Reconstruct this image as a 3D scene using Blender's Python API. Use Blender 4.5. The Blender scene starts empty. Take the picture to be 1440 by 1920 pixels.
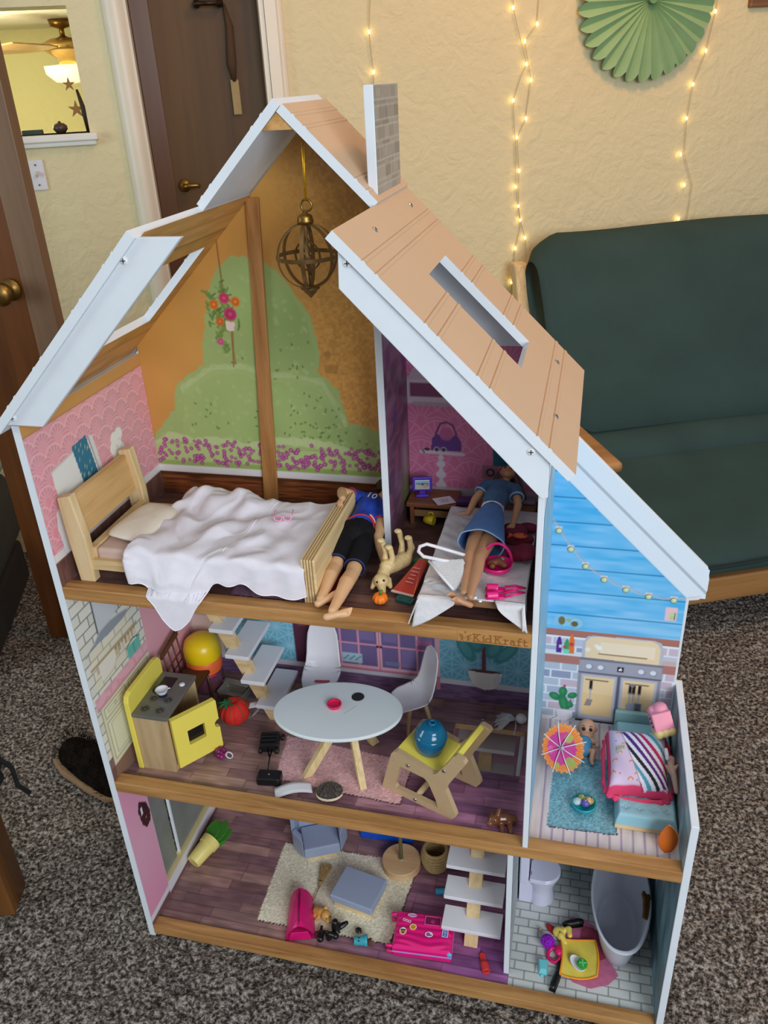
import bpy, math, random
import numpy as np
from mathutils import Vector, Matrix, Euler, noise as mnoise

# ---------------------------------------------------------------- camera, light, exposure
SC = bpy.context.scene
COL = SC.collection
rng = random.Random(7)
nrg = np.random.default_rng(11)
sin, cos, pi = math.sin, math.cos, math.pi

def look(pitch, yaw, roll):
    cy, sy, cp, sp = cos(yaw), sin(yaw), cos(pitch), sin(pitch)
    f = Vector((sy*cp, cy*cp, -sp)); r = Vector((cy, -sy, 0)); u = r.cross(f)
    R = cos(roll)*r + sin(roll)*u; U = -sin(roll)*r + cos(roll)*u
    return R, U, f
_R, _U, _F = look(0.48220951, -0.25983179, -0.05165330)
cd = bpy.data.cameras.new('camera'); cam = bpy.data.objects.new('camera', cd); COL.objects.link(cam)
cam.matrix_world = Matrix(((_R.x, _U.x, -_F.x, 0.79152), (_R.y, _U.y, -_F.y, -0.93730), (_R.z, _U.z, -_F.z, 1.52255), (0, 0, 0, 1)))
cd.sensor_fit = 'VERTICAL'; cd.sensor_height = 24.0; cd.lens = 24.0*1545.83/1920.0
cd.clip_start = 0.02; cd.clip_end = 60
SC.camera = cam

w = bpy.data.worlds.new('room_light'); SC.world = w; w.use_nodes = True
w.node_tree.nodes['Background'].inputs[0].default_value = (0.86, 0.90, 1.0, 1)
w.node_tree.nodes['Background'].inputs[1].default_value = 0.36

def area(name, loc, target, sx, sy, power, col):
    l = bpy.data.lights.new(name, 'AREA'); l.shape = 'RECTANGLE'; l.size = sx; l.size_y = sy
    l.energy = power; l.color = col
    o = bpy.data.objects.new(name, l); COL.objects.link(o); o.location = loc
    d = Vector(target)-Vector(loc); o.rotation_euler = d.to_track_quat('-Z', 'Y').to_euler()
    return o
area('window_daylight', (2.45, -2.45, 1.95), (0.45, 0.3, 0.75), 1.8, 1.5, 92, (0.88, 0.94, 1.0))
area('ceiling_bounce', (1.1, -0.3, 3.0), (0.9, 0.9, 0.0), 2.4, 2.0, 9, (1.0, 0.92, 0.80))
area('ceiling_lamp', (1.15, 1.05, 2.75), (1.0, 1.75, 1.7), 0.35, 0.35, 15, (1.0, 0.42, 0.04))
area('side_fill', (-2.3, -0.9, 1.5), (-0.4, 1.6, 1.2), 1.0, 1.2, 24, (0.84, 1.0, 0.98))  # added cool fill to brighten the left wall; no window known there

SC.view_settings.view_transform = 'Standard'; SC.view_settings.look = 'None'
SC.view_settings.gamma = 1.0; SC.view_settings.use_curve_mapping = False
SC.view_settings.exposure = 0.0
SC.cycles.max_bounces = 6; SC.cycles.diffuse_bounces = 4; SC.cycles.glossy_bounces = 3
SC.cycles.caustics_reflective = False; SC.cycles.caustics_refractive = False
SC.cycles.use_denoising = True

# ---------------------------------------------------------------- colour and materials
def lin(v):
    v = v/255.0
    return v/12.92 if v <= 0.04045 else ((v+0.055)/1.055)**2.4
def C3(r, g, b): return (lin(r), lin(g), lin(b))

def nt(m):
    m.use_nodes = True
    return m.node_tree.nodes, m.node_tree.links, m.node_tree.nodes['Principled BSDF']

MATS = {}
def mat(name, rgb, rough=0.5, var=0.06, scale=40.0, bump=0.0, bscale=200.0, metal=0.0, spec=0.5, sub=0.0, trans=0.0, emit=0.0, alpha=1.0, stretch=None):
    """plain procedural material: colour broken up by noise, optional fine relief"""
    if name in MATS: return MATS[name]
    m = bpy.data.materials.new(name); N, L, P = nt(m)
    tc = N.new('ShaderNodeTexCoord'); mp = N.new('ShaderNodeMapping'); L.new(tc.outputs['Object'], mp.inputs[0])
    if stretch: mp.inputs['Scale'].default_value = stretch
    n = N.new('ShaderNodeTexNoise'); n.inputs['Scale'].default_value = scale; n.inputs['Detail'].default_value = 3
    L.new(mp.outputs[0], n.inputs['Vector'])
    r = N.new('ShaderNodeValToRGB'); L.new(n.outputs[0], r.inputs[0])
    c = C3(*rgb)
    r.color_ramp.elements[0].position = 0.3; r.color_ramp.elements[1].position = 0.7
    r.color_ramp.elements[0].color = (*[x*(1-var) for x in c], 1); r.color_ramp.elements[1].color = (*[min(1, x*(1+var)) for x in c], 1)
    L.new(r.outputs[0], P.inputs['Base Color'])
    P.inputs['Roughness'].default_value = rough; P.inputs['Metallic'].default_value = metal
    P.inputs['Specular IOR Level'].default_value = spec
    if sub: P.inputs['Subsurface Weight'].default_value = sub; P.inputs['Subsurface Radius'].default_value = (0.004, 0.002, 0.001)
    if trans: P.inputs['Transmission Weight'].default_value = trans
    if emit: P.inputs['Emission Color'].default_value = (*c, 1); P.inputs['Emission Strength'].default_value = emit
    if alpha < 1: P.inputs['Alpha'].default_value = alpha
    if bump:
        b = N.new('ShaderNodeBump'); b.inputs['Strength'].default_value = bump; b.inputs['Distance'].default_value = 0.002
        n2 = N.new('ShaderNodeTexNoise'); n2.inputs['Scale'].default_value = bscale; n2.inputs['Detail'].default_value = 2
        L.new(mp.outputs[0], n2.inputs['Vector']); L.new(n2.outputs[0], b.inputs['Height']); L.new(b.outputs[0], P.inputs['Normal'])
    MATS[name] = m
    return m

def wood(name, a, b, axis='X', scale=30.0, rough=0.5, grain=10.0):
    """long-grained wood: noise stretched along one axis, two tones"""
    if name in MATS: return MATS[name]
    m = bpy.data.materials.new(name); N, L, P = nt(m)
    tc = N.new('ShaderNodeTexCoord'); mp = N.new('ShaderNodeMapping'); L.new(tc.outputs['Object'], mp.inputs[0])
    s = [1.0, 1.0, 1.0]; s['XYZ'.index(axis)] = 0.07; mp.inputs['Scale'].default_value = s
    n = N.new('ShaderNodeTexNoise'); n.inputs['Scale'].default_value = scale; n.inputs['Detail'].default_value = 5; n.inputs['Distortion'].default_value = 0.6
    L.new(mp.outputs[0], n.inputs['Vector'])
    n2 = N.new('ShaderNodeTexNoise'); n2.inputs['Scale'].default_value = scale*grain; n2.inputs['Detail'].default_value = 2
    L.new(mp.outputs[0], n2.inputs['Vector'])
    mx = N.new('ShaderNodeMath'); mx.operation = 'MULTIPLY_ADD'; mx.inputs[1].default_value = 0.25
    L.new(n2.outputs[0], mx.inputs[0]); L.new(n.outputs[0], mx.inputs[2])
    r = N.new('ShaderNodeValToRGB'); L.new(mx.outputs[0], r.inputs[0])
    r.color_ramp.elements[0].position = 0.45; r.color_ramp.elements[1].position = 0.78
    r.color_ramp.elements[0].color = (*C3(*a), 1); r.color_ramp.elements[1].color = (*C3(*b), 1)
    L.new(r.outputs[0], P.inputs['Base Color']); P.inputs['Roughness'].default_value = rough
    bp = N.new('ShaderNodeBump'); bp.inputs['Strength'].default_value = 0.08; bp.inputs['Distance'].default_value = 0.001
    L.new(mx.outputs[0], bp.inputs['Height']); L.new(bp.outputs[0], P.inputs['Normal'])
    MATS[name] = m
    return m

def paint_mat(name='printed_paper', rough=0.42):
    """flat print: the colour lives in the mesh's colour attribute"""
    if name in MATS: return MATS[name]
    m = bpy.data.materials.new(name); N, L, P = nt(m)
    a = N.new('ShaderNodeAttribute'); a.attribute_name = 'print'
    L.new(a.outputs['Color'], P.inputs['Base Color']); P.inputs['Roughness'].default_value = rough
    MATS[name] = m
    return m

def plaster(name, rgb):
    m = bpy.data.materials.new(name); N, L, P = nt(m)
    tc = N.new('ShaderNodeTexCoord')
    n = N.new('ShaderNodeTexNoise'); n.inputs['Scale'].default_value = 13; n.inputs['Detail'].default_value = 4; n.inputs['Distortion'].default_value = 1.2
    v = N.new('ShaderNodeTexNoise'); v.inputs['Scale'].default_value = 60; v.inputs['Detail'].default_value = 3
    L.new(tc.outputs['Object'], n.inputs['Vector']); L.new(tc.outputs['Object'], v.inputs['Vector'])
    ad = N.new('ShaderNodeMath'); ad.operation = 'MULTIPLY_ADD'; ad.inputs[1].default_value = 0.4
    L.new(v.outputs[0], ad.inputs[0]); L.new(n.outputs[0], ad.inputs[2])
    b = N.new('ShaderNodeBump'); b.inputs['Strength'].default_value = 0.35; b.inputs['Distance'].default_value = 0.02
    L.new(ad.outputs[0], b.inputs['Height']); L.new(b.outputs[0], P.inputs['Normal'])
    P.inputs['Base Color'].default_value = (*C3(*rgb), 1); P.inputs['Roughness'].default_value = 0.75
    return m

# ---------------------------------------------------------------- mesh builder
def frame(d):
    d = Vector(d).normalized()
    a = Vector((0, 0, 1)) if abs(d.z) < 0.9 else Vector((1, 0, 0))
    x = d.cross(a).normalized(); y = d.cross(x).normalized()
    return x, y, d

class MB:
    def __init__(s): s.v = []; s.f = []; s.mi = []; s.cur = 0
    def add(s, vs, fs):
        b = len(s.v); s.v.extend([tuple(p) for p in vs])
        for f in fs: s.f.append([b+i for i in f]); s.mi.append(s.cur)
        return s
    def box(s, x0, y0, z0, x1, y1, z1):
        vs = [(x, y, z) for z in (z0, z1) for y in (y0, y1) for x in (x0, x1)]
        return s.add(vs, [(0,2,3,1), (4,5,7,6), (0,1,5,4), (2,6,7,3), (0,4,6,2), (1,3,7,5)])
    def obox(s, c, size, rot=(0,0,0)):
        M = Euler(rot).to_matrix() if not isinstance(rot, Matrix) else rot
        h = [q/2 for q in size]
        vs = [Vector(c)+M@Vector((x*h[0], y*h[1], z*h[2])) for z in (-1,1) for y in (-1,1) for x in (-1,1)]
        return s.add(vs, [(0,2,3,1), (4,5,7,6), (0,1,5,4), (2,6,7,3), (0,4,6,2), (1,3,7,5)])
    def tube(s, pts, r, n=10, closed=False, flat=None, cap=True):
        pts = [Vector(p) for p in pts]; k = len(pts)
        rs = r if isinstance(r, (list, tuple)) else [r]*k
        vs = []; px = None
        for i, p in enumerate(pts):
            if closed: d = pts[(i+1) % k]-pts[i-1]
            else: d = pts[min(i+1, k-1)]-pts[max(i-1, 0)]
            d.normalize()
            if px is None: px = frame(d)[0]
            px = (px-d*px.dot(d))
            if px.length < 1e-6: px = frame(d)[0]
            px.normalize(); py = d.cross(px)
            for j in range(n):
                a = 2*pi*j/n; e = flat if flat else 1.0
                vs.append(p+px*cos(a)*rs[i]+py*sin(a)*rs[i]*e)
        fs = []
        m = k if closed else k-1
        for i in range(m):
            for j in range(n):
                a, b = i*n+j, i*n+(j+1) % n; c, e = ((i+1) % k)*n+(j+1) % n, ((i+1) % k)*n+j
                fs.append((a, b, c, e))
        if not closed and cap: fs += [tuple(range(n))[::-1], tuple(range((k-1)*n, k*n))]
        return s.add(vs, fs)
    def cyl(s, a, b, r0, r1=None, n=20): return s.tube([a, b], [r0, r0 if r1 is None else r1], n)
    def cap_limb(s, pts, rs, n=14):
        """tapered limb with round ends, for remeshing"""
        s.tube(pts, rs, n)
        for p, r in zip(pts, rs): s.ell(p, (r, r, r), nu=n, nv=8)
        return s
    def lathe(s, prof, c=(0,0,0), axis=(0,0,1), n=28, start=0, sweep=2*pi):
        x, y, d = frame(axis); c = Vector(c); vs = []; full = abs(sweep-2*pi) < 1e-6
        if Vector(axis).z == 1: x, y, d = Vector((1,0,0)), Vector((0,1,0)), Vector((0,0,1))
        cols = n if full else n+1
        for (r, z) in prof:
            for j in range(cols):
                a = start+sweep*j/n; vs.append(c+x*cos(a)*r+y*sin(a)*r+d*z)
        fs = []
        for i in range(len(prof)-1):
            for j in range(n):
                k = (j+1) % cols
                fs.append((i*cols+j, i*cols+k, (i+1)*cols+k, (i+1)*cols+j))
        return s.add(vs, fs)
    def ell(s, c, r, rot=None, nu=18, nv=11):
        M = Euler(rot).to_matrix() if rot is not None else None; vs = []; c = Vector(c)
        if not isinstance(r, (list, tuple)): r = (r, r, r)
        for i in range(nv+1):
            t = pi*i/nv
            for j in range(nu):
                a = 2*pi*j/nu; p = Vector((r[0]*sin(t)*cos(a), r[1]*sin(t)*sin(a), r[2]*cos(t)))
                vs.append(c+(M@p if M else p))
        fs = [(i*nu+j, (i+1)*nu+j, (i+1)*nu+(j+1) % nu, i*nu+(j+1) % nu) for i in range(nv) for j in range(nu)]
        return s.add(vs, fs)
    def prism(s, poly, fn, t0, t1):
        """poly in 2-D, fn(u, v, t) -> point"""
        n = len(poly); vs = [fn(u, v, t0) for u, v in poly]+[fn(u, v, t1) for u, v in poly]
        fs = [tuple(range(n)), tuple(range(2*n-1, n-1, -1))]+[(i, i+n, (i+1) % n+n, (i+1) % n) for i in range(n)]
        return s.add(vs, fs)
    def grid(s, fn, nu, nv, thick=0.0):
        P = [[Vector(fn(i/nu, j/nv)) for i in range(nu+1)] for j in range(nv+1)]
        vs = [p for row in P for p in row]; k = nu+1
        fs = [(j*k+i, j*k+i+1, (j+1)*k+i+1, (j+1)*k+i) for j in range(nv) for i in range(nu)]
        if thick:
            nrm = []
            for j in range(nv+1):
                for i in range(nu+1):
                    du = P[j][min(i+1, nu)]-P[j][max(i-1, 0)]; dv = P[min(j+1, nv)][i]-P[max(j-1, 0)][i]
                    q = du.cross(dv); nrm.append(q.normalized() if q.length > 1e-12 else Vector((0,0,1)))
            b = len(vs); vs = vs+[p-n*thick for p, n in zip(vs, nrm)]
            fs += [tuple(b+i for i in f[::-1]) for f in fs]
            edge = [(j*k, (j+1)*k) for j in range(nv)]+[(j*k+nu+k, j*k+nu) for j in range(nv)]+[(i+1, i) for i in range(nu)]+[(nv*k+i, nv*k+i+1) for i in range(nu)]
            fs += [(a, c, c+b, a+b) for a, c in edge]
        return s.add(vs, fs)
    def xf(s, M):
        s.v = [tuple(M@Vector(p)) for p in s.v]; return s
    def build(s, name, mats, parent=None, world=False, loc=None, smooth=False, bevel=0.0, remesh=0.0, sm=0, seg=2, auto=None):
        me = bpy.data.meshes.new(name)
        v = s.v
        if world:
            o0 = Vector(parent['_loc']) if parent is not None and '_loc' in parent else (Vector(loc) if loc else Vector())
            v = [tuple(Vector(p)-o0) for p in v]
        me.from_pydata(v, [], s.f)
        if not isinstance(mats, (list, tuple)): mats = [mats]
        for m in mats: me.materials.append(m)
        if len(mats) > 1: me.polygons.foreach_set('material_index', s.mi)
        if smooth or remesh: me.polygons.foreach_set('use_smooth', [True]*len(me.polygons))
        me.update()
        o = bpy.data.objects.new(name, me); COL.objects.link(o)
        if parent is not None: o.parent = parent
        if loc is not None: o.location = loc
        if remesh:
            q = o.modifiers.new('remesh', 'REMESH'); q.mode = 'VOXEL'; q.voxel_size = remesh; q.use_smooth_shade = True
            if sm:
                q = o.modifiers.new('smooth', 'SMOOTH'); q.factor = 0.6; q.iterations = sm
        if bevel:
            q = o.modifiers.new('bevel', 'BEVEL'); q.width = bevel; q.segments = seg; q.limit_method = 'ANGLE'; q.angle_limit = 0.7
        if auto:
            me.polygons.foreach_set('use_smooth', [True]*len(me.polygons)); me.set_sharp_from_angle(angle=auto)
        return o

def thing(name, label, cat, loc=(0,0,0), rot=(0,0,0), group=None):
    o = bpy.data.objects.new(name, None); COL.objects.link(o); o.empty_display_size = 0.02
    o.location = loc; o.rotation_euler = rot; o['label'] = label; o['category'] = cat; o['_loc'] = tuple(loc)
    if group: o['group'] = group
    return o
def tag(o, label, cat, group=None):
    o['label'] = label; o['category'] = cat
    if group: o['group'] = group
    return o
def struct(o): o['kind'] = 'structure'; return o
def copy_tree(o, parent=None):
    c = o.copy(); COL.objects.link(c); c.parent = parent
    for ch in list(o.children): copy_tree(ch, c)
    return c

# ---------------------------------------------------------------- painted prints
def vnoise(u, v, s, seed=0):
    """smooth value noise, vectorised"""
    g = np.random.default_rng(seed).random((64, 64))
    x, y = u*s, v*s; xi, yi = np.floor(x).astype(int), np.floor(y).astype(int); fx, fy = x-xi, y-yi
    fx, fy = fx*fx*(3-2*fx), fy*fy*(3-2*fy)
    a, b, c, d = g[xi % 64, yi % 64], g[(xi+1) % 64, yi % 64], g[xi % 64, (yi+1) % 64], g[(xi+1) % 64, (yi+1) % 64]
    return (a*(1-fx)+b*fx)*(1-fy)+(c*(1-fx)+d*fx)*fy

class Cv:
    """numpy paint surface; colours are sRGB 0-255 while painting"""
    def __init__(s, u, v, base, aa): s.u, s.v, s.aa = u, v, aa; s.c = np.empty((len(u), 3)); s.c[:] = base
    def mix(s, col, a): s.c += (np.asarray(col, float)-s.c)*np.clip(a, 0, 1)[:, None]; return s
    def edge(s, d): return np.clip(0.5-d/s.aa, 0, 1)
    def rect(s, u0, v0, u1, v1, col, a=1.0):
        d = np.maximum(np.maximum(u0-s.u, s.u-u1), np.maximum(v0-s.v, s.v-v1)); return s.mix(col, a*s.edge(d))
    def circ(s, u, v, r, col, a=1.0, ry=None, rot=0.0):
        du, dv = s.u-u, s.v-v
        if rot: du, dv = du*cos(rot)+dv*sin(rot), -du*sin(rot)+dv*cos(rot)
        k = r/(ry or r); d = np.hypot(du, dv*k)-r; return s.mix(col, a*s.edge(d))
    def ring(s, u, v, r, w_, col, a=1.0):
        d = np.abs(np.hypot(s.u-u, s.v-v)-r)-w_/2; return s.mix(col, a*s.edge(d))
    def line(s, pts, w_, col, a=1.0):
        best = np.full(len(s.u), 1e9)
        for (x0, y0), (x1, y1) in zip(pts[:-1], pts[1:]):
            dx, dy = x1-x0, y1-y0; t = np.clip(((s.u-x0)*dx+(s.v-y0)*dy)/(dx*dx+dy*dy+1e-12), 0, 1)
            best = np.minimum(best, np.hypot(s.u-x0-t*dx, s.v-y0-t*dy))
        return s.mix(col, a*s.edge(best-w_/2))
    def inside(s, pts):
        m = np.zeros(len(s.u), bool); n = len(pts)
        for i in range(n):
            (x0, y0), (x1, y1) = pts[i], pts[(i+1) % n]
            if y0 == y1: continue
            c = (y0 > s.v) != (y1 > s.v)
            m ^= c & (s.u < (x1-x0)*(s.v-y0)/(y1-y0)+x0)
        return m
    def poly(s, pts, col, a=1.0): return s.mix(col, a*s.inside(pts).astype(float))
    def mottle(s, amt, sc, seed=0, m=None):
        k = (vnoise(s.u, s.v, sc, seed)-0.5)*2*amt
        if m is not None: k = k*m
        s.c *= (1+k)[:, None]; return s

def to_lin(c):
    c = np.clip(c, 0, 255)/255.0
    return np.where(c <= 0.04045, c/12.92, ((c+0.055)/1.055)**2.4)

def print_panel(name, fn, u0, u1, v0, v1, res, base, painter, parent, mask=None, m=None):
    """thin sheet carrying a flat print. fn(u, v arrays) -> (n, 3) points"""
    nu, nv = max(2, int(round((u1-u0)/res))), max(2, int(round((v1-v0)/res)))
    uu, vv = np.meshgrid(np.linspace(u0, u1, nu+1), np.linspace(v0, v1, nv+1)); u, v = uu.ravel(), vv.ravel()
    cv = Cv(u, v, base, res*1.3); painter(cv)
    co = fn(u, v)
    i, j = np.meshgrid(np.arange(nu), np.arange(nv)); a = (j*(nu+1)+i).ravel()
    q = np.stack([a, a+1, a+nu+2, a+nu+1], 1)
    if mask is not None:
        cu, cw = u[q].mean(1), v[q].mean(1); q = q[mask(cu, cw)]
        used = np.unique(q); remap = np.full(len(u), -1); remap[used] = np.arange(len(used)); q = remap[q]; co = co[used]; cv.c = cv.c[used]
    me = bpy.data.meshes.new(name); me.vertices.add(len(co)); me.vertices.foreach_set('co', co.astype(np.float32).ravel())
    me.loops.add(q.size); me.loops.foreach_set('vertex_index', q.astype(np.int32).ravel())
    me.polygons.add(len(q)); me.polygons.foreach_set('loop_start', np.arange(0, q.size, 4, dtype=np.int32))
    me.update(calc_edges=True)
    at = me.color_attributes.new('print', 'FLOAT_COLOR', 'POINT')
    at.data.foreach_set('color', np.concatenate([to_lin(cv.c), np.ones((len(co), 1))], 1).astype(np.float32).ravel())
    me.materials.append(m or paint_mat())
    o = bpy.data.objects.new(name, me); COL.objects.link(o); o.parent = parent
    return o
# ---------------------------------------------------------------- shared materials
M_white = mat('white_lacquer', (222, 228, 232), 0.42, 0.015, 20)
M_cool = mat('white_edge_band', (220, 227, 233), 0.5, 0.02, 30)
M_rail = wood('rail_wood_print', (150, 103, 55), (188, 140, 84), 'X', 70, 0.55)
M_birch = wood('birch_plywood', (205, 175, 125), (228, 202, 155), 'Z', 60, 0.6)
M_birchx = wood('birch_plywood_long', (200, 170, 120), (228, 200, 152), 'X', 60, 0.6)
M_pine = wood('pine_toy_wood', (176, 126, 66), (208, 160, 96), 'Y', 55, 0.55)
M_oak = wood('futon_oak', (140, 96, 52), (176, 128, 76), 'X', 14, 0.45)
M_darkdoor = wood('stained_door', (72, 38, 14), (112, 64, 26), 'Z', 7, 0.3)
M_closet = wood('closet_door', (70, 46, 14), (94, 64, 22), 'Z', 6, 0.6)
M_tan = mat('tan_roof_print', (206, 174, 142), 0.5, 0.02, 8)
M_chrome = mat('screw_steel', (200, 200, 200), 0.25, 0.02, 50, metal=1.0)
M_whites = mat('white_screw_head', (225, 228, 230), 0.35, 0.02, 50)
M_black = mat('black_plastic', (16, 16, 18), 0.35, 0.1, 60)
M_brass = mat('aged_brass', (150, 118, 62), 0.38, 0.15, 40, metal=1.0)
M_pinkp = mat('hot_pink_plastic', (226, 22, 120), 0.35, 0.03, 30)
M_wplas = mat('white_plastic', (226, 226, 232), 0.3, 0.01, 30)

# ---------------------------------------------------------------- the room around the dollhouse
RA = math.radians(24.4)
WD, WN = Vector((cos(RA), sin(RA), 0)), Vector((-sin(RA), cos(RA), 0))
def rp(s, d, z): return WD*s+WN*d+Vector((0, 0, z))
def room(o): o.rotation_euler = (0, 0, RA); return o
D0 = 1.75
M_wall = plaster('cream_plaster', (219, 207, 166))
M_trim = mat('painted_trim', (226, 216, 196), 0.4, 0.02, 10)

# carpet: a flat sheet with a lumpy pile where the photo shows it
def carpet_mat():
    m = bpy.data.materials.new('cut_pile_carpet'); N, L, P = nt(m)
    tc = N.new('ShaderNodeTexCoord')
    v = N.new('ShaderNodeTexNoise'); v.inputs['Scale'].default_value = 125; v.inputs['Detail'].default_value = 3; v.inputs['Roughness'].default_value = 0.65
    L.new(tc.outputs['Object'], v.inputs['Vector'])
    r = N.new('ShaderNodeValToRGB'); L.new(v.outputs[0], r.inputs[0])
    e = r.color_ramp.elements; e[0].position = 0.38; e[1].position = 0.64
    e[0].color = (*C3(46, 40, 36), 1); e[1].color = (*C3(176, 166, 156), 1)
    k = e.new(0.5); k.color = (*C3(104, 96, 89), 1)
    L.new(r.outputs[0], P.inputs['Base Color']); P.inputs['Roughness'].default_value = 0.95; P.inputs['Specular IOR Level'].default_value = 0.1
    b = N.new('ShaderNodeBump'); b.inputs['Strength'].default_value = 0.9; b.inputs['Distance'].default_value = 0.008
    L.new(v.outputs[0], b.inputs['Height']); L.new(b.outputs[0], P.inputs['Normal'])
    return m
M_carpet = carpet_mat()
def carpet():
    me = bpy.data.meshes.new('floor'); st = 0.0065
    xs, ys = np.arange(-1.25, 2.0, st), np.arange(-0.45, 1.75, st)
    X, Y = np.meshgrid(xs, ys); n = X.size
    Z = -0.007+(vnoise(X+3, Y+3, 70, 3)-0.5)*0.010+(nrg.random(X.shape)-0.5)*0.005
    Z[(X > -0.03) & (X < 1.03) & (Y > -0.02) & (Y < 0.4)] -= 0.006
    edge = (X <= xs[0]) | (X >= xs[-1]) | (Y <= ys[0]) | (Y >= ys[-1]); Z[edge] = -0.007
    co = np.stack([X.ravel(), Y.ravel(), Z.ravel()], 1)
    i, j = np.meshgrid(np.arange(len(xs)-1), np.arange(len(ys)-1)); a = (j*len(xs)+i).ravel(); k = len(xs)
    q = np.stack([a, a+1, a+k+1, a+k], 1)
    # outer flat border
    b = 9.0; c0 = len(co)
    x0, x1, y0, y1 = xs[0], xs[-1], ys[0], ys[-1]
    ext = np.array([(-b, -b, -.007), (b, -b, -.007), (b, b, -.007), (-b, b, -.007), (x0, y0, -.007), (x1, y0, -.007), (x1, y1, -.007), (x0, y1, -.007)])
    co = np.concatenate([co, ext]); o = np.arange(8)+c0
    q = np.concatenate([q, [[o[0], o[1], o[5], o[4]], [o[1], o[2], o[6], o[5]], [o[2], o[3], o[7], o[6]], [o[3], o[0], o[4], o[7]]]])
    me.vertices.add(len(co)); me.vertices.foreach_set('co', co.astype(np.float32).ravel())
    me.loops.add(q.size); me.loops.foreach_set('vertex_index', q.astype(np.int32).ravel())
    me.polygons.add(len(q)); me.polygons.foreach_set('loop_start', np.arange(0, q.size, 4, dtype=np.int32)); me.update(calc_edges=True)
    me.polygons.foreach_set('use_smooth', [True]*len(me.polygons)); me.materials.append(M_carpet)
    f = bpy.data.objects.new('floor', me); COL.objects.link(f); struct(f)
    f['label'] = 'speckled grey brown cut pile carpet'
carpet()

m = MB(); T = 0.12
for a in [(-2.2, 0, -0.036, 1.42), (-2.2, 1.757, -0.036, 2.7), (-0.036, 0, 0.125, 2.7), (0.125, 2.25, 0.53, 2.7), (0.53, 0, 4.2, 2.7)]:
    m.box(a[0], D0, a[1]-0.01 if a[1] == 0 else a[1], a[2], D0+T, a[3])
struct(room(m.build('wall_back', M_wall)))
# trims: rounded casing left of the closet door, flat casing right of it, window ledge
m = MB(); m.tube([(0.098, D0, -0.007), (0.098, D0, 2.25)], 0.036, 20); m.box(0.112, D0-0.02, -0.007, 0.135, D0+T, 2.25)
struct(room(m.build('trim_1', M_trim, auto=0.6)))
m = MB(); m.box(0.520, D0-0.012, -0.007, 0.535, D0+T, 2.25); m.box(0.536, D0-0.022, -0.007, 0.570, D0, 2.25); m.tube([(0.578, D0-0.004, -0.007), (0.578, D0-0.004, 2.25)], 0.014, 12)
struct(room(m.build('trim_2', M_trim, auto=0.6)))
m = MB(); m.box(-2.0, D0-0.035, 1.400, -0.012, D0+T+0.03, 1.420); m.box(-2.0, D0-0.022, 1.386, -0.020, D0, 1.401)
struct(room(m.build('trim_3', mat('ledge_paint', (232, 230, 222), 0.45, 0.02, 10), bevel=0.004)))
# closet door with lever handle, hooks
dr = thing('door_1', 'dark brown closet door with a brass lever handle', 'door', rp(0, 0, 0), (0, 0, RA)); del dr['category']; dr['kind'] = 'structure'
m = MB(); m.box(0.135, D0+0.055, -0.007, 0.520, D0+0.095, 2.25); m.build('door_leaf', M_closet, dr)
m = MB(); m.box(0.137, D0+0.052, -0.007, 0.195, D0+0.056, 2.25); m.build('door_stile', wood('closet_stile', (76, 46, 22), (98, 62, 32), 'Z', 6, 0.3), dr, bevel=0.002)
m = MB(); m.cyl((0.225, D0+0.055, 1.245), (0.225, D0+0.043, 1.245), 0.020, n=20); m.tube([(0.225, D0+0.045, 1.245), (0.225, D0+0.012, 1.245), (0.235, D0+0.008, 1.246), (0.262, D0+0.010, 1.246), (0.275, D0+0.012, 1.243)], [0.007, 0.007, 0.008, 0.007, 0.006], 10)
m.build('door_handle', M_brass, dr, smooth=True)
m = MB(); m.tube([(0.333, D0+0.02, 1.752), (0.412, D0+0.02, 1.750)], 0.007, 10)
for sx in (0.338, 0.407): m.cyl((sx, D0+0.055, 1.751), (sx, D0+0.018, 1.751), 0.011, n=12)
m.build('hook_rail', mat('dark_bronze', (48, 34, 20), 0.4, 0.1, 30, metal=0.6), dr, smooth=True)
pc = thing('hanging_tag', 'pale narrow tag hanging on the dark closet door', 'tag', rp(0.425, D0+0.045, 1.50), (0, 0, RA))
m = MB(); m.box(-0.013, -0.002, -0.055, 0.013, 0.002, 0.045); m.build('card', mat('tag_card', (150, 128, 80), 0.6), pc, bevel=0.004)
m = MB(); m.tube([(0, 0, 0.04), (-0.002, -0.004, 0.09), (0.004, 0, 0.19), (-0.006, 0.002, 0.25)], [0.006, 0.015, 0.012, 0.004], 8); m.build('tassel', mat('brown_cord', (70, 46, 22), 0.8), pc, smooth=True)

# room beyond the ledge opening
m = MB(); m.box(-3.5, 4.2, 0, 1.2, 4.25, 1.86); struct(room(m.build('wall_far', plaster('far_room_paint', (228, 220, 160)))))
m = MB(); m.box(-3.5, D0+T, 1.85, 1.2, 4.25, 1.9); struct(room(m.build('ceiling', mat('ceiling_paint', (238, 236, 214), 0.8))))
m = MB(); m.box(1.2, D0+T, 0, 1.25, 4.2, 1.86); struct(room(m.build('wall_far_side', MATS['ceiling_paint'])))
cf = thing('ceiling_fan', 'brass ceiling fan with wooden blades and a frosted bowl light', 'fan', rp(-0.31, 3.6, 1.85), (0, 0, RA))
m = MB(); m.lathe([(0.0, 0), (0.055, 0), (0.05, -0.03), (0.012, -0.04), (0.012, -0.07), (0.04, -0.08)]); m.build('downrod', M_brass, cf, smooth=True)
m = MB(); m.lathe([(0.0, -0.075), (0.06, -0.08), (0.115, -0.105), (0.10, -0.13), (0.05, -0.16), (0.04, -0.19), (0.0, -0.19)]); m.build('motor', mat('polished_brass', (196, 160, 96), 0.25, metal=0.8), cf, smooth=True)
M_blade = wood('fan_blade', (190, 150, 96), (214, 176, 122), 'X', 10, 0.4)
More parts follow.
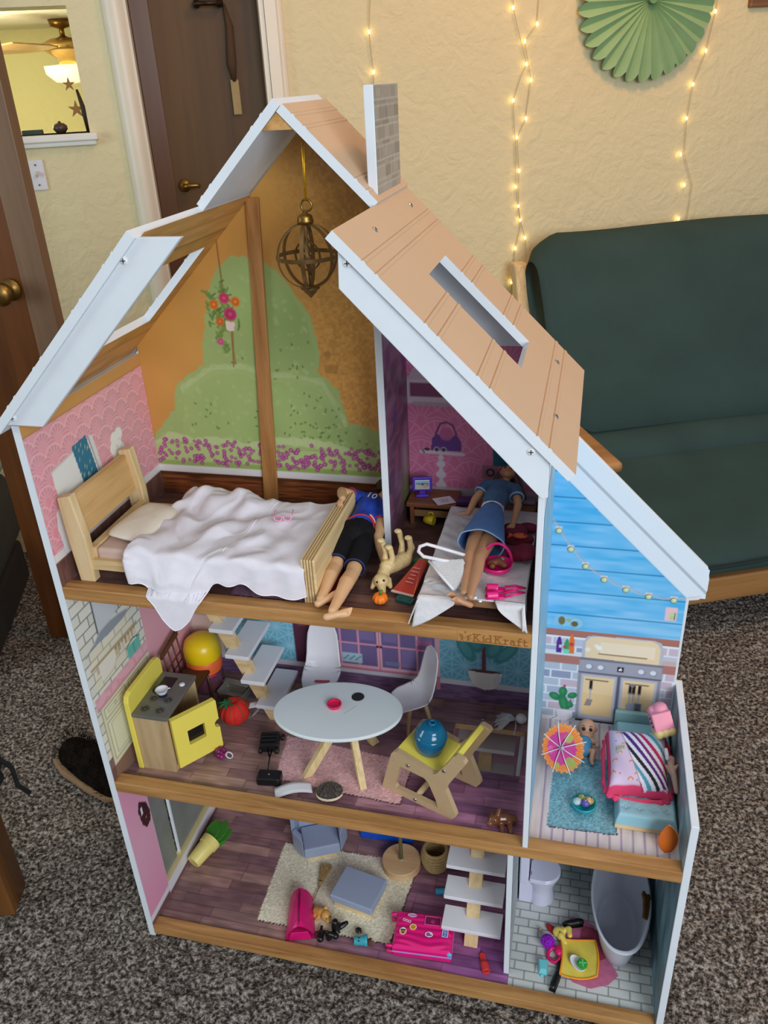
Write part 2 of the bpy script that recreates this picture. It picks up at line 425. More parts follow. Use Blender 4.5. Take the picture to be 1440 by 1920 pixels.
for k in range(5):
    a = 2*pi*k/5+pi-0.1; m = MB(); m.xf(Matrix())
    m.prism([(0.10, -0.025), (0.20, -0.05), (0.50, -0.06), (0.53, 0), (0.50, 0.06), (0.20, 0.05), (0.10, 0.025)], lambda u, v, t, a=a: (u*cos(a)-v*sin(a), u*sin(a)+v*cos(a), t+v*0.15), -0.125, -0.119)
    m.build('blade', M_blade, cf)
m = MB(); m.lathe([(0.045, -0.19), (0.115, -0.195), (0.11, -0.23), (0.07, -0.265), (0.0, -0.275)]); m.build('bowl_shade', mat('frosted_glass', (250, 240, 190), 0.5, emit=0.9), cf, smooth=True)
m = MB(); m.tube([(0.05, -0.06, -0.20), (0.055, -0.065, -0.38)], 0.003, 6); m.ell((0.055, -0.065, -0.39), (0.007, 0.007, 0.014)); m.build('pull_chain', M_brass, cf, smooth=True)
kl = bpy.data.lights.new('far_room_lamp', 'POINT'); kl.energy = 30; kl.color = (1.0, 0.90, 0.62); kl.shadow_soft_size = 0.15
ko = bpy.data.objects.new('far_room_lamp', kl); COL.objects.link(ko); ko.location = rp(-0.75, 2.9, 1.55)
# ledge clutter
t = thing('round_bowl', 'small dark round bowl on the white ledge', 'bowl', rp(-0.13, D0+0.06, 1.42), (0, 0, RA))
m = MB(); m.lathe([(0, 0), (0.012, 0), (0.022, 0.012), (0.021, 0.022), (0.012, 0.029), (0, 0.030)]); m.build('body', mat('dark_stoneware', (74, 58, 44), 0.4), t, smooth=True)
m = MB(); m.lathe([(0.0, 0.029), (0.006, 0.030), (0.004, 0.034), (0, 0.036)]); m.build('knob', MATS['dark_stoneware'], t, smooth=True)
m = MB(); m.box(-0.03, -0.015, 0, 0.03, 0.015, 0.014); tag(m.build('small_box', mat('dark_green_card', (52, 66, 52), 0.5), loc=rp(-0.215, D0+0.06, 1.42), bevel=0.002), 'flat dark green box at the left end of the white ledge', 'box').rotation_euler = (0, 0, RA)
t = thing('wooden_stand', 'dark carved wooden stand with star ornaments at the opening edge', 'ornament', rp(-0.075, D0+0.09, 1.42), (0, 0, RA))
m = MB(); m.tube([(0.03, 0, 0), (0.022, 0, 0.06), (0.012, 0, 0.12)], [0.012, 0.009, 0.004], 8); m.build('stem', mat('dark_wood_ornament', (64, 40, 20), 0.6), t, smooth=True)
for (x, z, r) in ((0.0, 0.065, 0.026), (-0.008, 0.135, 0.020)):
    m = MB(); p = []
    for k in range(10):
        a = 2*pi*k/10+0.3; q = r if k % 2 == 0 else r*0.36; p.append((x+q*cos(a), z+q*sin(a)))
    m.prism(p, lambda u, v, t_: (u, t_, v), -0.004, 0.004); m.build('star', mat('star_wood', (150, 104, 44), 0.6), t)

# light switch
t = thing('light_switch', 'white toggle light switch on the cream wall', 'switch', rp(-0.217, D0, 1.308), (0, 0, RA))
m = MB(); m.box(-0.024, -0.006, -0.044, 0.024, 0.001, 0.044); m.build('plate', M_wplas, t, bevel=0.003)
m = MB(); m.obox((0.001, -0.012, 0.004), (0.007, 0.018, 0.010), (0.5, 0, 0)); m.build('toggle', mat('toggle_plastic', (205, 200, 188), 0.4), t, bevel=0.001)
for z in (-0.028, 0.03): m = MB(); m.cyl((0, -0.0075, z), (0, -0.005, z), 0.003, n=10); m.build('screw', M_chrome, t)

# picture frame, top right
t = thing('picture_frame', 'brown wooden picture frame high on the wall at the right', 'picture', rp(2.45, D0, 1.95), (0, 0, RA))
M_frame = wood('frame_wood', (110, 74, 40), (140, 98, 58), 'X', 20)
for a in [(-0.31, -0.27, 0.31, -0.24), (-0.31, 0.24, 0.31, 0.27), (-0.31, -0.24, -0.28, 0.24), (0.28, -0.24, 0.31, 0.24)]:
    m = MB(); m.box(a[0], -0.02, a[1], a[2], 0, a[3]); m.build('frame_bar', M_frame, t, bevel=0.004)
m = MB(); m.box(-0.28, -0.008, -0.24, 0.28, -0.002, 0.24); m.build('picture', mat('picture_print', (196, 146, 112), 0.5, 0.2, 6), t)

# pleated paper fan
t = thing('paper_fan', 'pale green pleated round paper fan hanging on the wall', 'decoration', rp(1.770, D0-0.035, 1.712), (0, 0, RA))
NF = 30
def fan_pt(i, j):
    a = 2*pi*i; k = (i*NF) % 1.0; sc = abs(sin(pi*k))
    R_ = 0.236*(0.90+0.10*sc**0.6); r = 0.012+(R_-0.012)*j
    y = (0.5-abs(k-0.5))*2*(0.006+0.022*j)-0.016*j*(1-j)
    return (r*cos(a), y-0.012, r*sin(a))
m = MB(); m.grid(fan_pt, NF*8, 9); m.build('pleated_paper', mat('green_tissue', (152, 186, 138), 0.8, 0.05, 14, sub=0.0), t)
m = MB(); m.cyl((0, -0.03, 0), (0, 0.02, 0), 0.013, n=20); m.build('center_disc', mat('green_card', (110, 150, 100), 0.8), t)

# fairy lights
M_bulb = mat('lit_bulb', (255, 214, 120), 0.4, 0.0, 10, emit=12.0)
M_wire = mat('copper_wire', (188, 170, 130), 0.45)
def strand(label, pts, bulbs):
    t = thing('string_lights', label, 'string lights', rp(pts[0][0], D0-0.012, pts[0][1]), (0, 0, RA), 'warm fairy lights on the wall')
    o = pts[0]; m = MB(); P = []
    for (s, z) in pts: P.append((s-o[0], rng.uniform(-0.003, 0.003), z-o[1]))
    m.tube(P, 0.0011, 5); m.build('wire', M_wire, t, smooth=True)
    for (s, z) in bulbs:
        m = MB(); m.ell((0, 0, 0), (0.0037, 0.0037, 0.006), nu=10, nv=7); b = m.build('bulb', M_bulb, t, smooth=True, loc=(s-o[0], 0, z-o[1]))
strand('short string of two warm fairy lights above the grey brick chimney', [(0.868, 1.80), (0.853, 1.657), (0.862, 1.546), (0.858, 1.45)], [(0.853, 1.657), (0.862, 1.546)])
A = [(1.32, 1.706), (1.352, 1.60), (1.370, 1.547), (1.350, 1.51), (1.328, 1.443), (1.340, 1.286), (1.344, 1.173), (1.366, 1.04), (1.349, 0.966), (1.338, 0.847), (1.332, 0.70)]
strand('left string of the fairy light pair beside the green futon', [(1.318, 1.80)]+A, [A[0], A[2], A[4], A[6], A[8], A[9]])
B = [(1.402, 1.659), (1.362, 1.612), (1.387, 1.500), (1.374, 1.386), (1.344, 1.330), (1.355, 1.224), (1.356, 1.109), (1.364, 1.062), (1.384, 1.0), (1.396, 0.890), (1.364, 0.791), (1.36, 0.70)]
strand('right string of the fairy light pair beside the green futon', [(1.41, 1.80)]+B, B[:-1])
R_ = [(2.02, 1.673), (2.002, 1.56), (1.969, 1.461), (1.959, 1.356), (1.964, 1.241), (2.009, 1.138), (2.006, 1.023), (2.008, 0.92)]
strand('string of fairy lights under the green paper fan', [(2.03, 1.80)]+R_, [(2.02, 1.673), (2.002, 1.56), (1.969, 1.461), (1.959, 1.356), (1.952, 1.241), (1.979, 1.138), (1.972, 1.023)])

# futon sofa
ft = thing('futon_sofa', 'dark green futon sofa on an oak frame against the wall', 'sofa', rp(1.2, 0.66, -0.007), (0, 0, RA))
def fl(s, d, z): return (s-1.2, d-0.66, z+0.007)
def fbox(m, a, b): p, q = fl(*a), fl(*b); m.box(p[0], p[1], p[2], q[0], q[1], q[2])
m = MB(); fbox(m, (1.22, 0.664, 0.098), (3.4, 0.70, 0.182)); m.build('front_rail', M_oak, ft, bevel=0.006)
for s0 in (1.165, 3.29):
    m = MB(); fbox(m, (s0, 0.655, 0.570), (s0+0.125, 1.60, 0.602)); m.build('armrest', M_oak, ft, bevel=0.014, seg=3)
    m = MB(); fbox(m, (s0+0.03, 0.69, 0.0), (s0+0.095, 0.76, 0.571)); m.build('leg', M_oak, ft, bevel=0.006)
    m = MB(); fbox(m, (s0+0.03, 1.50, 0.0), (s0+0.095, 1.57, 0.571)); m.build('leg', M_oak, ft, bevel=0.006)
    m = MB(); fbox(m, (s0+0.04, 0.75, 0.12), (s0+0.085, 1.52, 0.20)); m.build('side_rail', M_oak, ft, bevel=0.006)
for s0 in (1.315, 3.20):
    m = MB(); m.prism([(1.40, 0.30), (1.46, 0.30), (1.70, 0.93), (1.64, 0.93)], lambda u, v, t_: fl(t_, u, v), s0, s0+0.05); m.build('back_post', M_birch, ft, bevel=0.008)
def green_fabric():
    return mat('green_futon_cover', (54, 74, 72), 0.92, 0.10, 5, bump=0.5, bscale=500, spec=0.15)
MG = green_fabric()
def cushion(name, poly, s0, s1, amp, seed):
    """quilted pad: closed profile swept along the sofa with rounded ends and soft lumps"""
    n = len(poly); P = []
    c = Vector((sum(p[0] for p in poly)/n, sum(p[1] for p in poly)/n))
    # resample, round the corners
    pts = []
    for i in range(n):
        a, b = Vector(poly[i]), Vector(poly[(i+1) % n]); k = max(2, int((b-a).length/0.03))
        for j in range(k): pts.append(a.lerp(b, j/k))
    for _ in range(5): pts = [(pts[i-1]+pts[i]*2+pts[(i+1) % len(pts)])/4 for i in range(len(pts))]
    K = 70; m = MB()
    def f(i, j):
        p = pts[int(round(i*len(pts))) % len(pts)]; e = min(j, 1-j)*(s1-s0)
        q = 0.62+0.38*min(1, (e/0.10))**0.5 if e < 0.10 else 1.0
        x = c+(p-c)*q; s_ = s0+(s1-s0)*j
        w_ = (mnoise.noise(Vector((s_*2.2, x.x*3, x.y*3+seed)))*amp+mnoise.noise(Vector((s_*1.2, x.x*9, x.y*16+seed)))*amp*0.5)
        d = (x-c).normalized(); x = x+d*w_
        return fl(s_, x.x, x.y)
    m.grid(f, len(pts), K); b = len(m.v)
    k = len(pts)+1
    m.f.append(list(range(k-1))); m.mi.append(0); m.f.append([K*k+i for i in range(k-1)][::-1]); m.mi.append(0)
    return m.build(name, MG, ft, smooth=True)
cushion('seat_cushion', [(0.63, 0.185), (1.25, 0.20), (1.22, 0.395), (1.10, 0.37), (0.90, 0.315), (0.70, 0.275), (0.63, 0.265)], 1.315, 3.26, 0.008, 1)
cushion('fold_roll', [(1.10, 0.36), (1.24, 0.30), (1.31, 0.40), (1.26, 0.465), (1.17, 0.44)], 1.32, 3.25, 0.008, 5)
cushion('back_cushion', [(1.19, 0.44), (1.33, 0.36), (1.72, 0.94), (1.70, 1.02), (1.60, 1.05), (1.50, 1.01)], 1.35, 3.26, 0.012, 9)
m = MB(); m.tube([fl(1.36+i*0.045, 0.622, 0.250+0.003*sin(i*0.8)) for i in range(42)], 0.004, 6); m.build('piping', mat('dark_piping', (24, 40, 40), 0.9), ft, smooth=True)

# open brown door at the left and the bed beyond it
A0, B0 = Vector((-0.8066, 0.8772, -0.007)), Vector((-0.5508, 0.9221, -0.007))
ang = math.atan2(B0.y-A0.y, B0.x-A0.x); Ld = (B0-A0).length
dr = thing('door_2', 'open stained brown door with a brass knob', 'door', A0, (0, 0, ang)); del dr['category']; dr['kind'] = 'structure'
m = MB(); m.box(0, 0.0, 0.008, Ld-0.068, 0.040, 2.2); m.build('door_leaf', M_darkdoor, dr)
m = MB(); m.box(Ld-0.068, -0.006, 0.008, Ld, 0.040, 2.2); m.build('door_edge', wood('door_edge_wood', (104, 76, 54), (128, 98, 72), 'Z', 9, 0.4), dr, bevel=0.003)
m = MB(); m.cyl((0.157, 0.0, 1.10), (0.157, -0.008, 1.10), 0.028, n=24); m.lathe([(0.010, 0), (0.010, 0.025), (0.026, 0.035), (0.030, 0.05), (0.022, 0.062), (0, 0.064)], (0.157, -0.006, 1.10), (0, -1, 0)); m.build('door_knob', M_brass, dr, smooth=True)
t = thing('bed', 'low bed with dark grey bedding behind the brown door', 'bed', (-1.32, 0.66, -0.007), (0, 0, RA))
m = MB(); m.box(-0.45, -0.18, 0, 0.42, 0.42, 0.16); m.build('base', mat('bed_base', (40, 36, 34), 0.8), t, bevel=0.02)
m = MB(); m.box(-0.47, -0.2, 0.17, 0.45, 0.45, 0.44); m.build('blanket', mat('charcoal_blanket', (62, 62, 60), 0.95, 0.15, 8, bump=0.6, bscale=80), t, bevel=0.08, seg=4, smooth=True)
def pillow_fn(w_, d_, h, lump=0.0, seed=0):
    def f(i, j):
        a, b = 2*pi*i, (j-0.5)*pi
        e = 0.35; q = lambda x, p: math.copysign(abs(x)**p, x)
        x = w_/2*q(cos(a), e)*cos(b)**0.55; y = d_/2*q(sin(a), e)*cos(b)**0.55; z = h/2*sin(b)*(1-0.25*(abs(2*x/w_)**3+abs(2*y/d_)**3))
        if lump: n = mnoise.noise(Vector((x*30, y*30, z*30+seed)))*lump; z += n
        return (x, y, z)
    return f
m = MB(); m.grid(pillow_fn(0.30, 0.40, 0.15), 40, 16); o = tag(m.build('pillow', mat('mint_pillow', (158, 182, 162), 0.9, 0.08, 10), smooth=True, loc=(-1.10, 0.98, 0.512)), 'pale mint pillow on the dark bed behind the brown door', 'pillow'); o.rotation_euler = (0, 0, 0.4)

# slipper and the wooden furniture corner at the left edge
t = thing('slipper', 'dark furry slipper with a tan sole on the carpet beside the dollhouse', 'shoe', (-0.345, 0.372, -0.003), (0, 0, -0.45))
sole = [(-0.135, -0.02), (-0.125, 0.032), (-0.09, 0.052), (-0.02, 0.050), (0.06, 0.046), (0.12, 0.03), (0.13, -0.01), (0.10, -0.04), (0.03, -0.05), (-0.07, -0.056), (-0.12, -0.046)]
m = MB(); m.prism(sole, lambda u, v, t_: (u, v, t_), 0, 0.020); m.build('sole', mat('tan_suede', (150, 116, 84), 0.9, 0.1, 50), t, bevel=0.006)
m = MB(); m.cap_limb([(-0.085, 0, 0.028), (0.0, 0, 0.035), (0.09, 0, 0.03)], [0.042, 0.046, 0.038]); m.build('fur_upper', mat('black_fur', (26, 20, 16), 1.0, 0.5, 60, bump=1.0, bscale=300, spec=0.1), t, remesh=0.006, sm=2)
nr = random.Random(4); m = MB()
for k in range(900):
    a, b = nr.uniform(0, 2*pi), nr.uniform(0.1, 1.5); x = nr.uniform(-0.12, 0.12); p = Vector((x, 0.045*cos(a)*cos(b*0.2), 0.03+0.045*abs(sin(a))))
    if p.z < 0.02: continue
    d = Vector((nr.uniform(-.5, .5), p.y*20, 0.8+nr.uniform(-.3, .3))).normalized()*nr.uniform(0.008, 0.018); x_, y_, _ = frame(d)
    m.add([p+x_*0.0012, p-x_*0.0012, p+d], [(0, 1, 2)])
o = m.build('fur_tufts', MATS['black_fur'], t); o['kind'] = 'stuff'
t = thing('side_cabinet', 'brown wooden cabinet corner at the left edge of the carpet', 'cabinet', (-0.335, 0.01, -0.007), (0, 0, 0.30))
MC = wood('cabinet_wood', (84, 50, 20), (122, 78, 36), 'Z', 12, 0.35)
m = MB(); m.box(-0.22, -0.036, 0, 0.020, 0.036, 0.30); m.build('side_panel', MC, t, bevel=0.003)
m = MB(); m.box(-0.24, -0.044, 0.30, 0.026, 0.044, 0.315); m.build('top', MC, t, bevel=0.004)
m = MB(); m.box(0.014, -0.014, 0.01, 0.0235, 0.034, 0.28); m.build('corner_post', wood('cabinet_wood_dark', (66, 38, 14), (98, 60, 26), 'Z', 12, 0.35), t, bevel=0.002)
t = thing('black_bag', 'black fabric bag hanging on the brown cabinet corner', 'bag', (-0.41, 0.115, 0.33))
nr = random.Random(8); m = MB()
for k in range(14): m.ell((nr.uniform(-.10, .05), nr.uniform(-.02, .03), nr.uniform(-.09, .03)), (nr.uniform(.025, .045), .03, nr.uniform(.02, .04)), (nr.uniform(-1, 1), nr.uniform(-1, 1), 0))
m.build('body', mat('black_fabric', (12, 11, 11), 0.9, 0.3, 30), t, remesh=0.006, sm=4)
m = MB(); m.tube([(0.05, 0, -0.02), (0.075, 0.01, -0.06), (0.085, 0.0, -0.10), (0.10, 0.01, -0.13)], 0.005, 8); m.build('strap', MATS['black_fabric'], t, smooth=True)
# ---------------------------------------------------------------- the dollhouse shell
H = thing('dollhouse', 'tall wooden open-front dollhouse with white gables and tan roof on the carpet', 'dollhouse', (0, 0, 0))
X1, X1R, TW, DP, DW = 0.7428, 0.7515, 0.012, 0.35, 0.33
F1, F2, F3, FW = 0.015, 0.407, 0.836, 0.405
CS = math.sqrt(0.5)
def slab(name, boxes, mt=M_white, bevel=0.0012, parent=H):
    m = MB()
    for b in boxes: m.box(*b)
    return m.build(name, mt, parent, bevel=bevel)
# side walls, dividers, floors, backs
LW = slab('side_wall', [(0, 0, -0.007, TW, 0.08, 1.1112), (0, 0.30, -0.007, TW, DP, 1.1112), (0, 0.08, -0.007, TW, 0.30, 0.055), (0, 0.08, 0.398, TW, 0.30, 1.1112)], M_cool, 0)
RW = slab('wing_wall', [(0.988, 0, -0.007, 1.0, 0.344, 0.5225)], M_cool)
DV = slab('divider_wall', [(X1, 0, 0.4212, X1R, DP, 1.10)], M_cool)
LD = slab('bath_divider', [(0.716, 0.05, F1, 0.726, DP, 0.395)], M_cool)
AD = slab('attic_divider', [(0.489, 0.195, F3, 0.500, DP, 1.345)], M_cool)
m = MB(); m.prism([(0, -0.007), (0.755, -0.007), (0.755, 1.09), (0.375, 1.475), (0, 1.105)], lambda u, v, t: (u, t, v), DP, DP+0.008); BW = m.build('back_wall', M_white, H)
m = MB(); m.prism([(X1R, 0.36), (0.987, 0.36), (0.989, 0.705), (1.004, 0.708), (1.012, 0.716), (1.016, 0.728), (1.016, 0.752), (1.012, 0.772), (0.76, 1.024), (X1R, 1.024)], lambda u, v, t: (u, t, v), DW, DW+0.009); WB = m.build('wing_back_wall', M_white, H, bevel=0.001)
slab('bath_back_wall', [(X1R, DW+0.001, -0.007, 0.988, DW+0.009, 0.36)])
FL1 = slab('floor_board', [(TW, 0.022, 0, 0.988, DP, F1)], bevel=0)
HX0, HX1, HY0, HY1 = 0.590, 0.724, 0.166, 0.281
FL2 = slab('floor_board', [(TW, 0.022, 0.395, X1R, HY0, F2), (TW, HY1, 0.395, X1R, DP, F2), (TW, HY0, 0.395, HX0, HY1, F2), (HX1, HY0, 0.395, X1R, HY1, F2)], wood('raw_board_edge', (176, 140, 96), (200, 166, 122), 'X', 80), 0)
FLW = slab('wing_floor_board', [(X1R, 0.022, 0.393, 0.988, DW, FW)], bevel=0)
FL3 = slab('floor_board', [(TW, 0.022, 0.824, X1, DP, F3)], bevel=0)
RL3 = slab('shelf_rail', [(TW, 0, 0.8164, X1, 0.0245, 0.8395)], M_rail, 0.0014)
RL2 = slab('shelf_rail', [(TW, -0.0002, 0.3981, 0.988, 0.0245, 0.4212)], M_rail, 0.0014)
RL1 = slab('shelf_rail', [(TW, 0, -0.0001, 0.988, 0.0245, 0.023)], M_rail, 0.0014)

# roof panels
TH = 0.0125
def roof(name, side, s0, s1, y0, y1, grooves=(), hole=None, lift=0.0):
    def fn(s, y, h):
        h = h+lift
        x = (-0.018+s*CS-h*CS) if side == 'L' else (0.787-s*CS+h*CS)
        z = (1.112 if side == 'L' else 1.0924)+s*CS+h*CS
        return (x, y, z)
    m = MB()
    def piece(a, b, ya, yb):
        top = [(a, 0.0)]
        for g in sorted(grooves):
            for o in (-0.0105, 0.0105):
                q = g+o
                if a < q-0.004 and q+0.004 < b: top += [(q-0.0036, 0), (q-0.0024, 0.0009), (q+0.0018, 0.0009), (q+0.0026, -0.001), (q+0.0036, 0)]
        top += [(b, 0.0)]
        prof = top+[(b, -TH), (a, -TH)]; k = len(prof)
        vs = [fn(s, ya, h) for s, h in prof]+[fn(s, yb, h) for s, h in prof]
        b0 = len(m.v); m.v.extend(vs)
        def face(ix, mi): m.f.append([b0+i for i in (ix if side == 'R' else ix[::-1])]); m.mi.append(mi)
        face(list(range(k)), 1); face(list(range(2*k-1, k-1, -1)), 1)
        for i in range(k):
            j = (i+1) % k; face([i, i+k, j+k, j], 0 if i < len(top)-1 else 1)
    if hole:
        a, b, ya, yb = hole
        piece(s0, s1, y0, ya); piece(s0, s1, yb, y1); piece(s0, a, ya, yb); piece(b, s1, ya, yb)
    else: piece(s0, s1, y0, y1)
    bm = m.build(name, [M_tan, M_cool], H)
    return bm, fn
sx = lambda x: (0.787-x)/CS
RGR = [sx(0.545), sx(0.615), sx(0.676), sx(0.748)]
LR, lfn = roof('roof_panel', 'L', 0, 0.376, -0.016, 0.384, [0.06, 0.14, 0.25, 0.33], (0.110, 0.280, 0.155, 0.310))
RR, rfn = roof('roof_panel', 'R', 0, 0.4016, -0.016, 0.384, RGR, (0.1146, 0.2885, 0.137, 0.262))
LU, _ = roof('roof_panel', 'L', 0.376, 0.5554, 0.187, 0.384, [0.40, 0.52], lift=0.0045)
RU, _ = roof('roof_panel', 'R', 0.4016, 0.5740, 0.187, 0.384, [sx(0.482), sx(0.402)], lift=0.0045)
# eave end boards (fascia), ridge block, post, chimney
def plate(name, poly, y0, y1, mt=M_cool, bevel=0.0012):
    m = MB(); m.prism(poly, lambda u, v, t: (u, t, v), y0, y1); return m.build(name, mt, H, bevel=bevel)
plate('fascia_board', [(-0.012, 1.1158), (0.0592, 1.1158), (0.3144, 1.3690), (0.2466, 1.3690)][::-1], -0.0095, -0.0005)
plate('fascia_board', [(0.5062, 1.3560), (0.5040, 1.3100), (0.7478, 1.0530), (0.7550, 1.0560), (0.7550, 1.1065)], -0.0095, -0.0005)
m = MB(); m.prism([(0.3525, 1.4705), (0.3985, 1.4705), (0.3752, 1.4925)], lambda u, v, t: (u, t, v), 0.190, 0.349); m.build('ridge_block', M_pine, H)
m = MB(); m.prism([(0.2200, 0.8370), (0.2480, 0.8370), (0.2745, 1.369), (0.2525, 1.369)], lambda u, v, t: (u, t, v), 0.3425, 0.3492); m.build('gable_post', wood('gable_post_wood', (150, 100, 52), (184, 132, 76), 'Z', 70, 0.5), H, bevel=0.001)
CHM = slab('chimney', [(0.4867, 0.2128, 1.375), (0.4867, 0.2128, 1.375)][:0]+[(0.4867, 0.2128, 1.376, 0.5005, 0.352, 1.518)], M_cool)
# screws
def screw_mesh():
    m = MB(); m.lathe([(0, -0.0022), (0.003, -0.0020), (0.0052, -0.0008), (0.0054, 0.0005)], (0, 0, 0), (0, 0, 1), 18)
    m.v = [(x, y, -z) for x, y, z in m.v]; m.f = [f[::-1] for f in m.f]
    m.cur = 1; m.box(-0.0030, -0.0006, 0.0019, 0.0030, 0.0006, 0.0025); m.box(-0.0006, -0.0030, 0.0019, 0.0006, 0.0030, 0.0025)
    return m
S0 = screw_mesh().build('screw', [M_whites, mat('screw_slot', (60, 62, 66), 0.5)], H, smooth=False)
S1 = screw_mesh().build('screw', [M_chrome, MATS['screw_slot']], H)
def put(o, loc, nrm, sc=1.0, first=[]):
    c = o if o.name not in first else o.copy()
    if c is not o: COL.objects.link(c)
    first.append(o.name); c.location = loc; c.rotation_euler = Vector(nrm).to_track_quat('Z', 'Y').to_euler(); c.scale = (sc,)*3
for x, z in ((0.2335, 1.342), (0.015, 1.1275), (0.5168, 1.339), (0.7325, 1.1170)): put(S0, (x, -0.0096, z), (0, -1, 0))
for x, y in ((0.4076, 0.27), (0.522, 0.32), (0.522, 0.104), (0.756, 0.094), (0.7465, 0.295)): put(S1, (x, y, 1.8794-x+0.0005), (1, 0, 1), 0.8)
put(S1, (0.640, 0.302, F2+0.0005), (0, 0, 1), 0.7)

# staircases
def stair(loc, axis, n, step, tread, label, band=(-0.013, 0.013), low=0.008, up=-0.022):
    dx, dz = step; M1 = Matrix.Rotation(axis, 4, 'Z')
    m = MB()
    st = MB().prism([(up+0.4*dx, 0.0), (low+0.4*dx, 0.0), (low+dx*n, dz*n-0.009), (up+dx*n, dz*n-0.009)], lambda u, v, t: (u, t, v), *band)
    o = st.build('staircase', M_birchx if axis else M_pine, H); o.location = loc; o.rotation_euler = (0, 0, axis); o['label'] = label
    first = None
    for k in range(n):
        if first is None:
            m = MB(); m.box(-tread[0]*0.42, -tread[1]/2, -0.009, tread[0]*0.58, tread[1]/2, 0); first = m.build('tread', M_wplas, o, bevel=0.0012); c = first
        else: c = first.copy(); COL.objects.link(c); c.parent = o
        c.location = (dx*k+0.012, 0, dz*(k+1)-0.001)
stair((0.6475, 0.099, F1), pi/2, 7, (0.032, 0.048), (0.050, 0.115), 'pale wood staircase with white treads on the lowest floor')
stair((0.252, 0.2575, F2), pi, 7, (0.0243, 0.057), (0.048, 0.115), 'wood staircase with white treads on the middle floor', (0.016, 0.034), 0.016, -0.008)

# frosted sliding panes in the lower left wall
M_frost = mat('frosted_pane', (134, 140, 134), 0.35, 0.12, 14, alpha=0.86)
for y0, y1 in ((0.081, 0.137), (0.150, 0.299)):
    m = MB(); m.box(0.0035, y0, 0.056, 0.0065, y1, 0.397); m.build('sliding_pane', M_frost, H)
m = MB(); m.box(0.003, 0.147, 0.056, 0.0085, 0.1505, 0.397); m.build('pane_edge', M_cool, H)
m = MB(); m.box(0.001, 0.0805, 0.0555, 0.0125, 0.2995, 0.066); m.build('window_sill', mat('cream_sill', (206, 192, 138), 0.5), H)

# ---------------------------------------------------------------- flat prints on the panels
def on_x(x): return lambda u, v: np.stack([np.full_like(u, x), u, v], 1)
def on_y(y): return lambda u, v: np.stack([u, np.full_like(u, y), v], 1)
def on_z(z): return lambda u, v: np.stack([u, v, np.full_like(u, z)], 1)
pr = np.random.default_rng(5)

def planks(c, u0, u1, v0, v1, wd, ln, tones, seed, ax=0):
    """printed floorboards: rows along u, staggered, each its own tone with grain streaks"""
    g = np.random.default_rng(seed); u, v = (c.u, c.v) if ax == 0 else (c.v, c.u)
    row = np.floor((v-v0)/wd).astype(int); off = g.random(400)[row % 400]*ln
    k = np.floor((u-u0+off)/ln).astype(int); idx = (row*37+k*101) % 997
    t = g.integers(0, len(tones), 997)[idx]; s = (g.random(997)-0.5)[idx]*0.14
    tn = np.asarray(tones, float)[t]*(1+s)[:, None]
    gr = (vnoise(u*0.12+idx*0.013, v, 260, seed)-0.5)*0.22+(vnoise(u*0.5, v, 90, seed+1)-0.5)*0.18
    msk = ((c.u >= u0) & (c.u <= u1) & (c.v >= v0) & (c.v <= v1)).astype(float) if ax == 0 else np.ones(len(u))
    c.c += (tn*(1+gr)[:, None]-c.c)*msk[:, None]
    dv = np.abs((v-v0)/wd-np.round((v-v0)/wd))*wd; du = np.abs((u-u0+off)/ln-np.round((u-u0+off)/ln))*ln
    c.c *= (1-0.22*msk*np.clip(1.2-np.minimum(dv, du)/0.0012, 0, 1))[:, None]

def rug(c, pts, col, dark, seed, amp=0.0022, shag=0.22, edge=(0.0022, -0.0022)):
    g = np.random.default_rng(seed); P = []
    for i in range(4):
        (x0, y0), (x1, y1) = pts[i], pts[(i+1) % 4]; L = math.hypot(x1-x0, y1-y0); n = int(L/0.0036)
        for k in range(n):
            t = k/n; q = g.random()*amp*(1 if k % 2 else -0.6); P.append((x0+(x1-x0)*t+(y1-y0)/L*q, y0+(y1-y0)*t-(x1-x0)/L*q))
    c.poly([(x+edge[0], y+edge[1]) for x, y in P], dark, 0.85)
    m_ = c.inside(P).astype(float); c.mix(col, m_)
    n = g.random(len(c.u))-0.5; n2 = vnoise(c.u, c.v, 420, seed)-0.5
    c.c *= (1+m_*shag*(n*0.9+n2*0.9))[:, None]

PL2 = [(152, 118, 112), (136, 102, 102), (164, 130, 120), (144, 112, 108), (128, 96, 100)]
PLP = [(128, 88, 116), (112, 74, 108), (144, 104, 128), (120, 84, 110), (104, 70, 100)]
def floor_tone(c, s):
    k = np.clip((c.u-0.30)/0.35, 0, 1)*np.clip((0.33-c.v)/0.2, 0, 1)*s
    c.c += (c.c*np.array([0.98, 0.86, 1.14])-c.c)*k[:, None]
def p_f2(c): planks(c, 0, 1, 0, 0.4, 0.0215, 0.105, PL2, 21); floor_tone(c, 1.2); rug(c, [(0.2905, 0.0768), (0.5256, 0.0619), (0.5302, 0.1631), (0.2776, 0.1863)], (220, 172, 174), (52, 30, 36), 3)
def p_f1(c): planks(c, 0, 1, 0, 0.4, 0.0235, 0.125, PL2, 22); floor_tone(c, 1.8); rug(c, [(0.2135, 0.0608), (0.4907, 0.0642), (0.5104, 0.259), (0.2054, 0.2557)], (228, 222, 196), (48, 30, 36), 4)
def p_f3(c): planks(c, 0, 1, 0, 0.4, 0.0215, 0.115, [(100, 70, 64), (88, 60, 56), (112, 82, 72), (94, 66, 64)], 23); rug(c, [(0.285, 0.030), (0.462, 0.030), (0.468, 0.20), (0.28, 0.20)], (134, 100, 124), (44, 26, 30), 6)
